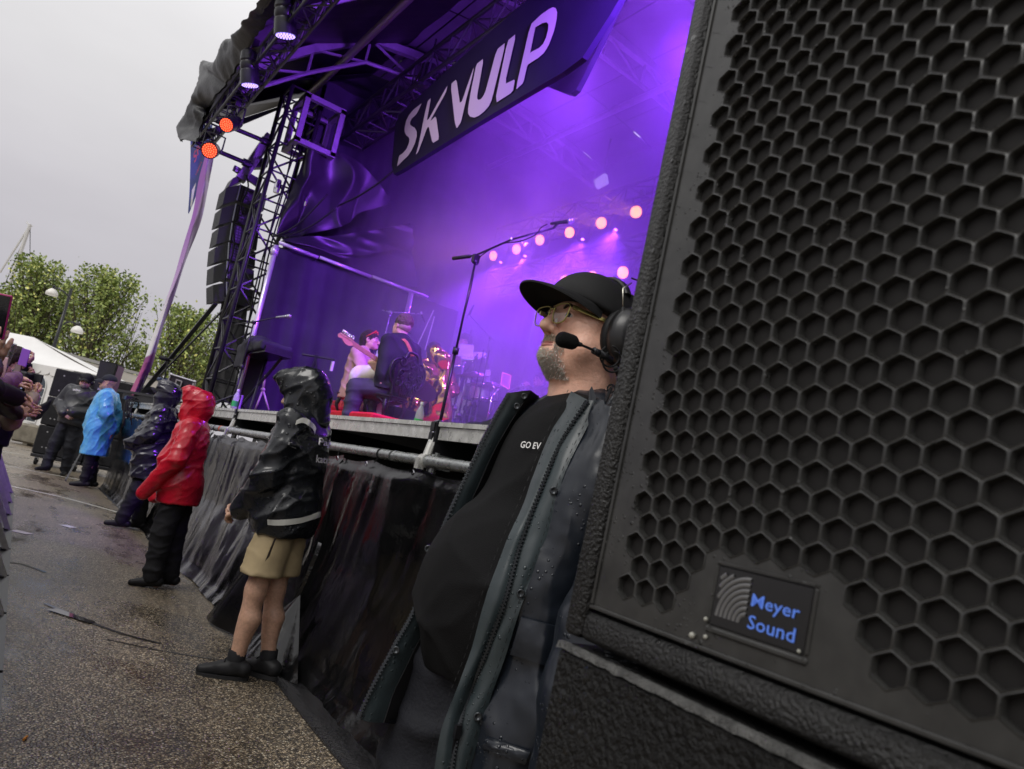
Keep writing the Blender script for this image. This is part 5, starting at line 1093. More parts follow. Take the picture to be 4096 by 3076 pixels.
        return s.part(name,S_,mat,wr or [((2.2,1.5,5),.016,1,'f'),((-3,2,7),.010,4,'f'),(5,.02,6,'n')])
    def hood(s,mat,h=.010,face=(0,.135,-.02),fr=(.078,.105,.125),big=1.,wr=None,peak=0.):
        S_=SDF((-.22,-.26,-.30),(.22,.24,.25),h)
        S_.ell((0,-.02,.02),(.108*big,.132*big,.125*big),.03); S_.cap((-.035,.075,.085),(-.035,-.06,.075),.066*big,.070*big,.05); S_.cap((.035,.075,.085),(.035,-.06,.075),.066*big,.070*big,.05); S_.cap((0,-.06,-.02),(0,-.06,-.15),.100*big,.085*big,.04); S_.cap((-.045,.04,-.06),(-.04,.0,-.15),.07,.07,.03); S_.cap((.045,.04,-.06),(.04,.0,-.15),.07,.07,.03); S_.cap((-.10,-.02,-.205),(.10,-.02,-.205),.055,.055,.02)
        if peak: S_.cap((-.05,.10,.115),(.05,.10,.115),.026,.026,.05)
        S_.ell(face,fr,.012,'s'); 
        return s.part('hood',S_,mat,wr or [((2,4,7),.012,2,'f'),((-5,6,9),.008,4,'f'),((3,9,4),.007,7,'f'),(9,.014,6,'n')],1,True)
    def cap(s,mat,h=.006,tilt=0.,fwd=1):
        S_=SDF((-.14,-.16,-.06),(.14,.25,.18),h)
        S_.ell((0,-.012,.04),(.092,.112,.092),.02); S_.box((0,0,-.045),(.3,.3,.07),.01,.006,'s',R=rotx(-.06))
        s.part('cap',S_,mat,None,1,True)
        g=G(); P=[]
        for i in range(13):
            u=-1+2*i/12; row=[]
            for j in range(6):
                t=j/5; row.append((.078*u*(1-.12*t**3),(.075+.04*(1-u*u)**.5*1.0)+t*.085*max(0,1-u*u*.85)**.5-.03*abs(u)**2.5,.040-.030*t-.040*u*u*(.5+.5*t)))
            P.append(row)
        P=np.array(P); g.grid(P); g.grid((P-[0,0,.006])[::-1]); g.f=g.f; o=G(); v=[s.hw(p) for p in g.v]; o.put(v,g.f); return o.obj('cap_brim',mat,s.o,True)
    def hair(s,mat,h=.007,cut=(0,.16,-.10),cr=(.14,.15,.12),big=1.06,long=0.,wr=None,top=0.):
        S_=SDF((-.14,-.20,-.30),(.14,.16,.22),h)
        S_.ell((0,-.018,.038+top),(.079*big,.100*big,.092*big),.02)
        if long: S_.cap((0,-.06,0),(0,-.075,-long),.07,.055,.04)
        S_.ell(cut,cr,.012,'s')
        return s.part('hair',S_,mat,wr or [(40,.010,3,'r'),(14,.012,8,'n')],0,True)
    def eyes(s):
        for q in (-1,1):
            g=G(); c=np.array([q*.032,.081,0.]); v=G(); v.ball(c,.0138,12); o=G(); o.put([s.hw(p) for p in v.v],v.f); e=o.obj('eye',M('eye_white',(.58,.54,.52),.15) if 'eye_white' not in bpy.data.materials else bpy.data.materials['eye_white'],s.o,True)
            v=G(); v.lathe(c+unit([-.38,1,.05])*.0115,unit([-.38,1,.05]),[(0,.0068),(.0022,.0056),(.0027,.0005)],12); o=G(); o.put([s.hw(p) for p in v.v],v.f); o.obj('iris',M('iris',(.03,.03,.025),.1) if 'iris' not in bpy.data.materials else bpy.data.materials['iris'],e)
            v=G(); v.tube([(q*.014,.092,.019),(q*.032,.097,.024),(q*.050,.086,.019)],[.003,.0045,.002],6); o=G(); o.put([s.hw(p) for p in v.v],v.f); o.obj('eyebrow',HAIRD,s.o,True)
    def hmesh(s,name,g,mat,smooth=True,parent=None):
        o=G(); o.put([s.hw(p) for p in g.v],g.f); return o.obj(name,mat,parent or s.o,smooth)
    def bmesh_(s,name,g,mat,smooth=True): 
        o=G(); o.put([s.w(p) for p in g.v],g.f); return o.obj(name,mat,s.o,smooth)
HAIRD=M('dark_hair',(.035,.025,.018),.6,noise=(60,.4),bump=(160,.5)); HAIRG=M('grey_stubble',(.22,.19,.16),.7,noise=(90,.35),bump=(200,.4))
WETB=M('wet_black_coat',(.012,.0135,.016),.24,noise=(5,.35),drops=42,rnoise=(6,.12,.34)); 
WETB2=M('wet_black_poncho',(.018,.019,.022),.2,noise=(5,.4),rnoise=(6,.1,.3))
REDJ=M('wet_red_jacket',(.52,.010,.026),.28,noise=(6,.25),rnoise=(7,.16,.4),drops=50)
BLKC=M('black_cloth',(.016,.016,.018),.8,noise=(12,.3),bump=(160,.25)); NAVY=M('dark_trousers',(.018,.019,.024),.7,noise=(8,.3),bump=(140,.2))
def poncho_mat():
    m=M('blue_poncho',(.10,.40,.72),.22,noise=(7,.22),rnoise=(10,.12,.32)); b=m.node_tree.nodes['Principled BSDF']; b.inputs['Subsurface Weight'].default_value=.15; b.inputs['Subsurface Radius'].default_value=(.02,.05,.08); return m
BLUEP=poncho_mat(); KHAKI=M('khaki_cotton',(.44,.345,.20),.7,noise=(8,.12),bump=(200,.2)); SHOE=M('black_shoe',(.013,.013,.014),.5,noise=(20,.3)); REFL=M('reflective_tape',(.62,.62,.56),.35,noise=(9,.1))
def off_surface(P,obj_,d,eps=.006):
    """project world points along d onto an object's surface (parts share the thing's base)"""
    base=ROOTLOC[obj_.name]; out=[]
    from mathutils.bvhtree import BVHTree
    bv=BVHTree.FromPolygons([tuple(v.co) for v in obj_.data.vertices],[tuple(p.vertices) for p in obj_.data.polygons])
    for p in P:
        h=bv.ray_cast(Vector([float(x) for x in (p-base)]),Vector([float(x) for x in d]))
        if h[0] is None:
            n_=bv.find_nearest(Vector([float(x) for x in (p-base)])); h=n_
        out.append(np.array(h[0])+base+np.array(h[1])*eps if np.dot(np.array(h[1]),d)<0 else np.array(h[0])+base-np.array(h[1])*eps)
    return np.array(out)
def decal_strip(name,pix,w,obj_,mat,par,depth,n=24,eps=.006):
    """strip of tape laid on a garment: pixels of its two edges -> surface"""
    a=catmull(np.array(pix[0],float),n); b=catmull(np.array(pix[1],float),n); rows=[]
    for t in (0,.5,1): rows.append([a_*(1-t)+b_*t for a_,b_ in zip(a,b)])
    P=np.array([[dep(q[0],q[1],depth) for q in r] for r in rows]); sh=P.shape
    D=[ray(*q) for r in rows for q in r]; flat=P.reshape(-1,3); out=[]
    for p,d in zip(flat,D): out.append(off_surface([p],obj_,unit(d),eps)[0])
    g=G(); g.grid(np.array(out).reshape(sh)); return g.obj(name,mat,par,True)
def decal_text(name,txt,pix,h,obj_,mat,par,depth,shear=0,bold=0,lines=None):
    """pix = baseline start and end; flat print pushed onto the garment"""
    v,f=text_mesh(txt,1,shear,bold); v=v.copy(); v[:,:2]-=v[:,:2].min(0); v[:,0]/=v[:,0].max(); v[:,1]/=v[:,1].max()
    a=np.array(pix[0],float); b=np.array(pix[1],float); e_=unit(b-a); u_=np.array([e_[1],-e_[0]]); out=[]
    for q in v:
        p=a+(b-a)*q[0]+u_*h*q[1]; out.append(off_surface([dep(*p,depth)],obj_,unit(ray(*p)),.009)[0])
    return mesh(name,np.array(out),f,mat,par)
# 1 --- hooded man in shorts
p=Person(onz(1015,2722,0),math.radians(48),1.74,pose(ank=[(-.06,.10,.075),(.09,-.02,.075)],toe=[(-.11,.24,.03),(.14,.13,.03)],heel=[(-.05,.06,.04),(.08,-.06,.04)],knee=[(-.075,.06,.49),(.085,.02,.49)],sh=[(-.19,.0,1.42),(.19,.0,1.42)],elb=[(-.235,.05,1.13),(.235,.04,1.13)],wr=[(-.06,.25,.92),(.06,.26,.94)],head=(0,.05,1.615)),SKIND,
  'person in a hooded wet black jacket with reflective tape, khaki shorts and black trainers',lean=.045,roll=.0,hrot=(.1,-.22,0),h=.012,hands=(dict(dir=(.3,.8,-.4),back=(-.5,.5,.6),curl=.7),dict(dir=(-.5,.8,-.3),back=(.5,.4,.6),curl=.7)))
SHM=p
o=p.jacket(WETB,.010,.80,1.06,.02,wr=[((1.5,2.5,3.),.014,1,'f'),((-3,2,6),.010,4,'f'),((4,5,5),.008,9,'f'),(5,.016,6,'n'),(26,.004,8,'n')],flare=.02,armr=(.092,.086,.070),extra=lambda S_:[S_.cap((q*.17,.03,1.26),(q*.15,.08,1.0),.08,.085,.03) for q in (-1,1)]); JK=o
p.hood(WETB,.008,(0,.15,-.03),(.085,.095,.125),1.08,peak=1)
p.trousers(KHAKI,.010,.98,hem=.20,wr=[((5,4,3),.010,3,'f'),((3,-5,8),.007,5,'f')])
p.shoes(SHOE,.006,big=1.05)
DD=3.2
decal_strip('reflective_band',[[(1072,2076),(1120,2078),(1200,2070),(1280,2046)],[(1072,2098),(1120,2101),(1200,2092),(1280,2066)]],0,JK,REFL,p.o,DD)
decal_strip('reflective_band',[[(1185,1682),(1215,1672),(1250,1695),(1262,1715)],[(1180,1700),(1210,1692),(1245,1715),(1256,1738)]],0,JK,REFL,p.o,DD)
decal_text('lettering','Paju',[(1268,1788),(1330,1796)],36,JK,WHT_PRINT,p.o,DD,bold=.02)
decal_text('lettering','katru',[(1258,1850),(1322,1858)],32,JK,WHT_PRINT,p.o,DD,bold=.02)
g=G(); 
for i,an in enumerate(p.J['ank']):
    v=G(); v.lathe(an+[0,0,.03],(0,0,1),[(0,.050),(.05,.048),(.055,.044)],14,False); p.bmesh_('sock',v,BLKC)
    v=G(); a=p.J['heel'][i]*.5+p.J['toe'][i]*.5
    d=unit((p.J['toe'][i]-p.J['heel'][i])*[1,1,0]); side=np.array([d[1],-d[0],0])
    for k in range(4): q=a+d*(.0-.022*k)+[0,0,.062+.012*k]; v.tube([q-side*.03,q+[0,0,.012],q+side*.03],.004,5)
    p.bmesh_('lace',v,BLKC)
    v=G(); hl,to=p.J['heel'][i],p.J['toe'][i]; c=(hl+to)/2; poly=[]
    for t in np.linspace(0,2*math.pi,22,endpoint=False):
        wd=.050+.008*math.cos(t); poly.append(c*[1,1,0]+d*math.cos(t)*(np.linalg.norm((to-hl)[:2])/2+.046)+side*math.sin(t)*wd+[0,0,.001])
    v.prism(poly,(0,0,.024)); p.bmesh_('sole',v,M('shoe_sole',(.02,.02,.021),.6) if 'shoe_sole' not in bpy.data.materials else bpy.data.materials['shoe_sole'],False)
# tattoo-like shade on the far calf is skin print
decal_strip('pocket_flap',[[(1041,2312),(1066,2318),(1090,2318)],[(1038,2322),(1064,2329),(1090,2330)]],0,[c for c in p.o.children if c.name.startswith('shorts')][0],M('brown_flap',(.05,.035,.03),.6),p.o,DD,eps=.016)
# 2 --- red jacket
p=Person(onz(640,2352,0),math.radians(66),1.60,pose(ank=[(-.07,.07,.075),(.12,-.03,.075)],toe=[(-.09,.20,.03),(.15,.10,.03)],heel=[(-.06,.02,.04),(.12,-.08,.04)],knee=[(-.08,.06,.49),(.11,.0,.49)],elb=[(-.28,.02,1.14),(.275,.04,1.12)],wr=[(-.20,.22,.86),(.23,.22,.82)]),SKINP,
  'person in a bright red hooded rain jacket and black trousers looking up at the stage',lean=.05,roll=.0,hrot=(-.12,.20,0),h=.014,hands=None,fat=.008)
p.jacket(REDJ,.011,.74,1.06,.07,wr=[((1.5,2,4.),.010,2,'f'),((-3,3,6),.007,4,'f'),((3,5,9),.005,7,'f'),(4,.014,6,'n')],flare=.01,cuff=.2,armr=(.088,.080,.064)); p.hood(REDJ,.008,(0,.150,-.025),(.085,.092,.118),1.06,peak=1); p.trousers(BLKC,.012,1.12); p.shoes(SHOE,.009)
g=G(); 
for q in (-1,1): g.tube([(q*.055,.098,.012),(q*.03,.105,.014),(q*.012,.106,.008)],.004,5)
p.hmesh('glasses',g,BLKM)
# 3 --- black poncho
p=Person((1.74,10.0,0),math.radians(66),1.78,pose(ank=[(-.08,.12,.075),(.1,-.02,.075)],toe=[(-.10,.25,.03),(.13,.12,.03)],heel=[(-.07,.06,.04),(.1,-.07,.04)],elb=[(-.27,.0,1.15),(.28,.02,1.13)],wr=[(-.17,.22,.98),(.19,.26,.97)]),SKINP,
  'person in a shiny black rain poncho with a cap brim and glasses under the hood',lean=.0,roll=.0,hrot=(-.1,.22,0),h=.016,hands=None,fat=.006)
p.jacket(WETB2,.012,.60,1.12,.07,wr=[((2,2,5),.022,3,'f'),((-3,2,8),.016,7,'f'),((1,4,7),.012,9,'f'),(5,.014,6,'n')],flare=.02,name='poncho',armr=(.10,.10,.085)); p.hood(WETB2,.010,(0,.15,-.02),(.085,.10,.115),1.1,wr=[((4,3,9),.018,2,'f'),((-6,5,9),.010,4,'f')]); p.trousers(BLKC,.014,1.1); p.shoes(SHOE,.010); p.cap(BLKC,.008)
g=G()
for q in (-1,1): g.lathe((q*.033,.105,.004),(q*.1,1,0),[(0,.021),(.003,.021)],10); g.tube([(q*.055,.1,.006),(q*.08,.0,.012)],.003,5)
p.hmesh('glasses',g,M('dark_glasses',(.02,.02,.022),.08))
# 4 --- blue poncho
p=Person((1.70,14.75,0),math.radians(70),1.97,pose(ank=[(-.07,.05,.075),(.10,-.02,.075)],toe=[(-.10,.19,.03),(.12,.12,.03)],heel=[(-.07,.0,.04),(.1,-.07,.04)],sh=[(-.18,-.03,1.42),(.18,-.03,1.42)],elb=[(-.26,-.10,1.15),(.27,-.12,1.15)],wr=[(-.10,-.18,.92),(.16,-.16,.90)],head=(0,.03,1.63)),SKIND,
  'person in a light blue plastic poncho and black cap, hands behind the back',lean=.06,roll=.0,hrot=(.05,.03,0),h=.016,hands=(dict(dir=(.3,-.1,-1),back=(0,-1,0)),dict(dir=(-.2,-.1,-1),back=(0,-1,0))))
p.jacket(BLUEP,.012,.50,1.06,.05,wr=[((5,3,1.5),.016,5,'f'),((-4,5,3),.010,9,'f'),((3,6,5),.007,3,'f')],flare=.03,name='poncho',armr=(.10,.10,.085),cuff=-.05); p.trousers(BLKC,.014,.9); p.shoes(SHOE,.010); p.cap(M('cap_cloth',(.02,.022,.03),.7),.007)
S_=SDF((-.2,-.25,-.3),(.2,.2,0),.010); S_.cap((-.06,-.07,-.17),(.06,-.07,-.17),.065,.065,.04); S_.cap((0,.02,-.20),(0,.0,-.25),.08,.09,.03); S_.ell((0,.03,-.06),(.09,.12,.10),.02,'s'); p.part('poncho_hood',S_,BLUEP,[(22,.02,3,'r')],1,True)
# 5 --- guard in front of the subwoofers
b_=(1.33,16.7,0)
p=Person(b_,math.radians(150),1.98,pose(ank=[(-.12,-.04,.075),(.13,.10,.075)],toe=[(-.16,.10,.03),(.20,.22,.03)],heel=[(-.11,-.10,.04),(.12,.04,.04)],knee=[(-.11,.03,.49),(.12,.08,.49)],elb=[(-.29,.02,1.16),(.30,.02,1.16)],wr=[(-.06,.25,1.06),(.07,.27,1.02)],sh=[(-.2,0,1.42),(.2,0,1.42)]),SKINP,
  'person in a black jacket and cap with ear defenders standing before the subwoofers',lean=.03,roll=-.06,hrot=(.25,.0,0),h=.016,hands=(dict(dir=(1,.3,-.1),back=(.1,1,.3),curl=.4),dict(dir=(-1,.1,-.25),back=(-.2,1,.2),curl=.4)),fat=.006,headh=.004)
JG=p.jacket(M('black_shell_jacket',(.020,.021,.024),.42,noise=(8,.3)),.012,.86,1.18,.06,armr=(.10,.095,.075)); p.trousers(NAVY,.014,1.18); p.shoes(SHOE,.010); p.cap(BLKC,.007); p.eyes()
for q in (-1,1): g=G(); g.lathe((q*.078,-.005,-.01),(q,0,0),[(-.005,.036),(.02,.040),(.036,.030),(.04,.001)],14); p.hmesh('ear_cup',g,BLKM)
g=G(); g.tube([(.105*math.cos(t),-.02,.03+.105*math.sin(t)) for t in np.linspace(0,math.pi,14)],.008,6); p.hmesh('headband',g,BLKM)
decal_text('lettering','Göl Endeca',[(292,1562),(320,1566)],7,JG,WHT_PRINT,p.o,12.5,bold=.02)
S_=SDF((-.1,0,-.16),(.1,.16,0),.006); S_.ell((0,.075,-.09),(.05,.035,.04),.02); S_.ell((0,.10,-.055),(.045,.03,.018),.01,'s'); p.part('beard_stubble',S_,HAIRG,None,1,True)
# ------------------------------------------------------------------ audience behind the barrier, left edge
HOOD=M('black_hoodie',(.014,.014,.015),.8,noise=(10,.3)); BEIGE=M('beige_coat',(.36,.29,.22),.75,noise=(9,.15)); GREYT=M('grey_denim',(.10,.10,.105),.75,noise=(9,.25)); LEATH=M('black_puffer',(.012,.012,.014),.35,noise=(8,.3)); TOPM=M('mauve_top',(.22,.12,.2),.8)
def phone(name_label,c,right,up,w,hgt,col,back=None,scr=None,lens=0,th=.009):
    c=np.asarray(c,float); r=unit(right); u=unit(np.asarray(up,float)-r*(np.asarray(up,float)@r)); n=np.cross(r,u); R=np.array([r,u,n])
    t=thing('phone',c,name_label,'phone','phones held up by the audience')
    g=G(); g.bevbox(c,(w/2,hgt/2,th/2),.003,R); g.obj('case',col,t)
    if scr is not None: g=G(); g.box(c+n*(th/2+.0006),(w/2-.004,hgt/2-.006,.0005),R); g.obj('screen',scr,t)
    for k in range(lens): g=G(); g.lathe(c-n*(th/2)+r*(-w*.22)+u*(hgt*.36-k*.022),-n,[(0,.009),(.002,.008)],10); g.obj('camera_lens',BLKM,t)
    return t
CRW='audience standing behind the barrier'
def reach(J,b,th,Ht,w0,w1):
    for i,w in enumerate((w0,w1)):
        q=Person.loc(b,th,Ht,w); J['wr'][i]=q; m=(J['sh'][i]+q)/2; L=np.linalg.norm(q-J['sh'][i]); J['elb'][i]=m+np.array([(-.05,.05)[i],-.02,-max(.03,(.56**2-L*L)**.5/2 if L<.56 else .03)])
# young man with a purple phone
hd=dep(62,1448,6.75); th_=math.radians(-72)
def by_head(hd,Ht,theta,J):  # base so that the head lands at hd
    sc=Ht/1.75; R=rotz(theta)*sc; return np.asarray(hd)-J['head']@R
J=pose(elb=[(-.26,.15,1.22),(.27,.17,1.20)],wr=[(-.10,.36,1.36),(.10,.34,1.52)],head=(0,.03,1.62))
zb=hd[2]/1.62; Ht=1.75*zb
b=by_head(hd,Ht,th_,J)
reach(J,b,th_,Ht,dep(78,1512,6.45),dep(99,1462,6.5))
p=Person(b,th_,Ht,J,SKINP,'young person with short dark hair in a black hooded jacket raising a purple phone',CRW,hrot=(.35,-.05,0),h=.016,hands=(dict(dir=(.3,.6,.6),back=(-.3,.8,.3),curl=.9),dict(dir=(-.1,.5,.85),back=(.3,.8,.2),curl=.8)),hh=.007,headh=.0045)
p.jacket(HOOD,.014,.84,1.1); p.hair(HAIRD,.006,(0,.15,-.06),(.13,.13,.10),1.08,top=.012); p.trousers(NAVY,.016); p.shoes(SHOE,.014); p.eyes()
S_=SDF((-.2,-.25,-.32),(.2,.2,0),.010); S_.cap((-.07,-.08,-.19),(.07,-.08,-.19),.06,.06,.04); S_.cap((-.08,.0,-.2),(.08,.0,-.2),.055,.055,.04); p.part('jacket_hood',S_,HOOD,[(20,.012,3,'r')],1,True)
PV=M('purple_phone_case',(.30,.10,.62),.3); 
c=dep(97,1430,6.42); phone('purple phone held in front of the young dark haired person',c,ray(100,1432)-ray(80,1426)+np.array([.0,.3,0])*0,UPC+_u[1]*_rt*0,.075,.15,PV,lens=3)
# woman at the very edge with a pink phone
hd=dep(-8,1462,5.9); J=pose(elb=[(-.24,.14,1.18),(.25,.16,1.18)],wr=[(-.06,.34,1.40),(.08,.34,1.42)]); Ht=1.75*hd[2]/1.625; th2=math.radians(-68)
p=Person(by_head(hd,Ht,th2,J),th2,Ht,J,SKINP,'person with long dark hair in a beige coat, pink phone, at the left edge',CRW,hrot=(.1,0,0),h=.016,hands=(dict(dir=(.3,.5,.7),back=(0,1,.2),curl=.8),dict(dir=(-.3,.5,.7),back=(0,1,.2),curl=.8)),hh=.007)
p.jacket(BEIGE,.014,.70,1.05); p.hair(HAIRD,.007,(0,.16,-.09),(.13,.15,.13),1.08,long=.26); p.trousers(GREYT,.016); p.shoes(SHOE,.014); p.eyes()
PK=M('pink_phone_case',(.78,.50,.56),.35); phone('pale pink phone at the left edge in front of the long haired person',dep(6,1468,5.5),_rt,UPC,.075,.15,PK,lens=2)
# person with the brown phone and the video camera
hd=dep(-80,1440,5.4); J=pose(elb=[(-.22,.20,1.16),(.24,.22,1.14)],wr=[(.0,.50,1.28),(.10,.48,1.22)]); Ht=1.75*hd[2]/1.625
reach(J,by_head(hd,Ht,th2,J),th2,Ht,dep(50,1545,5.95),dep(62,1512,6.05))
p=Person(by_head(hd,Ht,th2,J),th2,Ht,J,SKINP,'person in a mauve top reaching out with a brown phone, mostly outside the left edge',CRW,h=.016,hands=(dict(dir=(.1,.8,.35),back=(-.2,.4,.8),curl=.7),dict(dir=(.0,.9,.1),back=(.2,.3,.9),curl=.5)),hh=.006)
p.jacket(TOPM,.014,.86,1.05); p.hair(HAIRD,.008,long=.2); p.trousers(GREYT,.016); p.shoes(SHOE,.014)
BRN=M('brown_phone_case',(.16,.06,.07),.3); SCR=M('lit_screen',(.02,.02,.03),.1,emit=((.45,.5,.8),.35))
phone('brown phone with a lit screen below the purple phone',dep(70,1480,6.3),_rt,UPC+.3*_rt,.055,.09,BRN,scr=M('dim_screen',(.25,.18,.2),.2),lens=0)
phone('dark phone lying flat in two hands with a bright screen',dep(68,1536,6.0),_rt,UPC*.5-FWD*.4,.08,.09,BLKM,scr=SCR)
v=thing('video_camera',dep(98,1530,6.4),'black video camera with a round lens hood held among the audience','camera'); c=dep(96,1520,6.4)
g=G(); g.bevbox(c,(.075,.10,.07),.015,np.array([_rt,_fh,_up])); g.obj('body',BLKM,v)
g=G(); g.lathe(c+np.array([.02,0,-.09])-FWD*.02,unit(-FWD+.9*_rt),[(-.06,.07),(0,.10),(.05,.115),(.055,.10),(.01,.07)],22); g.obj('lens_hood',BLKR,v,True)
g=G(); g.bevbox(c+_rt*.10+[0,0,.04],(.05,.008,.035),.004,np.array([_rt,_fh,_up])); g.obj('flip_screen',BLKM,v)
# clapping person in a black sleeve and grey trousers
J=pose(elb=[(-.22,.20,1.04),(.24,.20,1.02)],wr=[(.02,.46,1.06),(.10,.47,1.00)]); base=onz(-8,1835,0); base=np.array([-.34,6.25,0.])
reach(J,base,math.radians(-80),1.76,dep(62,1626,5.75),dep(60,1648,5.65))
p=Person(base,math.radians(-80),1.76,J,SKINP,'person in a shiny black puffer jacket and grey trousers clapping over the barrier',CRW,h=.016,hands=(dict(dir=(.2,.9,.05),back=(-.9,.2,.3),curl=.25,side=1),dict(dir=(-.1,.9,.25),back=(.9,.2,.3),curl=.3)),hh=.006)
p.jacket(LEATH,.014,.86,1.12,wr=[((1,1,7),.016,1,'f'),(5,.02,6,'n')]); p.hair(HAIRD,.008,long=.1); p.trousers(GREYT,.016,1.15); p.shoes(SHOE,.014)
J=pose(elb=[(-.22,.20,1.06),(.24,.20,1.08)],wr=[(.0,.48,1.12),(.08,.52,1.12)])
reach(J,(-.42,5.75,0),math.radians(-76),1.74,dep(40,1572,5.4),dep(68,1592,5.4))
p=Person((-.42,5.75,0),math.radians(-76),1.74,J,SKINP,'person in a dark jacket pointing across the barrier with an outstretched finger',CRW,h=.016,hands=(dict(dir=(.1,.95,-.1),back=(-.5,.2,.8),curl=.5),dict(dir=(.0,.95,-.25),back=(.4,.2,.8),curl=.7,point=True)),hh=.006)
p.jacket(HOOD,.014,.86,1.08); p.hair(HAIRD,.008,long=.12); p.trousers(GREYT,.016); p.shoes(SHOE,.014)
# near hand with the magenta phone
ph=dep(-12,1262,2.75); w=dep(-60,1470,2.8); J=pose(); th3=math.radians(-60); base=np.array([-.42,2.95,0.])
sc=1.72/1.75; R=rotz(th3)*sc; toL=lambda q:(np.asarray(q)-base)@np.linalg.inv(R)
wl=toL(w); J=pose(elb=[(-.24,.02,1.14),(.26,.22,1.30)],wr=[(-.2,.2,1.0),tuple(wl)])
d=toL(dep(10,1330,2.72))-wl
p=Person(base,th3,1.72,J,SKINP,'person at the left edge whose raised hand grips a magenta phone',CRW,h=.016,hands=(dict(dir=(0,.5,-.8),back=(-1,0,0)),dict(dir=tuple(d),back=tuple(-(ray(20,1300)@np.linalg.inv(R))*1.0),curl=.30,fs=[.25,.3,.35,.4],s=1.05)),hh=.004)
p.jacket(LEATH,.014,.86,1.05); p.hair(HAIRD,.008,long=.2); p.trousers(GREYT,.016); p.shoes(SHOE,.014)
MAG=M('magenta_phone_case',(.36,.02,.14),.3); phone('magenta phone gripped by the nearest raised hand at the left edge',ph,_rt,UPC+.22*_rt,.085,.165,MAG,scr=M('black_screen',(.01,.01,.012),.1))
# ------------------------------------------------------------------ musicians and instruments on the stage
SHB=M('black_shirt',(.020,.020,.026),.75,noise=(9,.25)); ROSE=M('rose_suede',(.46,.27,.26),.8,noise=(8,.2)); CREAM=M('cream_cloth',(.72,.68,.60),.7,noise=(6,.1)); CHARC=M('charcoal_trousers',(.045,.045,.055),.7,noise=(8,.25)); MAPLE=M('maple_neck',(.50,.27,.13),.4,noise=(6,.15)); IRON=M('cast_iron',(.016,.016,.018),.35,.3,noise=(30,.3),bump=(120,.2)); REDC=M('red_carpet',(.55,.02,.035),.85,noise=(14,.2)); 
# seat-related helper
def seated(base,theta,Ht,**k):
    d=dict(hip=[(-.10,0,.50),(.10,0,.50)],pel=(0,-.02,.53),waist=(0,-.03,.68),chest=(0,-.02,.87),sh=[(-.185,-.02,1.00),(.185,-.02,1.00)],neck=(0,-.02,1.05),head=(0,.02,1.20),knee=[(-.16,.42,.50),(.16,.42,.50)],ank=[(-.16,.40,.08),(.16,.40,.08)],toe=[(-.18,.55,.03),(.18,.55,.03)],heel=[(-.16,.36,.04),(.16,.36,.04)],elb=[(-.30,.06,.75),(.30,.06,.75)],wr=[(-.15,.28,.72),(.15,.28,.72)]); d.update(k); return pose(**d)
def chair(base,theta,label,back=True):
    R=rotz(theta); b=np.asarray(base,float); T=lambda q:np.asarray(q,float)@R+b
    t=thing('iron_chair',b,label,'chair','ornate cast iron chairs on the stage')
    def add(name,g,sm=True): o=G(); o.put([T(p_) for p_ in g.v],g.f); return o.obj(name,IRON,t,sm)
    g=G(); g.lathe((0,0,.44),(0,0,1),[(0,.20),(.008,.215),(.02,.215),(.026,.20)],28); g.lathe((0,0,.425),(0,0,1),[(0,.19),(.014,.19)],28); add('seat',g,False)
    for a in (.75,2.4,3.9,5.5):
        c,s=math.cos(a),math.sin(a); g=G(); g.tube(catmull(np.array([(.17*c,.17*s,.43),(.20*c,.20*s,.33),(.15*c,.15*s,.20),(.19*c,.19*s,.06),(.23*c,.23*s,.0)]),14),[.02]*5+[.014]*5+[.017]*4,7)
        for k in (-1,1): g.tube([(.19*c,.19*s,.36),(.19*math.cos(a+k*.25),.19*math.sin(a+k*.25),.40),(.19*math.cos(a+k*.55),.19*math.sin(a+k*.55),.42)],.009,5)
        add('leg',g)
        g=G(); 
        sp_=[((.02+.0045*q)*math.cos(q*1.1),(.02+.0045*q)*math.sin(q*1.1)) for q in np.linspace(0,7,20)]; tx=np.array([-s,c,0]); g.tube([np.array([.185*c,.185*s,.375])+tx*u_+np.array([0,0,1])*w_ for u_,w_ in sp_],.006,5); add('scroll',g)
    if back:
        g=G(); ol=[(-.15,-.20,.46),(-.17,-.21,.58),(-.24,-.215,.66),(-.24,-.22,.78),(-.19,-.225,.84),(-.10,-.23,.86),(-.07,-.235,.93),(0,-.24,.95),(.07,-.235,.93),(.10,-.23,.86),(.19,-.225,.84),(.24,-.22,.78),(.24,-.215,.66),(.17,-.21,.58),(.15,-.20,.46)]
        g.tube(catmull(np.array(ol),60),.016,7); add('back_frame',g)
        g=G(); rows=[[(-.13,-.205,.50),(0,-.21,.50),(.13,-.205,.50)],[(-.21,-.216,.68),(0,-.225,.68),(.21,-.216,.68)],[(-.19,-.224,.80),(0,-.232,.80),(.19,-.224,.80)],[(-.06,-.232,.88),(0,-.24,.92),(.06,-.232,.88)]]; Gd=loft(rows,30,30); 
        g.grid(Gd); Gb=Gd+np.array([0,-.008,0])+np.stack([0*Gd[...,0],-.02*ridge(Gd*[22,1,22],1,3),0*Gd[...,0]],-1); g.grid(Gb[:,::-1]); add('back_panel',g)
        r=np.random.default_rng(4)
        for k in range(9):
            cx,cz=(-.13+.13*(k%3)+(.02*((k//3)%2)),.60+.11*(k//3)); g=G(); sp_=[((.010+.005*q)*math.cos(q+k),(.010+.005*q)*math.sin(q+k)) for q in np.linspace(0,8.5,30)]; g.tube([(cx+u_,-.252,cz+w_) for u_,w_ in sp_],.0085,6); add('rosette',g)
        for k in range(6): g=G(); x0=-.09+.036*k; g.tube([(x0*.6,-.222,.47),(x0,-.240,.56),(x0*1.5,-.25,.63)],.008,5); add('stem',g)
    return t
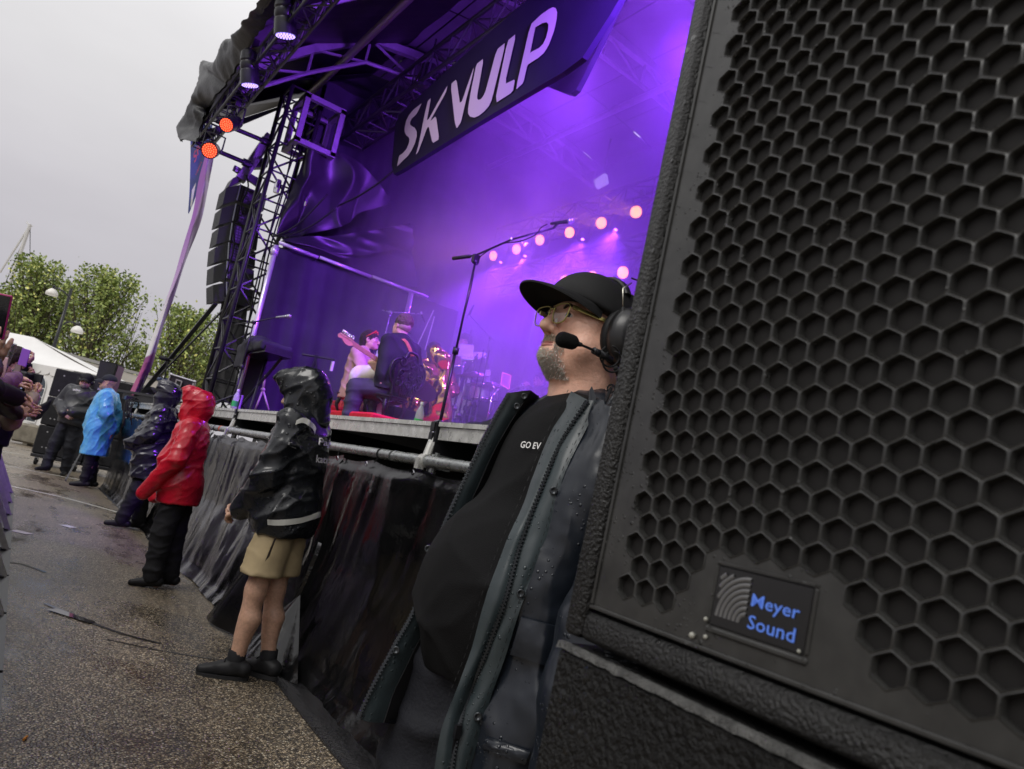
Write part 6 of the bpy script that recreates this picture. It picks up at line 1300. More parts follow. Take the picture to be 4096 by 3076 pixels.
GD=8.1; gh=dep(1607,1318,GD); gth=math.radians(28)
gb=np.array([gh[0]+.03,gh[1]-.02,DZ])
k_=math.radians(20)
J=seated(0,0,0,knee=[(-.30,.36,.50),(.14,.44,.50)],ank=[(-.28,.30,.08),(.16,.40,.08)],toe=[(-.36,.42,.03),(.18,.55,.03)],heel=[(-.27,.26,.04),(.16,.36,.04)],elb=[(-.33,.10,.78),(.34,.02,.78)],wr=[(-.34,.34,.92),(.26,.26,.74)],head=(0,.03,1.205))
J['ank'][0]=np.array([-.30,.34,.08]); sc=1.80/1.75
gth=math.radians(17)
gb=gh-J['head']@rotz(gth)*sc; gb[2]=DZ
_tl=lambda q:(np.asarray(q)-gb)@np.linalg.inv(rotz(gth)*sc)
J['wr'][0]=_tl(dep(1506,1478,7.95)); J['elb'][0]=_tl(dep(1530,1530,7.8)); J['knee'][0]=_tl(dep(1425,1550,7.9)); J['ank'][0]=_tl([*dep(1425,1550,7.9)[:2],DZ+.10]); J['heel'][0]=J['ank'][0]+[0,-.04,-.04]; J['toe'][0]=J['ank'][0]+[-.08,.12,-.05]
p=Person(gb,gth,1.80,J,SKINP,'seated person in black seen from behind playing an electric guitar on the stage',hrot=(-.05,.0,0),h=.014,hands=(dict(dir=(-.4,.5,.7),back=(-.6,-.6,.2),curl=1.0),dict(dir=(-.6,.5,-.3),back=(.4,.2,.8),curl=.6)),hh=.006)
GU=p
def sj(S_): pass
p.jacket(SHB,.012,.50,1.05,short=True,wr=[((2,1,4),.016,1,'f'),(5,.018,6,'n')]); p.trousers(CHARC,.013,1.12); p.shoes(SHOE,.012); p.hair(M('short_brown_hair',(.09,.065,.05),.7,noise=(80,.4),bump=(180,.5)),.006,(0,.10,-.085),(.2,.26,.115),1.09,top=.008)
S_=SDF((-.1,-.14,-.1),(.1,.1,.1),.006); S_.ell((0,-.018,.01),(.0795,.101,.075),.02); S_.box((0,0,.10),(.3,.3,.075),.002,.004,'s'); S_.ell((0,.16,-.08),(.14,.17,.15),.01,'s'); p.part('shaved_hair',S_,M('shaved_sides',(.40,.29,.23),.7,noise=(90,.2)),None,0,True)
g=G(); L=catmull(np.array([(-.09,-.12,1.05),(-.05,-.15,1.02),(.02,-.185,.92),(.10,-.195,.80),(.16,-.18,.70)]),24); rows=np.stack([L+[-.022,0,-.008],L+[0,-.008,0],L+[.022,0,.008]],1); g.grid(rows); p.bmesh_('guitar_strap',g,M('strap_leather',(.42,.16,.06),.55,noise=(30,.4)))
g=G(); g.tube([(-.078,-.01,.0),(-.086,-.02,-.02),(-.05,-.10,-.05),(0,-.118,-.06),(.05,-.1,-.06)],.002,5); p.hmesh('earphone_cable',g,BLKR)
chair(np.array([gb[0],gb[1],DZ]),gth,'black cast iron chair with an ornate rose back carrying the guitarist')
# guitar
gt=thing('electric_guitar',dep(1560,1480,GD-.25),'electric guitar with a pale maple neck across the seated guitarist','guitar')
N0=dep(1415,1375,7.75); N1=dep(1520,1445,7.9); ax=unit(N1-N0); nrm=unit(-ray(1470,1410)+.25*UPC); nrm=unit(nrm-ax*(nrm@ax)); wd=np.cross(nrm,ax); R=[ax,wd,nrm]; Lk=.66
g=G(); c=N0+ax*Lk/2; 
g.prism([N0+wd*.021,N0-wd*.021,N0+ax*Lk-wd*.028,N0+ax*Lk+wd*.028],-nrm*.022); g.obj('neck',MAPLE,gt)
hs=[(0,.021),(0,-.023),(-.03,-.045),(-.075,-.050),(-.11,-.036),(-.13,-.020),(-.175,-.030),(-.19,-.005),(-.175,.022),(-.14,.028),(-.03,.030)]
g=G(); g.prism([N0+ax*a+wd*b for a,b in hs],-nrm*.014); g.obj('headstock',MAPLE,gt)
for i in range(6):
    q=N0-ax*(.03+.026*i)+wd*.028; g=G(); g.lathe(q+wd*.004+nrm*.002,wd,[(0,.009),(.012,.009),(.014,.004),(.022,.010),(.034,.010),(.036,.002)],8); g.lathe(N0-ax*(.03+.026*i)+wd*.012,nrm,[(0,.007),(.012,.006)],8); g.obj('tuning_peg',CHROME,gt,True)
bc=N0+ax*(Lk+.18); out=[]
for t in np.linspace(0,2*math.pi,30,endpoint=False): rr=.17+.035*math.cos(2*t)+.02*math.cos(3*t); out.append(bc+ax*rr*1.15*math.cos(t)+wd*rr*.9*math.sin(t))
g=G(); g.prism(out,-nrm*.042); g.obj('guitar_body',M('guitar_lacquer',(.03,.02,.02),.15),gt)
g=G()
for k in range(6): o_=-.015+.006*k; g.tube([N0+wd*o_*1.0+nrm*.004-ax*.02*k*.3,N0+ax*(Lk+.2)+wd*o_*1.6+nrm*.008],.0008,3)
o=g.obj('strings',CHROME,gt); o['kind']='stuff'
# woman in the rose jacket
wh=dep(1472,1402,8.75); wth=math.radians(-150)
J=seated(0,0,0,elb=[(-.26,.10,.76),(.24,.14,.76)],wr=[(-.02,.34,.86),(.04,.36,.82)]); sc=1.66/1.75
wb=wh-J['head']@rotz(wth)*sc; wb[2]=DZ
wth=math.radians(222); wb=wh-J['head']@rotz(wth)*sc; wb[2]=DZ
p=Person(wb,wth,1.66,J,SKINP,'seated person in a rose suede jacket with red sunglasses on dark hair facing the guitarist',hrot=(.1,.10,0),h=.014,hands=(dict(dir=(.5,.8,.3),back=(-.5,.3,.7),curl=.5),dict(dir=(-.5,.8,.3),back=(.5,.3,.7),curl=.5)),hh=.006,headh=.004)
p.jacket(ROSE,.012,.42,1.08,wr=[((2,2,5),.018,1,'f'),(5,.018,6,'n')]); p.trousers(CREAM,.013,1.1); p.shoes(SHOE,.012); p.hair(HAIRD,.006,(0,.155,-.085),(.12,.14,.125),1.05,long=.20); p.eyes()
S_=SDF((-.1,-.1,-.28),(.1,.16,-.08),.008); S_.cap((0,-.01,-.14),(0,.02,-.24),.068,.085,.03); p.part('dark_scarf',S_,SHB,[(20,.01,2,'r')],1,True)
g=G(); RS_=M('red_sunglasses',(.85,.06,.03),.3)
for q in (-1,1):
    g.tube([(q*.034+.026*math.cos(t),.066+.004*math.sin(t),.098+.02*math.sin(t)) for t in np.linspace(0,2*math.pi,18)],.006,6); g.tube([(q*.06,.064,.10),(q*.082,.02,.06),(q*.084,-.03,.03)],.005,5)
g.tube([(-.01,.068,.10),(.01,.068,.10)],.005,5); p.hmesh('red_sunglasses',g,RS_)
g=G(); g.prism([(-.02,.10,.085),(.1,.1,.085),(.1,.1,.11)],(0,.003,0))
chair(np.array([wb[0],wb[1],DZ]),wth,'black cast iron stool carrying the person in the rose jacket',False)
# cream cloth over the knee between them and the small phone
c0=dep(1480,1490,8.3); S_=SDF(c0-.45,c0+.45,.016); S_.cap(dep(1440,1500,8.3),dep(1540,1490,8.2),.11,.09,.05); S_.cap(dep(1430,1510,8.3),dep(1415,1640,8.2),.075,.10,.05); tag(soft('cream_blanket',S_,CREAM,None,wr=[((2,2,1),.012,2,'f')]),'cream white blanket draped between the guitarist and the person in rose','blanket')
phone('small pale phone held up beside the guitar neck',dep(1514,1425,8.4),_rt,UPC,.06,.12,M('silver_phone',(.5,.5,.6),.3),lens=2) if 'phone' in globals() else None
# person in gold
FOIL=M('gold_foil_cloth',(.85,.50,.16),.14,1,noise=(3,.2))
jh=dep(1735,1405,8.9); jth=math.radians(-25); J=seated(0,0,0,elb=[(-.27,.10,.76),(.30,.08,.80)],wr=[(-.16,.30,.70),(.16,.30,.72)],head=(0,.02,1.20)); sc=1.70/1.75; jb=jh-J['head']@rotz(jth)*sc; jb[2]=DZ
p=Person(jb,jth,1.70,J,SKINP,'seated person wrapped in crumpled shiny gold foil clothing beside the guitarist',h=.016,hands=(dict(dir=(.3,.8,-.3),back=(-.5,.2,.8),curl=.6),dict(dir=(-.3,.8,-.3),back=(.5,.2,.8),curl=.6)))
p.jacket(FOIL,.012,.40,1.15,wr=[((3,3,3),.030,1,'f'),((-5,4,4),.024,4,'f'),(16,.016,6,'r')],flare=.02,armr=(.10,.10,.07)); p.trousers(FOIL,.013,1.5,wr=[((3,4,6),.03,3,'f'),((-5,5,9),.022,5,'f'),(16,.022,7,'r')]); p.shoes(SHOE,.014); p.hair(HAIRD,.008,(0,.155,-.085),(.12,.14,.125),1.12,long=.18)
S_=SDF(dep(1765,1500,8.4)-.62,dep(1765,1500,8.4)+.62,.015); S_.chain([dep(1738,1402,8.4),dep(1768,1440,8.4),dep(1784,1482,8.42)],[.05,.10,.04],.04); S_.chain([dep(1782,1496,8.4),dep(1765,1560,8.4),dep(1760,1660,8.4)],[.04,.11,.13],.05); S_.cap(dep(1745,1540,8.5),dep(1725,1660,8.5),.10,.17,.06)
v,f=S_.nets(); v=relax(v,f,1); N=vnormals(v,f); v=v+N*(.035*(ridge(v*[7,7,4],1,3)-.5)+.022*(ridge(v*[17,17,8],1,5)-.5))[:,None]; v[:,2]=np.maximum(v[:,2],DZ+.004); mesh('gold_sleeve',v,f,FOIL,p.o,True)
chair(np.array([jb[0],jb[1],DZ]),jth,'black cast iron stool under the person in gold foil',False)
# red carpet steps
for i,(c,h_,lab) in enumerate((((3.55,7.6),(.55,.8,.11),'red carpeted step behind the seated musicians at the left'),((4.35,6.3),(.8,.75,.07),'red carpeted low riser in front of the drum kit'))):
    g=G(); g.bevbox((c[0],c[1],DZ+h_[2]+.002),h_,.02); tag(g.obj('carpet_riser',REDC),lab,'riser')
a_=dep(1330,1600,9.2); g=G(); g.bevbox((a_[0],a_[1],DZ+.16),(.35,.45,.155),.02); tag(g.obj('carpet_riser',REDC),'red cloth covered block behind the person in the rose jacket','riser')
g=G(); q=dep(1350,1585,9.6); g.bevbox((q[0],q[1],DZ+.34),(.05,.3,.10),.01); tag(g.obj('red_board',RED),'small red board standing behind the red block','board')
# drummer and drum kit
DP=dep(1858,1372,10.4); dth=math.radians(100); J=seated(0,0,0,elb=[(-.30,.08,.78),(.30,.08,.78)],wr=[(-.20,.34,.82),(.2,.34,.82)]); sc=1.78/1.75; db=DP-J['head']@rotz(dth)*sc; RZ=db[2]-DZ
p=Person(db,dth,1.78,J,SKINP,'drummer in a dark shirt with red sleeve playing behind a clear sheet and drum kit',hrot=(.6,0,0),h=.018,hands=(dict(dir=(.1,.8,-.3),back=(-.3,.3,.9),curl=.8),dict(dir=(-.1,.8,-.3),back=(.3,.3,.9),curl=.8)),hh=.008)
p.jacket(M('maroon_shirt',(.30,.03,.07),.7,noise=(8,.2)),.015,.5,1.05); p.trousers(CHARC,.016); p.shoes(SHOE,.014); p.hair(HAIRD,.007,(0,.15,-.06),(.13,.13,.11),1.12); p.eyes()
g=G(); g.bevbox((db[0]-.35,db[1]-.3,DZ+RZ/2),(1.1,1.0,max(.05,RZ/2-.002)),.01); tag(g.obj('drum_riser',BLKR),'black riser under the drum kit','riser')
def drum(c,ax,r,dpt,shell,label,lugs=8):
    c=np.asarray(c,float); ax=unit(ax); a,b=frame(ax); t=thing('drum',c,label,'drum','drums of the kit')
    g=G(); g.lathe(c-ax*dpt/2,ax,[(0,r),(dpt,r)],24,False); g.obj('shell',shell,t,True)
    for s_ in (-1,1):
        g=G(); g.lathe(c+ax*s_*(dpt/2),ax,[(-.012,r+.004),(-.012,r+.012),(.012,r+.012),(.012,r+.003)],24,False); g.obj('hoop',CHROME,t,True)
        g=G(); g.lathe(c+ax*s_*(dpt/2),ax*s_,[(0,r),(.004,.001)],24,False); g.obj('drum_head',WHITE,t)
    for k in range(lugs):
        an=2*math.pi*k/lugs; d=math.cos(an)*a+math.sin(an)*b; g=G(); g.tube([c+d*(r+.012)-ax*dpt*.5,c+d*(r+.012)+ax*dpt*.5],.006,5); g.ball(c+d*(r+.014),.016,6); g.obj('lug',CHROME,t,True)
    return t
SHL=M('dark_drum_shell',(.03,.02,.05),.2,.2); SHC=M('steel_drum_shell',(.6,.58,.62),.2,.8)
f0=lambda x,y,d=9.4:dep(x,y,d)
drum(f0(1925,1570,9.3),(-.15,.05,1),.20,.17,SHC,'chrome snare drum with bright lugs at the front of the kit',10)
drum(f0(1900,1455,9.9),(-.5,-.2,.8),.17,.22,SHL,'dark tom of the drum kit below the clear sheet',6)
drum(f0(1828,1520,10.0),(-.3,.1,.95),.20,.34,SHL,'dark floor tom beside the gold clothing',6)
drum(f0(1870,1600,10.0),(-1,-.2,0),.30,.40,SHL,'dark bass drum low behind the chrome stands',8)
def stand(label,foot,top,mat,rad=.013,legs=3,name='hardware_stand',spread=.28,hub=.3,boom=None):
    foot=np.asarray(foot,float); top=np.asarray(top,float); t=thing(name,foot,label,'stand')
    g=G(); m_=foot+(top-foot)*.5; g.tube([foot+[0,0,.05],m_],rad,8); g.tube([m_,top],rad*.7,8); g.lathe(m_-[0,0,.03],(0,0,1),[(0,rad*1.9),(.06,rad*1.9)],8); g.obj('pole',mat,t,True)
    for k in range(legs):
        an=2*math.pi*k/legs+.5; e_=foot+np.array([spread*math.cos(an),spread*math.sin(an),.012-0*foot[2]]); g=G(); g.tube([foot+[0,0,hub],e_],rad*.75,6); g.tube([foot+[0,0,.08],foot+[0,0,.08]+(e_-foot)*.45+[0,0,.05]],rad*.5,5); g.obj('leg',mat,t)
    if boom: g=G(); g.tube([np.asarray(q,float) for q in boom],rad*.62,6); g.lathe(top,frame(unit(np.asarray(boom[1])-np.asarray(boom[0])))[0],[(-.022,.022),(.022,.022)],8); g.obj('boom',mat,t,True)
    return t
def fl(x,y,d,dz=DZ): q=dep(x,y,d); return np.array([q[0],q[1],dz])
q=dep(1858,1440,9.2); stand('tall chrome stand holding the clear sheet in front of the drummer',(q[0],q[1],DZ+.0),q,CHROME,.022,3,spread=.34,hub=.42)
q=dep(1872,1488,9.4); stand('shorter chrome stand beside the tall one',(q[0],q[1],DZ),q,CHROME,.020,3)
q=dep(1975,1550,9.0); stand('chrome snare stand on the right of the kit',(q[0],q[1],DZ),q,CHROME,.018,3,spread=.3,boom=[dep(1945,1610,9.0),dep(1975,1575,9.0),dep(2010,1543,9.0)])
q=dep(1905,1432,9.3); stand('dark cymbal stand with wing nuts right of the clear sheet',(q[0],q[1],DZ),q,BLKM,.016,3,boom=[dep(1850,1500,9.3),dep(1905,1432,9.3),dep(1910,1415,9.3)])
CLR=M('clear_acrylic',(.85,.82,.9),.08,alpha=.42); CLR2=M('pink_edged_acrylic',(.95,.35,.6),.1,alpha=.25)
for pts,d_,m_,lab in (([(1842,1374),(1896,1382),(1890,1430),(1826,1422)],9.15,CLR,'large clear acrylic sheet in front of the drummer'),([(1942,1480),(1963,1481),(1957,1528),(1936,1527)],9.1,CLR,'small clear acrylic sheet above the snare drum'),([(2009,1490),(2045,1502),(2036,1557),(2003,1538)],8.9,CLR2,'pink edged acrylic sheet right of the snare drum')):
    P=[dep(x,y,d_) for x,y in pts]; t=thing('acrylic_sheet',P[3],lab,'sheet','clear acrylic sheets around the drums'); n_=unit(np.cross(P[1]-P[0],P[2]-P[0])); g=G(); g.prism(P,n_*.006); g.obj('sheet',m_,t)
    g=G(); 
    for a,b in ((0,1),(1,2),(2,3),(3,0)): g.tube([P[a],P[b]],.004,4)
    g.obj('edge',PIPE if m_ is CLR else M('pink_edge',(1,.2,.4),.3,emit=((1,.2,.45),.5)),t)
for x,y,r_,lab in ((1895,1500,.22,'dark cymbal tilted beside the kit'),(1960,1540,.22,'dark hi-hat cymbals above the snare')):
    c=dep(x,y,9.2); g=G(); g.lathe(c,(-.3,-.15,.95),[(0,r_),(.006,r_*.97),(.03,.05),(.045,.03),(.045,.001)],24); tag(g.obj('cymbal',M('dark_bronze',(.10,.06,.05),.3,.8) if 'dark_bronze' not in bpy.data.materials else bpy.data.materials['dark_bronze'],None,True),lab,'cymbal')
# tall thin microphone stands
MSB=M('mic_stand_black',(.028,.028,.034),.35,.4)
def mstand(label,x0,y0,x1,y1,d,boom=None,rad=.011,mat=None,mic=None):
    top=dep(x1,y1,d); foot=np.array([top[0],top[1],DZ]); t=stand(label,foot,top,mat or MSB,rad,3,'microphone_stand',.30,.22,boom=[dep(*q,d) for q in boom] if boom else None)
    return t
def mic(c,d,label,mat=None,s=1.,body=BLKM):
    c=np.asarray(c,float); d=unit(d); t=thing('microphone',c,label,'microphone')
    g=G(); g.ball(c,(.026*s,)*3,12); g.lathe(c-d*.018*s,d,[(-.012*s,.022*s),(.012*s,.026*s)],12); g.obj('grille',STEEL,t,True)
    g=G(); g.lathe(c-d*.02*s,-d,[(0,.021*s),(.03*s,.018*s),(.11*s,.014*s),(.15*s,.0125*s),(.165*s,.009*s)],12); g.obj('body',body,t,True); return t
mt=dep(1901,1049,6.6)
t=stand('tall black microphone stand at the stage edge with a boom to the right',(mt[0],mt[1],DZ),mt,MSB,.015,3,'microphone_stand',.34,.20,boom=[dep(1812,1034,6.75),dep(1901,1022,6.6),dep(2046,958,6.5),dep(2215,912,6.4)])
g=G(); g.lathe(dep(1812,1034,6.75),unit(dep(1880,1025,6.65)-dep(1812,1034,6.75)),[(0,.018),(.19,.018)],8); g.obj('counterweight',MSB,t,True)
g=G(); g.box(dep(1903,1035,6.6),(.03,.02,.035)); g.obj('clutch',BLKM,t)
g=G(); g.tube(catmull(np.array([dep(2190,897,6.4),dep(2165,910,6.4),dep(2140,940,6.4),dep(2080,965,6.45),dep(2010,975,6.5),dep(1950,1005,6.55),dep(1905,1050,6.6),dep(1885,1150,6.6),dep(1840,1330,6.6),dep(1775,1600,6.6)]),40),.005,5); g.obj('cable',BLKR,t,True)
g=G(); g.ball(dep(2046,957,6.5),(.02,.02,.02),8); g.obj('cable_clip',CHROME,t,True)
mc=dep(2287,884,6.35); mic(mc,mc-dep(2200,895,6.4),'black vocal microphone with a silver grille at the end of the tall boom')
g=G(); g.tube([dep(2215,912,6.4),dep(2232,893,6.38)],.012,6); g.obj('mic_clip',BLKM,t)
mt=dep(1015,1290,8.9); t=stand('black microphone stand at the left wing behind the pale pipe',(mt[0],mt[1],DZ),mt,MSB,.013,3,'microphone_stand',.3,.2,boom=[dep(940,1298,9.0),dep(1015,1288,8.9),dep(1120,1267,8.8)])
mc=dep(1158,1265,8.75); mic(mc,mc-dep(1110,1269,8.8),'pale microphone on the boom at the left wing',body=STEEL)
mt=dep(1562,1250,9.6); t=stand('thin microphone stand behind the guitarist with a crossbar',(mt[0],mt[1],DZ),mt,STEEL,.011,3,'microphone_stand',.3,.2,boom=[dep(1528,1241,9.6),dep(1562,1248,9.6),dep(1690,1256,9.6)])
mc=dep(1684,1252,9.55); mic(mc,mc-dep(1694,1275,9.55),'small microphone hanging from the thin crossbar',s=.7)
mt=dep(1960,1352,10.2); t=stand('boom stand over the drum kit with a drooping microphone',(mt[0],mt[1],DZ),mt,MSB,.011,3,'microphone_stand',.3,.2,boom=[dep(1985,1370,10.2),dep(1958,1348,10.2),dep(1880,1262,10.2)])
mc=dep(1872,1268,10.2); mic(mc,mc-dep(1880,1252,10.2),'microphone at the end of the drum boom',s=1.)
for x0,y0,x1,y1,d_,lab in ((1775,1680,1885,1320,10.2,'thin dark stand left of the snare'),(1875,1665,1958,1400,9.0,'dark stand in front of the snare drum'),(1850,1670,1935,1400,9.0,'second dark stand in front of the snare drum')):
    top=dep(x1,y1,d_); stand(lab,(top[0],top[1],DZ),top,MSB,.011,3,'microphone_stand',.26,.18)
for a,b,lab in (((1668,1385),(1735,1240),'pale cable stay behind the guitarist'),((1700,1400),(1738,1265),'thin pale stay right of the guitarist')): g=G(); g.tube([dep(*a,9.8),dep(*b,9.8)],.008,5); tag(g.obj('stay_cable',PIPE),lab,'cable')
# singer
sh_=dep(2158,1522,10.0); sth=math.radians(92); J=pose(elb=[(-.26,.12,1.16),(.27,.14,1.16)],wr=[(-.12,.30,1.42),(.2,.3,1.3)]); Ht=1.78; sb=sh_-J['head']@rotz(sth)*(Ht/1.75)
sb[2]=DZ; J2=J
sc=(sh_[2]-DZ)/1.625; Ht=1.75*sc
p=Person(sh_-J['head']@rotz(sth)*sc,sth,Ht,J,SKINP,'singer with dark hair and dark sunglasses holding a microphone behind the shoulder of the capped man',h=.018,hrot=(.1,.1,0),hands=(dict(dir=(.3,.6,.6),back=(-.5,.5,.3),curl=1.0),dict(dir=(0,.8,-.4),back=(.3,.3,.9),curl=.6)),hh=.007)
p.o['label']='singer with dark sunglasses holding a microphone, behind the capped man\'s shoulder'
p.jacket(SHB,.016,.84,1.05); p.trousers(CHARC,.018); p.shoes(SHOE,.016); p.hair(HAIRD,.007,(0,.15,-.07),(.13,.13,.10),1.10)
g=G(); 
for q in (-1,1): g.ball((q*.034,.098,.0),(.028,.008,.018),8); g.tube([(q*.06,.09,.006),(q*.084,-.01,.01)],.005,5)
p.hmesh('sunglasses',g,M('sunglass_black',(.01,.01,.012),.1))
mc=dep(2092,1545,9.8); mic(mc,dep(2110,1538,9.7)-dep(2050,1565,9.8),'black microphone held to the singer\'s mouth',s=1.3)
# keyboard under a cloth, bottles, wedge
kc=dep(1065,1415,9.0); t=thing('keyboard_stand',(kc[0],kc[1],DZ),'keyboard stand covered with a dark cloth at the left wing','stand')
g=G(); g.box(kc,(.16,.5,.04)); g.obj('keyboard',BLKM,t)
for a,b in (((-.1,-.25,.0),(.1,.25,1)),((-.1,.25,0),(.1,-.25,1))): g=G(); g.tube([(kc[0]+a[0],kc[1]+a[1]*1.2,DZ+.02),(kc[0]+b[0],kc[1]+b[1]*1.2,kc[2]-.04)],.018,6); g.obj('leg',MSB,t)
S_=SDF(kc-[.45,.8,.5],kc+[.45,.8,.4],.018); S_.box(kc+[-.02,.05,.04],(.19,.50,.06),.03,.03); S_.ell(kc+[-.05,.2,.10],(.18,.30,.10),.05); S_.box(kc+[-.2,.3,-.08],(.02,.2,.14),.02,.05); o=soft('dark_cloth',S_,CURT,None,wr=[((2,3,4),.03,2,'f'),(8,.03,4,'n')]); tag(o,'dark cloth draped over the keyboard at the left wing','cloth')
q=dep(1130,1500,9.2); t=thing('stand_knob',q,'pale tripod hub on the keyboard cloth stand','clamp'); g=G(); g.ball(dep(1052,1558,9.0),(.03,.03,.025),8); g.tube([dep(1052,1558,9.0),dep(1062,1500,9.0)],.014,6); g.tube([dep(1052,1558,9.0),dep(1020,1640,9.0)],.012,6); g.tube([dep(1052,1558,9.0),dep(1075,1640,9.0)],.012,6); g.obj('hub',M('pale_knob',(.6,.5,.45),.5),t,True)
def bottle(c,label,full=(.03,.45,.08)):
    c=np.asarray(c,float); t=thing('water_bottle',c,label,'bottle','plastic water bottles on the stage edge')
    PET=M('clear_plastic',(.85,.87,.9),.08,alpha=.35) if 'clear_plastic' not in bpy.data.materials else bpy.data.materials['clear_plastic']
    g=G(); g.lathe(c,(0,0,1),[(0,.028),(.01,.033),(.07,.033),(.075,.031),(.12,.032),(.15,.029),(.175,.020),(.195,.0125),(.205,.0125)],16); g.obj('bottle',PET,t,True)
    g=G(); g.lathe(c+[0,0,.203],(0,0,1),[(0,.014),(.018,.014),(.02,.012)],12); g.obj('cap',WHITE,t)
    g=G(); g.lathe(c,(0,0,1),[(.035,.0338),(.095,.0338)],16,False); g.obj('label',M('bottle_green',full,.4) if 'bottle_green' not in bpy.data.materials else bpy.data.materials['bottle_green'],t)
    return t
q=dep(1672,1690,5.45); bottle((q[0],q[1],DZ+.001),'clear plastic bottle with a green label beside the tall microphone stand')
q=dep(938,1620,8.0); bottle((q[0],q[1],DZ+.001),'clear plastic bottle at the foot of the pale pipe on the far stage edge')
q=dep(958,1600,8.6); g=G(); g.tube([(q[0],q[1]-.08,DZ+.02),(q[0],q[1]-.08,DZ+.2),(q[0],q[1]+.08,DZ+.2),(q[0],q[1]+.08,DZ+.02)],.012,6); tag(g.obj('floor_bracket',M('lilac_lit_metal',(.3,.12,.5),.4)),'lilac lit square bracket beside the pale pipe','bracket')  # lilac stage light is put into the metal's base colour
mw=dep(1985,1690,5.9); S_=SDF((mw[0]-.6,mw[1]-.7,DZ-.05),(mw[0]+.6,mw[1]+.7,DZ+.5),.02); S_.cap((mw[0],mw[1]+.3,DZ+.1),(mw[0],mw[1]-.3,DZ+.14),.11,.13,.06); S_.cap((mw[0]+.1,mw[1]-.25,DZ+.14),(mw[0]+.15,mw[1]-.3,DZ+.25),.10,.06,.06); tag(soft('heap_of_cloth',S_,CURT,None,wr=[(8,.05,2,'n'),((2,3,5),.02,4,'f')]),'heap of dark cloth on the stage edge behind the capped man','cloth')
a_=dep(1240,1530,9.3); t=thing('music_stand',(a_[0],a_[1],DZ),'dark folding stand with a small white tag behind the hooded man','stand'); 
for s_ in ((1215,1560,1270,1420),(1285,1640,1262,1420)): g=G(); g.tube([dep(s_[0],s_[1],9.3),dep(s_[2],s_[3],9.3)],.018,6); g.obj('leg',MSB,t)
g=G(); g.tube([dep(1210,1418,9.3),dep(1340,1440,9.3)],.014,6); g.obj('crossbar',MSB,t)
g=G(); g.box(dep(1328,1465,9.2),(.012,.02,.06)); g.obj('white_tag',WHITE,t)
# ------------------------------------------------------------------ near loudspeaker with hexagonal grille
SA=math.radians(4.8); SS=np.array([-math.sin(SA),-math.cos(SA),0]); SN=np.array([-math.cos(SA),math.sin(SA),0]); SP0=dep(2363,2430,.80); SU=unit(np.array([0,0,1.])+.034*SS)
sp=lambda s,t,o=0.: SP0+SS*s+SU*t+SN*o
def box_st(g,s0,s1,t0,t1,o0,o1,b=.0):
    R=np.array([SS,SU,SN]); c=sp((s0+s1)/2,(t0+t1)/2,(o0+o1)/2)
    return g.bevbox(c,((s1-s0)/2,(t1-t0)/2,abs(o1-o0)/2),b,R) if b else g.box(c,((s1-s0)/2,(t1-t0)/2,abs(o1-o0)/2),R)
def textured_black(name,col,rough,sc,st,drops):
    m=M(name,col,rough,noise=(25,.45),bump=(sc,st),drops=drops); return m
CABM=textured_black('textured_cabinet_paint',(.012,.012,.0115),.42,260,.55,75); GRM=M('grille_paint',(.034,.034,.032),.28,.15,noise=(30,.35),drops=190)
spk=thing('monitor_loudspeaker',sp(.22,-.03,-.2),'black loudspeaker with a honeycomb hexagon grille and blue maker badge filling the right','loudspeaker')
SW,SHT=.50,.82
g=G(); box_st(g,-.034,SW+.03,-.034,SHT+.03,-.36,-.016,.012); g.obj('cabinet',CABM,spk)
# raised rim
for nm_,a in (('rim',(-.034,-.0045,-.034,SHT+.03,-.016,.006)),('rim',(-.0045,SW+.03,-.034,-.0045,-.016,.004)),('rim',(SW+.002,SW+.03,-.0045,SHT+.03,-.016,.004)),('rim',(-.0045,SW+.002,SHT+.001,SHT+.03,-.016,.004))):
    g=G(); box_st(g,*a[:4],a[4],a[5],.005); smooth_angle(g.obj(nm_,CABM,spk),50)
# thin grille frame strips
g=G(); box_st(g,-.001,SW,-.0005,.0035,-.004,.0022,.0008); g.obj('grille_lip',GRM,spk)
g=G(); box_st(g,-.001,.003,.004,SHT,-.004,.0016,.0008); g.obj('grille_lip',GRM,spk)
g=G(); box_st(g,.001,.034,.002,SHT,-.004,-.0009); g.obj('grille_margin',GRM,spk)
W_,RP_=.0285,.02145; rx=W_/2; 
hexo=[(0,RP_*2/3),(W_/2,RP_/3),(W_/2,-RP_/3),(0,-RP_*2/3),(-W_/2,-RP_/3),(-W_/2,RP_/3)]
vmap={}; GV=[]; GF=[]
def gv(s,t,o):
    k=(round(s,5),round(t,5),round(o,5))
    if k not in vmap: vmap[k]=len(GV); GV.append(sp(s,t,o))
    return vmap[k]
def in_logo(s,t): return .142<s<.292 and t<.090
nrows=int(SHT/RP_)
def rhex(c,f,n=3,rr=.30):
    """hexagon corners slightly rounded"""
    P=[np.array(q)*f for q in hexo]; out=[]
    for i in range(6):
        p,c_,q=P[i-1],P[i],P[(i+1)%6]; a=c_+(p-c_)*rr*.5; b=c_+(q-c_)*rr*.5
        out+= [a,(a+b)*.25+c_*.5,b]
    return [(c[0]+x[0],c[1]+x[1]) for x in out]
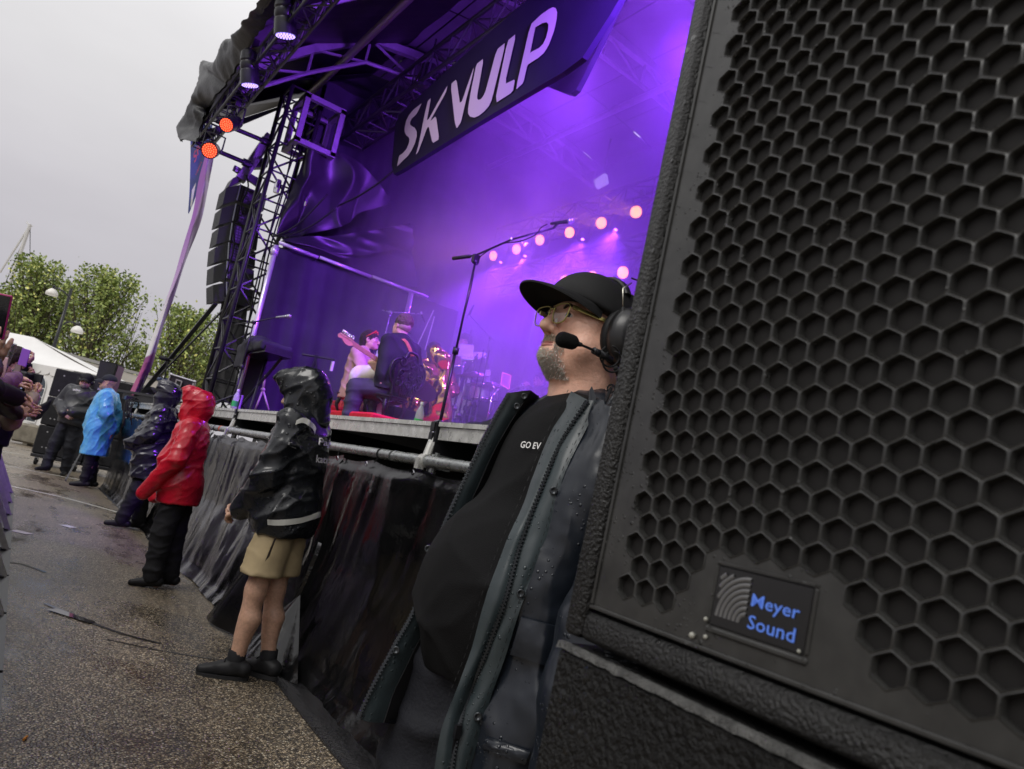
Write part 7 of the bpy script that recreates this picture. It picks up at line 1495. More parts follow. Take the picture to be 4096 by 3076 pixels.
for i in range(-1,nrows+2):
    for j in range(-1,int(SW/W_)+2):
        s=.0495+(i%2)*W_/2+j*W_; t=.0325+i*RP_
        left=.0495+(i%2)*W_/2
        hole=(s>left-.005) and t>.028 and t<SHT-.03 and s<SW-.02 and not in_logo(s,t)
        if i==0 and .115<s<.33: hole=False
        if t<-.02 or t>SHT+.01 or s<-.016 or s>SW+.016: continue
        oc=[(s+x,t+y) for x,y in hexo]; 
        if not hole:
            GF.append([gv(min(max(a,.0015),SW),min(max(b,.002),SHT),-.0004) for a,b in oc]); continue
        # outer ring points (corner + edge points to match rounded inner ring)
        out=[]
        for k in range(6):
            p,c_,q=np.array(oc[k-1]),np.array(oc[k]),np.array(oc[(k+1)%6]); out+=[p*.5+c_*.5 if False else c_,c_,c_]
        r1=rhex((s,t),.925); r2=rhex((s,t),.86); 
        for k in range(6):
            a=gv(*oc[k],0.0); b=gv(*oc[(k+1)%6],0.0)
            x0=[gv(*r1[3*k+q],.0006) for q in range(3)]; y=gv(*r1[(3*k+3)%18],.0006)
            GF+= [[a,x0[1],x0[0]],[a,x0[2],x0[1]],[a,b,y,x0[2]]]
        for k in range(18):
            a,b=r1[k],r1[(k+1)%18]; c_,d_=r2[k],r2[(k+1)%18]
            GF+= [[gv(*a,.0006),gv(*b,.0006),gv(*d_,-.0012),gv(*c_,-.0012)],[gv(*c_,-.0012),gv(*d_,-.0012),gv(*d_,-.0068),gv(*c_,-.0068)]]
GF=[f for f in GF if len(set(f))>2]; GF=[[q for i,q in enumerate(f) if q not in f[:i]] for f in GF]
o=mesh('grille',GV,[f[::-1] for f in GF],GRM,spk,False); o['kind']='stuff'
bm=bmesh.new(); bm.from_mesh(o.data); bmesh.ops.recalc_face_normals(bm,faces=bm.faces[:]); bm.to_mesh(o.data); bm.free(); smooth_angle(o,50)
def weave():
    m=M('speaker_cloth',(.030,.029,.028),.6); t=m.node_tree; b=t.nodes['Principled BSDF']; c=nn(t,'ShaderNodeTexCoord').outputs['Object']
    w=nn(t,'ShaderNodeTexWave',wave_type='BANDS',bands_direction='Z'); w.inputs['Scale'].default_value=230; lk(t,c,w.inputs[0])
    w2=nn(t,'ShaderNodeTexWave',wave_type='BANDS',bands_direction='Y'); w2.inputs['Scale'].default_value=230; lk(t,c,w2.inputs[0])
    a=nn(t,'ShaderNodeMath',operation='MULTIPLY'); lk(t,w.outputs[0],a.inputs[0]); lk(t,w2.outputs[0],a.inputs[1])
    r=nn(t,'ShaderNodeMapRange'); r.inputs[3].default_value=.25; r.inputs[4].default_value=1.6; lk(t,a.outputs[0],r.inputs[0])
    v=nn(t,'ShaderNodeVectorMath',operation='SCALE'); v.inputs[0].default_value=(.022,.0205,.0195); lk(t,r.outputs[0],v.inputs['Scale']); lk(t,v.outputs[0],b.inputs['Base Color']); return m
g=G(); box_st(g,.004,SW,.004,SHT,-.0155,-.0068); g.obj('cloth_backing',weave(),spk)
# maker badge
g=G(); box_st(g,.168,.2665,.0235,.0755,-.003,.0012,.001); bdg=g.obj('badge',M('badge_black',(.008,.008,.009),.25),spk)
for a in ((.164,.2705,.0165,.0225),(.164,.2705,.0765,.0785)): g=G(); box_st(g,*a,-.003,.0022,.0018); g.obj('badge_frame',GRM,spk)
for a in ((.164,.1675,.0235,.0755),(.267,.2705,.0235,.0755)): g=G(); box_st(g,*a,-.003,.0022,.0018); g.obj('badge_frame',GRM,spk)
SILV=M('badge_silver',(.17,.17,.17),.38,.5)
for k in range(10):
    r0,r1=.006+.0048*k,.006+.0048*k+.0036; cx,cy=.2065,.0325; g=G(); fr=[];bk=[]
    pts=[]
    for th in np.linspace(math.pi*.5,math.pi,26):
        for r_ in (r0,r1): pass
    def clipp(r_,th): 
        s=cx+r_*math.cos(th); t=cy+r_*math.sin(th); return s,t
    ths=[th for th in np.linspace(math.pi*.5,math.pi,40) if clipp(r1,th)[0]>.1715 and clipp(r1,th)[1]<.0715]
    if len(ths)>2:
        # contiguous runs
        run=[ths[0]]
        runs=[]
        for a,b in zip(ths[:-1],ths[1:]):
            if b-a>.05: runs.append(run); run=[]
            run.append(b)
        runs.append(run)
        for run in runs:
            if len(run)<2: continue
            Pp=np.array([[sp(*clipp(r0,th),.0014),sp(*clipp((r0+r1)/2,th),.0026),sp(*clipp(r1,th),.0014)] for th in run]); g=G(); g.grid(Pp); g.obj('wave_line',SILV,bdg,True)
BLUE=M('badge_blue',(.10,.22,.75),.4,emit=((.10,.22,.8),.10))
text('lettering','Meyer',sp(.2105,.0455,.0016),SS,SU,.0135,BLUE,bdg,bold=.008,width=.048,off=.0004)
text('lettering','Sound',sp(.2105,.0305,.0016),SS,SU,.0112,BLUE,bdg,bold=.008,width=.047,off=.0004)
g=G(); g.ball(sp(.167,.012,.001),.0022,8); g.ball(sp(.1655,.027,.003),.0020,8); g.ball(sp(.264,.026,.003),.0016,8); g.ball(sp(.152,.0095,.002),.003,8); o=g.obj('water_drop',M('drop_grey',(.35,.35,.30),.2),spk,True); o['kind']='stuff'
# subwoofer below
sub=thing('bass_cabinet',sp(.3,-.75,-.3),'black textured bass cabinet with worn edges under the honeycomb loudspeaker','loudspeaker')
SUBN=textured_black('worn_cabinet_paint',(.009,.0088,.0085),.5,140,.8,70)
g=G(); box_st(g,-.032,.72,-.76,-.043,-.5,.012,.010); g.obj('cabinet',SUBN,sub)
EDGE=M('worn_edge',(.085,.085,.08),.45,noise=(60,.6),bump=(180,.8))
g=G(); P=[]
n=60
for i in range(n):
    s=-.030+.75*i/(n-1); w=.0022*(1+.9*fbm(np.array([[s*30,0,0]]),3,2)[0]); P.append([sp(s,-.0445-w*2.2,.0128),sp(s,-.0432+w*.1,.0105),sp(s,-.0424,.004)])
g.grid(np.array(P)); g.obj('worn_edge',EDGE,sub,True)
g=G(); box_st(g,.03,.45,-.043,-.034,-.3,-.05); sub_feet=g.obj('riser',BLKR,sub)

# ------------------------------------------------------------------ person in cap and headset (foreground)
HB=np.array([1.100,1.370,.012])
hero=Person(HB,math.radians(92),1.76,pose(head=(0,.0,1.655),neck=(0,-.05,1.44),waist=(0,.045,1.03),hip=[(-.088,.08,.92),(.10,.09,.92)],knee=[(-.10,.12,.49),(.125,.14,.49)],ank=[(-.11,.08,.075),(.135,.11,.075)],heel=[(-.11,.03,.04),(.135,.06,.04)],toe=[(-.14,.22,.03),(.16,.25,.03)],pel=(0,.0,.96),sh=[(-.20,-.03,1.39),(.150,-.04,1.39)],chest=(-.035,.0,1.27),elb=[(-.30,-.06,1.13),(.30,-.06,1.13)],wr=[(-.27,.04,.88),(.26,.04,.88)]),SKIN,
  'person in black cap, glasses and headset wearing an open navy raincoat over a black T-shirt',lean=.0,roll=0,hrot=(-.06,.10,.0),h=.013,fat=.010,belly=.08,hands=(dict(dir=(.0,.3,-1),back=(-1,0,0)),dict(dir=(0,.3,-1),back=(1,0,0))),headh=.0027,hs=1.03)
TSH=M('black_tshirt',(.0055,.0055,.006),.85,noise=(9,.2),bump=(420,.2))
tee=hero.jacket(TSH,.009,.84,.97,.085,wr=[((2.2,-1.2,3.2),.013,4,'f'),((-3,1,5),.009,8,'f'),((5,2,4),.005,11,'f'),(4,.012,3,'n')],name='tshirt',short=True,extra=lambda S_:S_.ell((-.03,.03,1.2),(.17,.13,.20),.06))
hero.trousers(NAVY,.013,1.15); hero.shoes(SHOE,.012)
# ---- raincoat
NAVYC=M('navy_raincoat',(.011,.0145,.021),.30,noise=(7,.3),drops=105,rnoise=None); LIN=M('raincoat_lining',(.024,.024,.026),.6,noise=(9,.2)); FACE_=M('raincoat_facing',(.032,.044,.048),.38,noise=(8,.2),drops=110); SNAP=M('snap_metal',(.05,.055,.06),.3,.6)
coat=bpy.data.objects.new('raincoat',None)
def hit(px,py,ob,fb,off):
    """point on a garment seen at a pixel, pulled off the cloth; else at fallback distance"""
    from mathutils.bvhtree import BVHTree
    k=ob.name
    if k not in _BV: _BV[k]=BVHTree.FromPolygons([tuple(v.co) for v in ob.data.vertices],[tuple(p.vertices) for p in ob.data.polygons])
    r=ray(px,py); d=unit(r); h=_BV[k].ray_cast(Vector((CO-ROOTLOC[ob.name]).tolist()),Vector(d.tolist()))
    if h[0] is None: return dep(px,py,fb)
    q=CO+d*h[3]; m=(q-CO)@FWD
    return dep(px,py,m-off)
_BV={}
Apx=[(2035,1572),(1957,1715),(1875,1880),(1797,2050),(1724,2225),(1658,2430),(1583,2570),(1497,2730),(1432,2872)]
A1px=[(2120,1560),(2035,1690),(1942,1865),(1862,2050),(1792,2230),(1725,2440),(1650,2600),(1578,2750),(1526,2888)]
A2px=[(2180,1610),(2130,1720),(2060,1880),(1990,2060),(1930,2250),(1880,2450),(1830,2600),(1760,2780),(1690,2900)]
dA=[1.80,1.77,1.73,1.69,1.66,1.63,1.60,1.57,1.55]
rA=[dep(*q,d) for q,d in zip(Apx,dA)]; rA1=[dep(*q,d+.03) for q,d in zip(A1px,dA)]; rA2=[dep(*q,d+.16) for q,d in zip(A2px,dA)]
rA0=[dep(q[0]+10,q[1],d+.10) for q,d in zip(Apx,dA)]; rAb=[dep(q[0]+120,q[1]+10,d+.26) for q,d in zip(Apx,dA)]
def sheet(name,cols,mat,nu=70,nv=24,thick=.004,wr=0.,parent=None,seed=0):
    rows=[[c[i] for c in cols] for i in range(len(cols[0]))]
    Gd=loft(rows,nu,nv)
    if wr: 
        N=np.cross(np.gradient(Gd,axis=0),np.gradient(Gd,axis=1)); N/=np.linalg.norm(N,axis=2,keepdims=True)+1e-9
        Gd=Gd+N*(wr*((ridge(Gd*[9,9,5],1,seed)-.6)+.5*fbm(Gd,16,seed)))[...,None]
    N=np.cross(np.gradient(Gd,axis=0),np.gradient(Gd,axis=1)); N/=np.linalg.norm(N,axis=2,keepdims=True)+1e-9
    if (N[nu//2,nv//2]@ray(2000,2000))>0: N=-N
    g=G(); g.grid(Gd); B_=Gd-N*thick; g.grid(B_[:,::-1])
    for e_ in (0,-1): g.grid(np.stack([Gd[:,e_],B_[:,e_]],1)); g.grid(np.stack([Gd[e_],B_[e_]],1))
    return g.obj(name,mat,parent or hero.o,True),Gd
cR,GR=sheet('coat_facing',[rA,[a*.5+b*.5-FWD*.006 for a,b in zip(rA,rA1)],rA1],FACE_,80,12,.004,.010)
cL,_=sheet('coat_lining',[rA1,[a*.5+b*.5+FWD*.01 for a,b in zip(rA1,rA2)],rA2],LIN,60,16,.004,.014)
cO,_=sheet('coat_right_front',[rA,rA0,rAb],NAVYC,60,16,.003,.006)
g=G(); rowb=np.array([catmull(np.array([rA[-1],rA1[-1],rA2[-1]]),16)-FWD*.004,catmull(np.array([rA[-2]*.12+rA[-1]*.88,rA1[-2]*.12+rA1[-1]*.88,rA2[-2]*.12+rA2[-1]*.88]),16)-FWD*.005]); g.grid(rowb); g.obj('hem_band',NAVYC,hero.o,True)
# left front
Bpx=[(2288,1568),(2187,1775),(2102,1993),(2017,2183),(1950,2373),(1884,2610),(1817,2781),(1762,2930),(1735,3110)]
Zpx=[(2349,1600),(2240,1775),(2159,1965),(2078,2183),(2021,2392),(1950,2591),(1879,2762),(1832,2914),(1800,3110)]
Cpx=[(2400,1600),(2339,1725),(2254,1908),(2206,2088),(2149,2259),(2083,2430),(2017,2639),(1960,2800),(1868,3110)]
Dpx=[(2470,1640),(2455,1760),(2420,1930),(2390,2110),(2350,2290),(2300,2480),(2240,2680),(2190,2850),(2110,3110)]
Epx=[(2650,1600),(2660,1780),(2640,1950),(2610,2130),(2570,2310),(2540,2500),(2480,2700),(2430,2860),(2370,3110)]
fb=[1.62,1.58,1.52,1.48,1.45,1.42,1.40,1.39,1.38]
rB=[hit(*q,tee,f,.022) for q,f in zip(Bpx,fb)]; rZ=[hit(*q,tee,f,.030) for q,f in zip(Zpx,fb)]; rC=[hit(*q,tee,f,.034) for q,f in zip(Cpx,fb)]; rD=[hit(*q,tee,f-.02,.05) for q,f in zip(Dpx,fb)]; rE=[dep(*q,((d_-CO)@FWD)+.05) for q,d_ in zip(Epx,rD)]
def mono(rr,lo,hi,w=.5):
    d=[(q-CO)@FWD for q in rr]; d=np.array(d); k=np.convolve(np.pad(d,1,mode='edge'),[.25,.5,.25],'valid'); return k
def redep(pxs,rr,off=0): k=mono(rr,0,0); return [dep(*p_,x+off) for p_,x in zip(pxs,k)]
rB=redep(Bpx,rB); rZ=redep(Zpx,rZ); rC=redep(Cpx,rC); rD=redep(Dpx,rD); rE=redep(Epx,rE)
pF,GP=sheet('coat_facing',[rB,[a*.5+b*.5-FWD*.008 for a,b in zip(rB,rZ)],rZ],FACE_,110,10,.004,.010,seed=3)
pZ,GZ=sheet('coat_placket',[[q+FWD*.004 for q in rZ],[a*.5+b*.5-FWD*.004 for a,b in zip(rZ,rC)],rC],FACE_,110,10,.004,.009,seed=5)
pD,GD=sheet('coat_left_front',[[q+FWD*.008 for q in rC],[a*.6+b*.4-FWD*.004 for a,b in zip(rC,rD)],rD,rE],NAVYC,110,44,.004,.030,seed=7)
# zips: one tooth strip each
def teeth(name,line,n,side):
    L=catmull(np.array(line),n); g=G()
    for i in range(1,n-1):
        d=unit(L[i+1]-L[i-1]); a=unit(np.cross(d,FWD)); R=[d,a,np.cross(d,a)]; g.box(L[i]-FWD*.005+a*(.0015 if i%2 else -.0015),(.0016,.0032,.0022),R)
    g.tube(L-FWD*.002,.0022,4); o=g.obj(name,SNAP,hero.o); o['kind']='stuff'; return o
teeth('zip_teeth',rZ,230,1); teeth('zip_teeth',[q-FWD*.002 for q in rA],190,1)
zp=rZ[-2]; g=G(); g.box(zp-FWD*.012,(.006,.004,.012)); g.box(zp-FWD*.014-UPC*.03,(.005,.002,.018)); g.obj('zip_puller',BLKM,hero.o)
# stitching seams
for ln in (rB,rC):
    L=catmull(np.array(ln),90); o_=.010 if ln is rB else -.008; g=G()
    for i in range(0,88,2): a=unit(np.cross(unit(L[i+1]-L[i]),FWD)); g.tube([L[i]+a*o_*(1 if ln is rB else -1)*-1-FWD*.0075,L[i+1]+a*o_*(1 if ln is rB else -1)*-1-FWD*.0075],.0008,4)
    o=g.obj('stitching',BLKR,hero.o); o['kind']='stuff'
for q,ln in (((2214,1963),0),((2083,2373),0),((1912,2866),0),((1713,2195),1),((2097,1585),1),((2068,1625),1),((1585,2600),1)):
    p0=min((x for x in (GZ if ln==0 else GR).reshape(-1,3)),key=lambda x:np.linalg.norm((x-CO)/((x-CO)@FWD)-ray(*q))); dd=(p0-CO)@FWD; c=dep(*q,dd-.004); nr=-FWD*.8-np.array([.3,.3,-.1]); nr=unit(nr)
    g=G(); g.lathe(c,nr,[(0,.0085),(.003,.008),(.003,.005),(.001,.004),(.001,.0005)],16); g.obj('snap',SNAP,hero.o,True)
# pocket flaps
def patch(name,quad,mat,rows,off=.008,nu=24,nv=16):
    from math import inf
    a,b,c,d=[np.array(q,float) for q in quad]; P=[]
    F_=rows.reshape(-1,3); K=(F_-CO)/((F_-CO)@FWD)[:,None]
    for i in range(nu):
        u=i/(nu-1); r_=[]
        for j in range(nv):
            v=j/(nv-1); q=(a*(1-u)+b*u)*(1-v)+(d*(1-u)+c*u)*v; k=np.argsort(np.linalg.norm(K-ray(*q),axis=1))[:4]; dd=((F_[k]-CO)@FWD).mean(); r_.append(dep(*q,dd-off-.003*math.sin(v*math.pi)))
        P.append(r_)
    P=np.array(P); g=G(); g.grid(P); B_=P+FWD*.006; g.grid(B_[:,::-1])
    for e_ in (0,-1): g.grid(np.stack([P[:,e_],B_[:,e_]],1)); g.grid(np.stack([P[e_],B_[e_]],1))
    return g.obj(name,mat,hero.o,True)
patch('pocket_flap',[(2085,2470),(2330,2535),(2300,2700),(2040,2618)],NAVYC,GD,.012)
patch('pocket_flap',[(1945,2952),(2120,3010),(2100,3060),(1925,2990)],NAVYC,GD,.010)
# collar, hood lump, drawstring
S_=SDF((.78,.9,1.35),(1.5,1.75,1.75),.008)
nk=hero.w((0,-.05,1.49)); 
hp_=[dep(2440,1655,1.62),dep(2490,1610,1.66),dep(2560,1590,1.74),dep(2580,1600,1.95),dep(2460,1590,2.02)]
S_.chain(hp_,[.018,.030,.045,.06,.045],.03); S_.cap(dep(2500,1670,1.66),dep(2640,1690,1.68),.045,.06,.05)
v,f=S_.nets(); v=relax(v,f,1); N=vnormals(v,f); v=v+N*(.014*(ridge(v*22,1,3)-.6))[:,None]; mesh('coat_hood',v,f,NAVYC,hero.o,True)
L=[dep(2443,1553,1.60),dep(2425,1600,1.575),dep(2385,1680,1.56),dep(2340,1760,1.545)]; g=G(); g.tube(catmull(np.array(L),14),.0035,6); g.obj('drawstring',BLKC,hero.o,True)
g=G(); g.lathe(dep(2443,1555,1.605),-FWD,[(0,.011),(.004,.010),(.004,.006),(0,.006)],14,False); g.obj('eyelet',CHROME,hero.o)
g=G(); g.prism([dep(2358,1560,1.60),dep(2368,1545,1.60),dep(2385,1590,1.59),dep(2370,1660,1.58),dep(2350,1640,1.585)],FWD*.004); g.obj('collar_tab',NAVYC,hero.o)
# sleeve and back of the coat
def coatback():
    J=hero.J; S_=SDF((-.6,-.5,.55),(.6,.45,1.58),.012); S_.ell(J['chest']+[0,-.03,0],(.26,.17,.25),.05); S_.ell(J['waist']+[0,-.04,0],(.25,.17,.24),.06); S_.ell(J['pel']+[0,-.04,-.08],(.27,.19,.28),.06); S_.cap(J['sh'][0]+[0.02,-.02,-.02],J['sh'][1]+[0,-.02,0],.065,.075,.05)
    S_.box((0,.55,1.1),(1,.5,1),.01,.01,'s'); S_.box((0,0,.1),(1,1,.56),.01,.01,'s')
    for i in (0,1): S_.chain([J['sh'][i],J['elb'][i],J['wr'][i]],[.095,.088,.075],.035)
    return hero.part('coat_back',S_,NAVYC,[((9,9,5),.028,2,'r'),(24,.010,5,'r')])
coatback()
sl=[(2560,2360),(2420,2560),(2330,2760),(2250,2960),(2190,3150)]
S_=SDF((.5,.6,.6),(1.3,1.4,1.35),.008); S_.chain([dep(*q,d) for q,d in zip([(2520,2250),(2440,2520),(2360,2800),(2290,3110)],[1.36,1.32,1.28,1.26])],[.085,.082,.078,.072],.03)
v,f=S_.nets(); v=relax(v,f,1); N=vnormals(v,f); v=v+N*(.016*(ridge(v*[14,14,9],1,5)-.6)+.006*fbm(v,40,3))[:,None]; mesh('coat_sleeve',v,f,NAVYC,hero.o,True)
# shirt print and neckline
g=G(); 
decal_text('lettering','GO EV',[(2093,1798),(2172,1806)],27,tee,WHT_PRINT,hero.o,1.0,shear=.25,bold=.01)
g=G(); g.lathe((0,-.042,1.450),(0,.30,1),[(-.028,.106),(-.012,.098),(.008,.090),(.014,.087),(.012,.080)],36,False); hero.bmesh_('neckband',g,TSH)
# ---- cap
CAPM=M('cap_twill',(.012,.012,.0125),.62,noise=(9,.2),bump=(500,.25))
h=hero
S_=SDF((-.15,-.17,-.08),(.15,.15,.18),.0045)
S_.ell((0,-.018,.036),(.096,.122,.092),.02); S_.ell((0,.03,.050),(.080,.080,.070),.04)
S_.box((0,0,-.062),(.3,.3,.085),.004,.004,'s',R=rotx(.16))
def seam(P): return P
h.part('cap',S_,CAPM,[((9,9,14),.005,3,'r')],1,True)
def capm(p): return np.asarray(p,float)
g=G()
for an in (-1.05,0,1.05,2.1,3.14,4.2):
    L=[( (.0975+.0*t)*math.sin(an)*math.cos(t)*1.0, -.018+.1235*math.cos(an)*math.cos(t), .036+.0935*math.sin(t)) for t in np.linspace(.25,1.5,12)]
    g.tube(L,.0020,5)
h.hmesh('cap_seam',g,CAPM)
g=G(); g.ball((0,-.018,.129),(.008,.008,.005),8); h.hmesh('cap_button',g,CAPM)
P=[];n=28
for i in range(n+1):
    u=-1+2*i/n; row=[]; ang=u*1.12
    for j in range(9):
        t=j/8; rim=np.array([.091*math.sin(ang),-.012+.112*math.cos(ang),.027+.012*math.cos(ang)]); L_=.102*max(0,math.cos(u*math.pi/2))**.55
        out=np.array([math.sin(ang)*.25,1,0]); q=rim+unit(out)*L_*t; q[2]+= -.034*(u*u)*t*.55 -.012*t*t+.006*math.sin(t*math.pi)+.013*t; row.append(q)
    P.append(row)
P=np.array(P); g=G(); g.grid(P); B_=P-np.array([0,0,.004]); g.grid(B_[:,::-1]); g.grid(np.stack([P[:,-1],B_[:,-1]],1)); h.hmesh('cap_brim',g,CAPM)
# ---- glasses
FRM=M('brass_frame',(.42,.36,.12),.3,.85); 
def lensm():
    m=bpy.data.materials.new('spectacle_lens'); m.use_nodes=True; t=m.node_tree; t.nodes.clear(); o=nn(t,'ShaderNodeOutputMaterial'); a=nn(t,'ShaderNodeBsdfTransparent'); b=nn(t,'ShaderNodeBsdfGlossy'); b.inputs['Roughness'].default_value=.03; a.inputs[0].default_value=(.93,.93,.95,1)
    f=nn(t,'ShaderNodeFresnel'); f.inputs[0].default_value=1.5; x=nn(t,'ShaderNodeMixShader'); k_=nn(t,'ShaderNodeMath',operation='MULTIPLY'); k_.inputs[1].default_value=.10; lk(t,f.outputs[0],k_.inputs[0]); lk(t,k_.outputs[0],x.inputs[0]); lk(t,a.outputs[0],x.inputs[1]); lk(t,b.outputs[0],x.inputs[2]); lk(t,x.outputs[0],o.inputs[0]); return m
LENS=lensm()
gl=G()
for q in (-1,1):
    cx,cy,cz=q*.0355,.112,-.004; sh=[(-.026,.019),(-.014,.0225),(.012,.0225),(.025,.018),(.027,.004),(.021,-.016),(.008,-.0225),(-.010,-.0225),(-.022,-.015),(-.027,.003)]
    L=[(cx+q*x,cy-.10*max(0,x+.0)**1.0*.55-.0*z-.10*(z<0)*0,cz+z) for x,z in sh]; L=[np.array(p_) for p_ in L]
    Lc=catmull(np.array(L+L[:2]),44)[:40]; g=G(); g.tube(list(Lc)+[Lc[0],Lc[1]],[.0016]*42,6); h.hmesh('lens_rim',g,FRM)
    g=G(); g.put([p_ for p_ in Lc]+[sum(L)/len(L)+np.array([0,.0015,0])],[(i,(i+1)%40,40) for i in range(40)]); h.hmesh('spectacle_lens',g,LENS)
    g=G(); g.box((q*.0625,.096,.012),(.003,.006,.0045)); a=np.array([q*.064,.092,.012]); b_=np.array([q*.088,-.015,.012]); d=unit(b_-a); g.box((a+b_)/2,(np.linalg.norm(b_-a)/2,.0012,.0038),[d,frame(d)[0],frame(d)[1]]); h.hmesh('temple',g,FRM,False)
    g=G(); g.ball((q*.0135,.103,-.016),(.003,.004,.007),8); h.hmesh('nose_pad',g,M('nose_pad',(.6,.55,.5),.2) if 'nose_pad' not in bpy.data.materials else bpy.data.materials['nose_pad'])
g=G(); g.tube([(-.0105,.111,.006),(-.004,.114,.0095),(.004,.114,.0095),(.0105,.111,.006)],.0017,6); h.hmesh('bridge',g,FRM)
h.eyes()
# ---- headset
EARM=M('ear_cup_plastic',(.014,.014,.015),.34,noise=(20,.2),drops=110); PADM=M('ear_pad',(.010,.010,.011),.55)
for q in (-1,1):
    g=G(); c=np.array([q*.080,-.022,-.012]); ax=unit([q,-.05,.03]); R_,Sx=(.052,.064),1
    a,b=np.array([0,1.,0]),np.array([0,0,1.])
    def ring(off,ry,rz,n=28): return [c+ax*off+a*ry*math.cos(t)+b*rz*math.sin(t) for t in np.linspace(0,2*math.pi,n,endpoint=False)]
    pad=[ring(.0,.040,.050),ring(.004,.052,.064),ring(.014,.056,.068),ring(.022,.052,.064),ring(.024,.046,.058)]; g=G(); g.grid(np.array(pad),True); h.hmesh('ear_pad',g,PADM)
    cup=[ring(.022,.046,.058),ring(.027,.054,.066),ring(.042,.054,.066),ring(.048,.050,.062),ring(.060,.043,.055),ring(.066,.034,.046),ring(.068,.001,.001)]; g=G(); g.grid(np.array(cup),True); h.hmesh('ear_cup',g,EARM)
    # raised plate
    pl=[ring(.0675,.030,.040),ring(.0705,.028,.038),ring(.071,.001,.001)]; g=G(); g.grid(np.array(pl),True); h.hmesh('cup_plate',g,EARM)
    for dy,y2 in ((.034,.052),(-.030,-.052)):
        g=G(); top=np.array([q*.082,-.016+dy*.12,.118]); L=[c+ax*.035+a*dy+b*.050,c+ax*.038+a*y2*1.0+b*.092,c*[1,1,0]+[0,0,.118]+a*dy*.25+ax*.008,np.array([q*.066,-.018,.138])]; g.tube(L[:2]+[L[2]],.0020,6); h.hmesh('yoke_wire',g,M('wire_steel',(.55,.53,.45),.25,.9) if 'wire_steel' not in bpy.data.materials else bpy.data.materials['wire_steel'])
        g=G(); g.tube([c+ax*.036+a*dy+b*.055,c+ax*.040+a*dy*1.02+b*.0],.0055,8); h.hmesh('wire_sleeve',g,EARM)
g=G(); L=[(.088*math.sin(t)*1.10,-.018,.034+.104*math.cos(t)) for t in np.linspace(-1.0,1.0,22)]; P=[]
for i,p_ in enumerate(L):
    p_=np.array(p_); o_=unit(p_-[0,-.018,.034]); w=.016*(1-.35*abs(i/10.5-1)); P.append([p_+[0,-w,0],p_+[0,-w*.6,0]+o_*.006,p_+[0,w*.6,0]+o_*.006,p_+[0,w,0],p_+[0,w*.6,0]-o_*.003,p_+[0,-w*.6,0]-o_*.003])
g.grid(np.array(P),True); h.hmesh('headband',g,EARM)
cL_=np.array([-.080,-.022,-.012])
g=G(); L=catmull(np.array([cL_+[-.03,-.02,.06],cL_+[-.035,-.055,.10],cL_+[-.012,-.05,.145],np.array([-.062,-.03,.142])]),16); g.tube(L,.0022,6); h.hmesh('headset_cable',g,BLKR)
# boom microphone
m0=cL_+np.array([-.045,.012,-.062]); m1=np.array([-.078,.088,-.066])
mt=h.hw(m0); tip=dep(2268,1363,1.50); j1=dep(2345,1388,1.53); j2=dep(2395,1412,1.56); base_=dep(2446,1438,1.585)
g=G(); g.tube([base_,j2],[.007,.0085],8); g.tube([j2,j2*.6+j1*.4],.0075,8); g.obj('boom_joint',BLKM,h.o,True)
g=G(); g.tube(catmull(np.array([j2,j1,dep(2300,1372,1.505)]),10),.0028,6); g.obj('boom_arm',BLKM,h.o,True)
S_=SDF(tip-.05,tip+.05,.003); ax_=unit(dep(2300,1372,1.505)-tip); S_.cap(tip-ax_*.008,tip+ax_*.010,.0165,.0155,.01); v,f=S_.nets(); mesh('microphone_foam',v,f,M('foam',(.012,.012,.012),.95,bump=(500,.9)),h.o,True)
g=G(); g.tube([tip+ax_*.022,tip+ax_*.033],[.006,.004],8); g.obj('microphone_collar',BLKM,h.o,True)
for k in range(2): 
    g=G(); c=dep(2440+10*k,1425+22*k,1.575); g.tube([c+.022*(math.cos(t)*UPC+math.sin(t)*unit(np.cross(FWD,UPC)+FWD*.3)) for t in np.linspace(0,5.6,18)],.0022,6); h_=g.obj('cable_loop',BLKR,h.o,True)
g=G(); g.tube(catmull(np.array([dep(2462,1470,1.60),dep(2475,1500,1.62),dep(2482,1540,1.66),dep(2490,1580,1.70)]),14),.006,6); g.obj('coiled_cable',BLKR,h.o,True)
# plate lettering on the cup
q=h.hw(cL_+[-.0725,.026,.012]); r_=h.hw(cL_+[-.0725,-.02,.012])-q; text('lettering','PELTOR',q,r_,h.hw(cL_+[-.0725,.026,.03])-q,.008,WHT_PRINT,h.o,bold=.02,off=.0015)
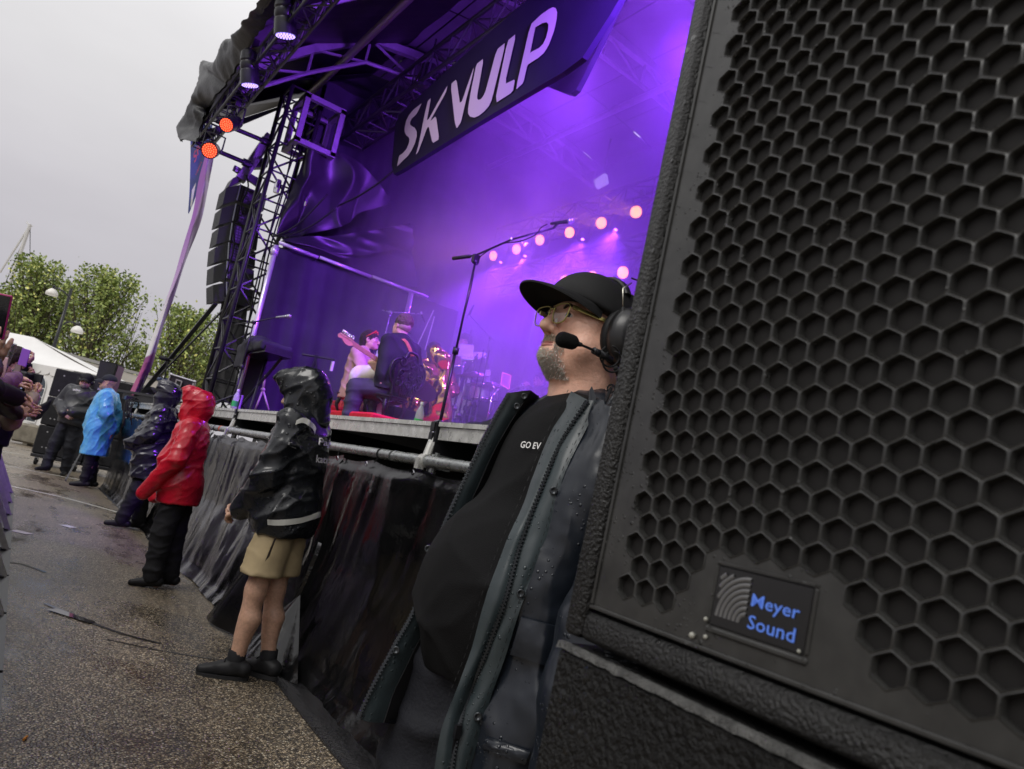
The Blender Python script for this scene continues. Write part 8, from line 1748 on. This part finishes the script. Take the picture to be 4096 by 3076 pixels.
# ---- beard: strands rooted on the face
hv=h.o.data.vertices; base=ROOTLOC[h.o.name]
P=np.array([tuple(v.co) for v in hv])+base; Nn=np.array([tuple(v.normal) for v in hv])
Q=((P-h.b)@np.linalg.inv(h.R)-h.hc)@h.HR.T/h.hs; QN=(Nn@h.R.T/h.sc)@h.HR.T
x,y,z=Q[:,0],Q[:,1],Q[:,2]
def hairs(name,mask,n,len_,down,mats,w=.00045,jit=.4,lim=None):
    mask=mask&(np.clip((lim-np.abs(x))/.016,0,1)>np.random.default_rng(2).random(len(x))) if lim else mask
    idx=np.flatnonzero(mask); r=np.random.default_rng(11); 
    if len(idx)==0: return
    g=G(); pk=r.choice(idx,n); off=r.normal(size=(n,3))*.0013
    V_=[];F_=[]
    for i,k in enumerate(pk):
        p=Q[k]+off[i]; nrm=QN[k]; d=unit(nrm*.55+np.array([0,.1,-1])*down+r.normal(size=3)*jit*.35); L=len_*(.55+.7*r.random()); a=unit(np.cross(d,r.normal(size=3)))*w; b=np.cross(d,a); m_=p+d*L*.55; e_=m_+unit(d+np.array([0,0,-.5]))*L*.45
        kk=len(V_); V_+= [p-nrm*.0008+a,p-nrm*.0008-a*.5+b*.87,p-nrm*.0008-a*.5-b*.87,m_+a*.8,m_-a*.4+b*.7,m_-a*.4-b*.7,e_]
        F_+= [(kk,kk+1,kk+4,kk+3),(kk+1,kk+2,kk+5,kk+4),(kk+2,kk,kk+3,kk+5),(kk+3,kk+4,kk+6),(kk+4,kk+5,kk+6),(kk+5,kk+3,kk+6)]
    o=mesh(name,[h.hw(v) for v in V_],F_,mats,h.o,True); o['kind']='stuff'
def beardmat(nm,c0,c1):
    m=leafmat(nm,c0,c1); m.node_tree.nodes['Principled BSDF'].inputs['Roughness'].default_value=.45; return m
BG=beardmat('grey_beard_hair',(.46,.42,.35),(.88,.85,.78)); BS=beardmat('moustache_hair',(.32,.26,.18),(.62,.54,.42))
g0=(y>.035)&(z<-.068)&(np.abs(x)<.052)&(z>-.135)
hairs('beard_hair',g0&((z<-.082)|(np.abs(x)>.024)),3600,.0066,.55,BG,lim=.043)
hairs('moustache_hair',(y>.075)&(np.abs(x)<.034)&(z<-.0475)&(z>-.0615),1300,.0055,.9,BS)
hairs('moustache_hair',(y>.05)&(np.abs(x)>.024)&(np.abs(x)<.042)&(z<-.058)&(z>-.085),500,.005,.9,BS)
hairs('stubble_hair',(y>-.01)&(z<-.05)&(z>-.16)&(y<.07)&(np.abs(x)>.03),700,.0014,.8,BG,.0002)
g=G(); 
for q in (-1,1):
    for k in range(60):
        u=k/59; p=np.array([q*(.014+.036*u),.0955-.012*u*u,.0185+.006*math.sin(u*2.6)-.004*u]); g.tube([p,p+np.array([q*.006,.003,.003*(1-u)])],[.0007,.0001],4,False)
o=G(); o.put([h.hw(p_) for p_ in g.v],g.f); o=o.obj('eyebrow_hair',BS,h.o); o['kind']='stuff'
g=G(); L=catmull(np.array([(-.024,.0905,-.0715),(-.012,.1005,-.0685),(0,.1035,-.0695),(.012,.1005,-.0685),(.024,.0905,-.0715)]),16); 
LIP=M('lip',(.40,.15,.12),.4,sub=.1)
g.tube([p_+np.array([0,.0008,-.0045]) for p_ in L],[.002+.0035*math.sin(t) for t in np.linspace(.15,3,16)],8); g.tube([p_+np.array([0,-.0006,.003]) for p_ in L],[.0015+.0022*math.sin(t) for t in np.linspace(.15,3,16)],8); h.hmesh('lips',g,LIP)
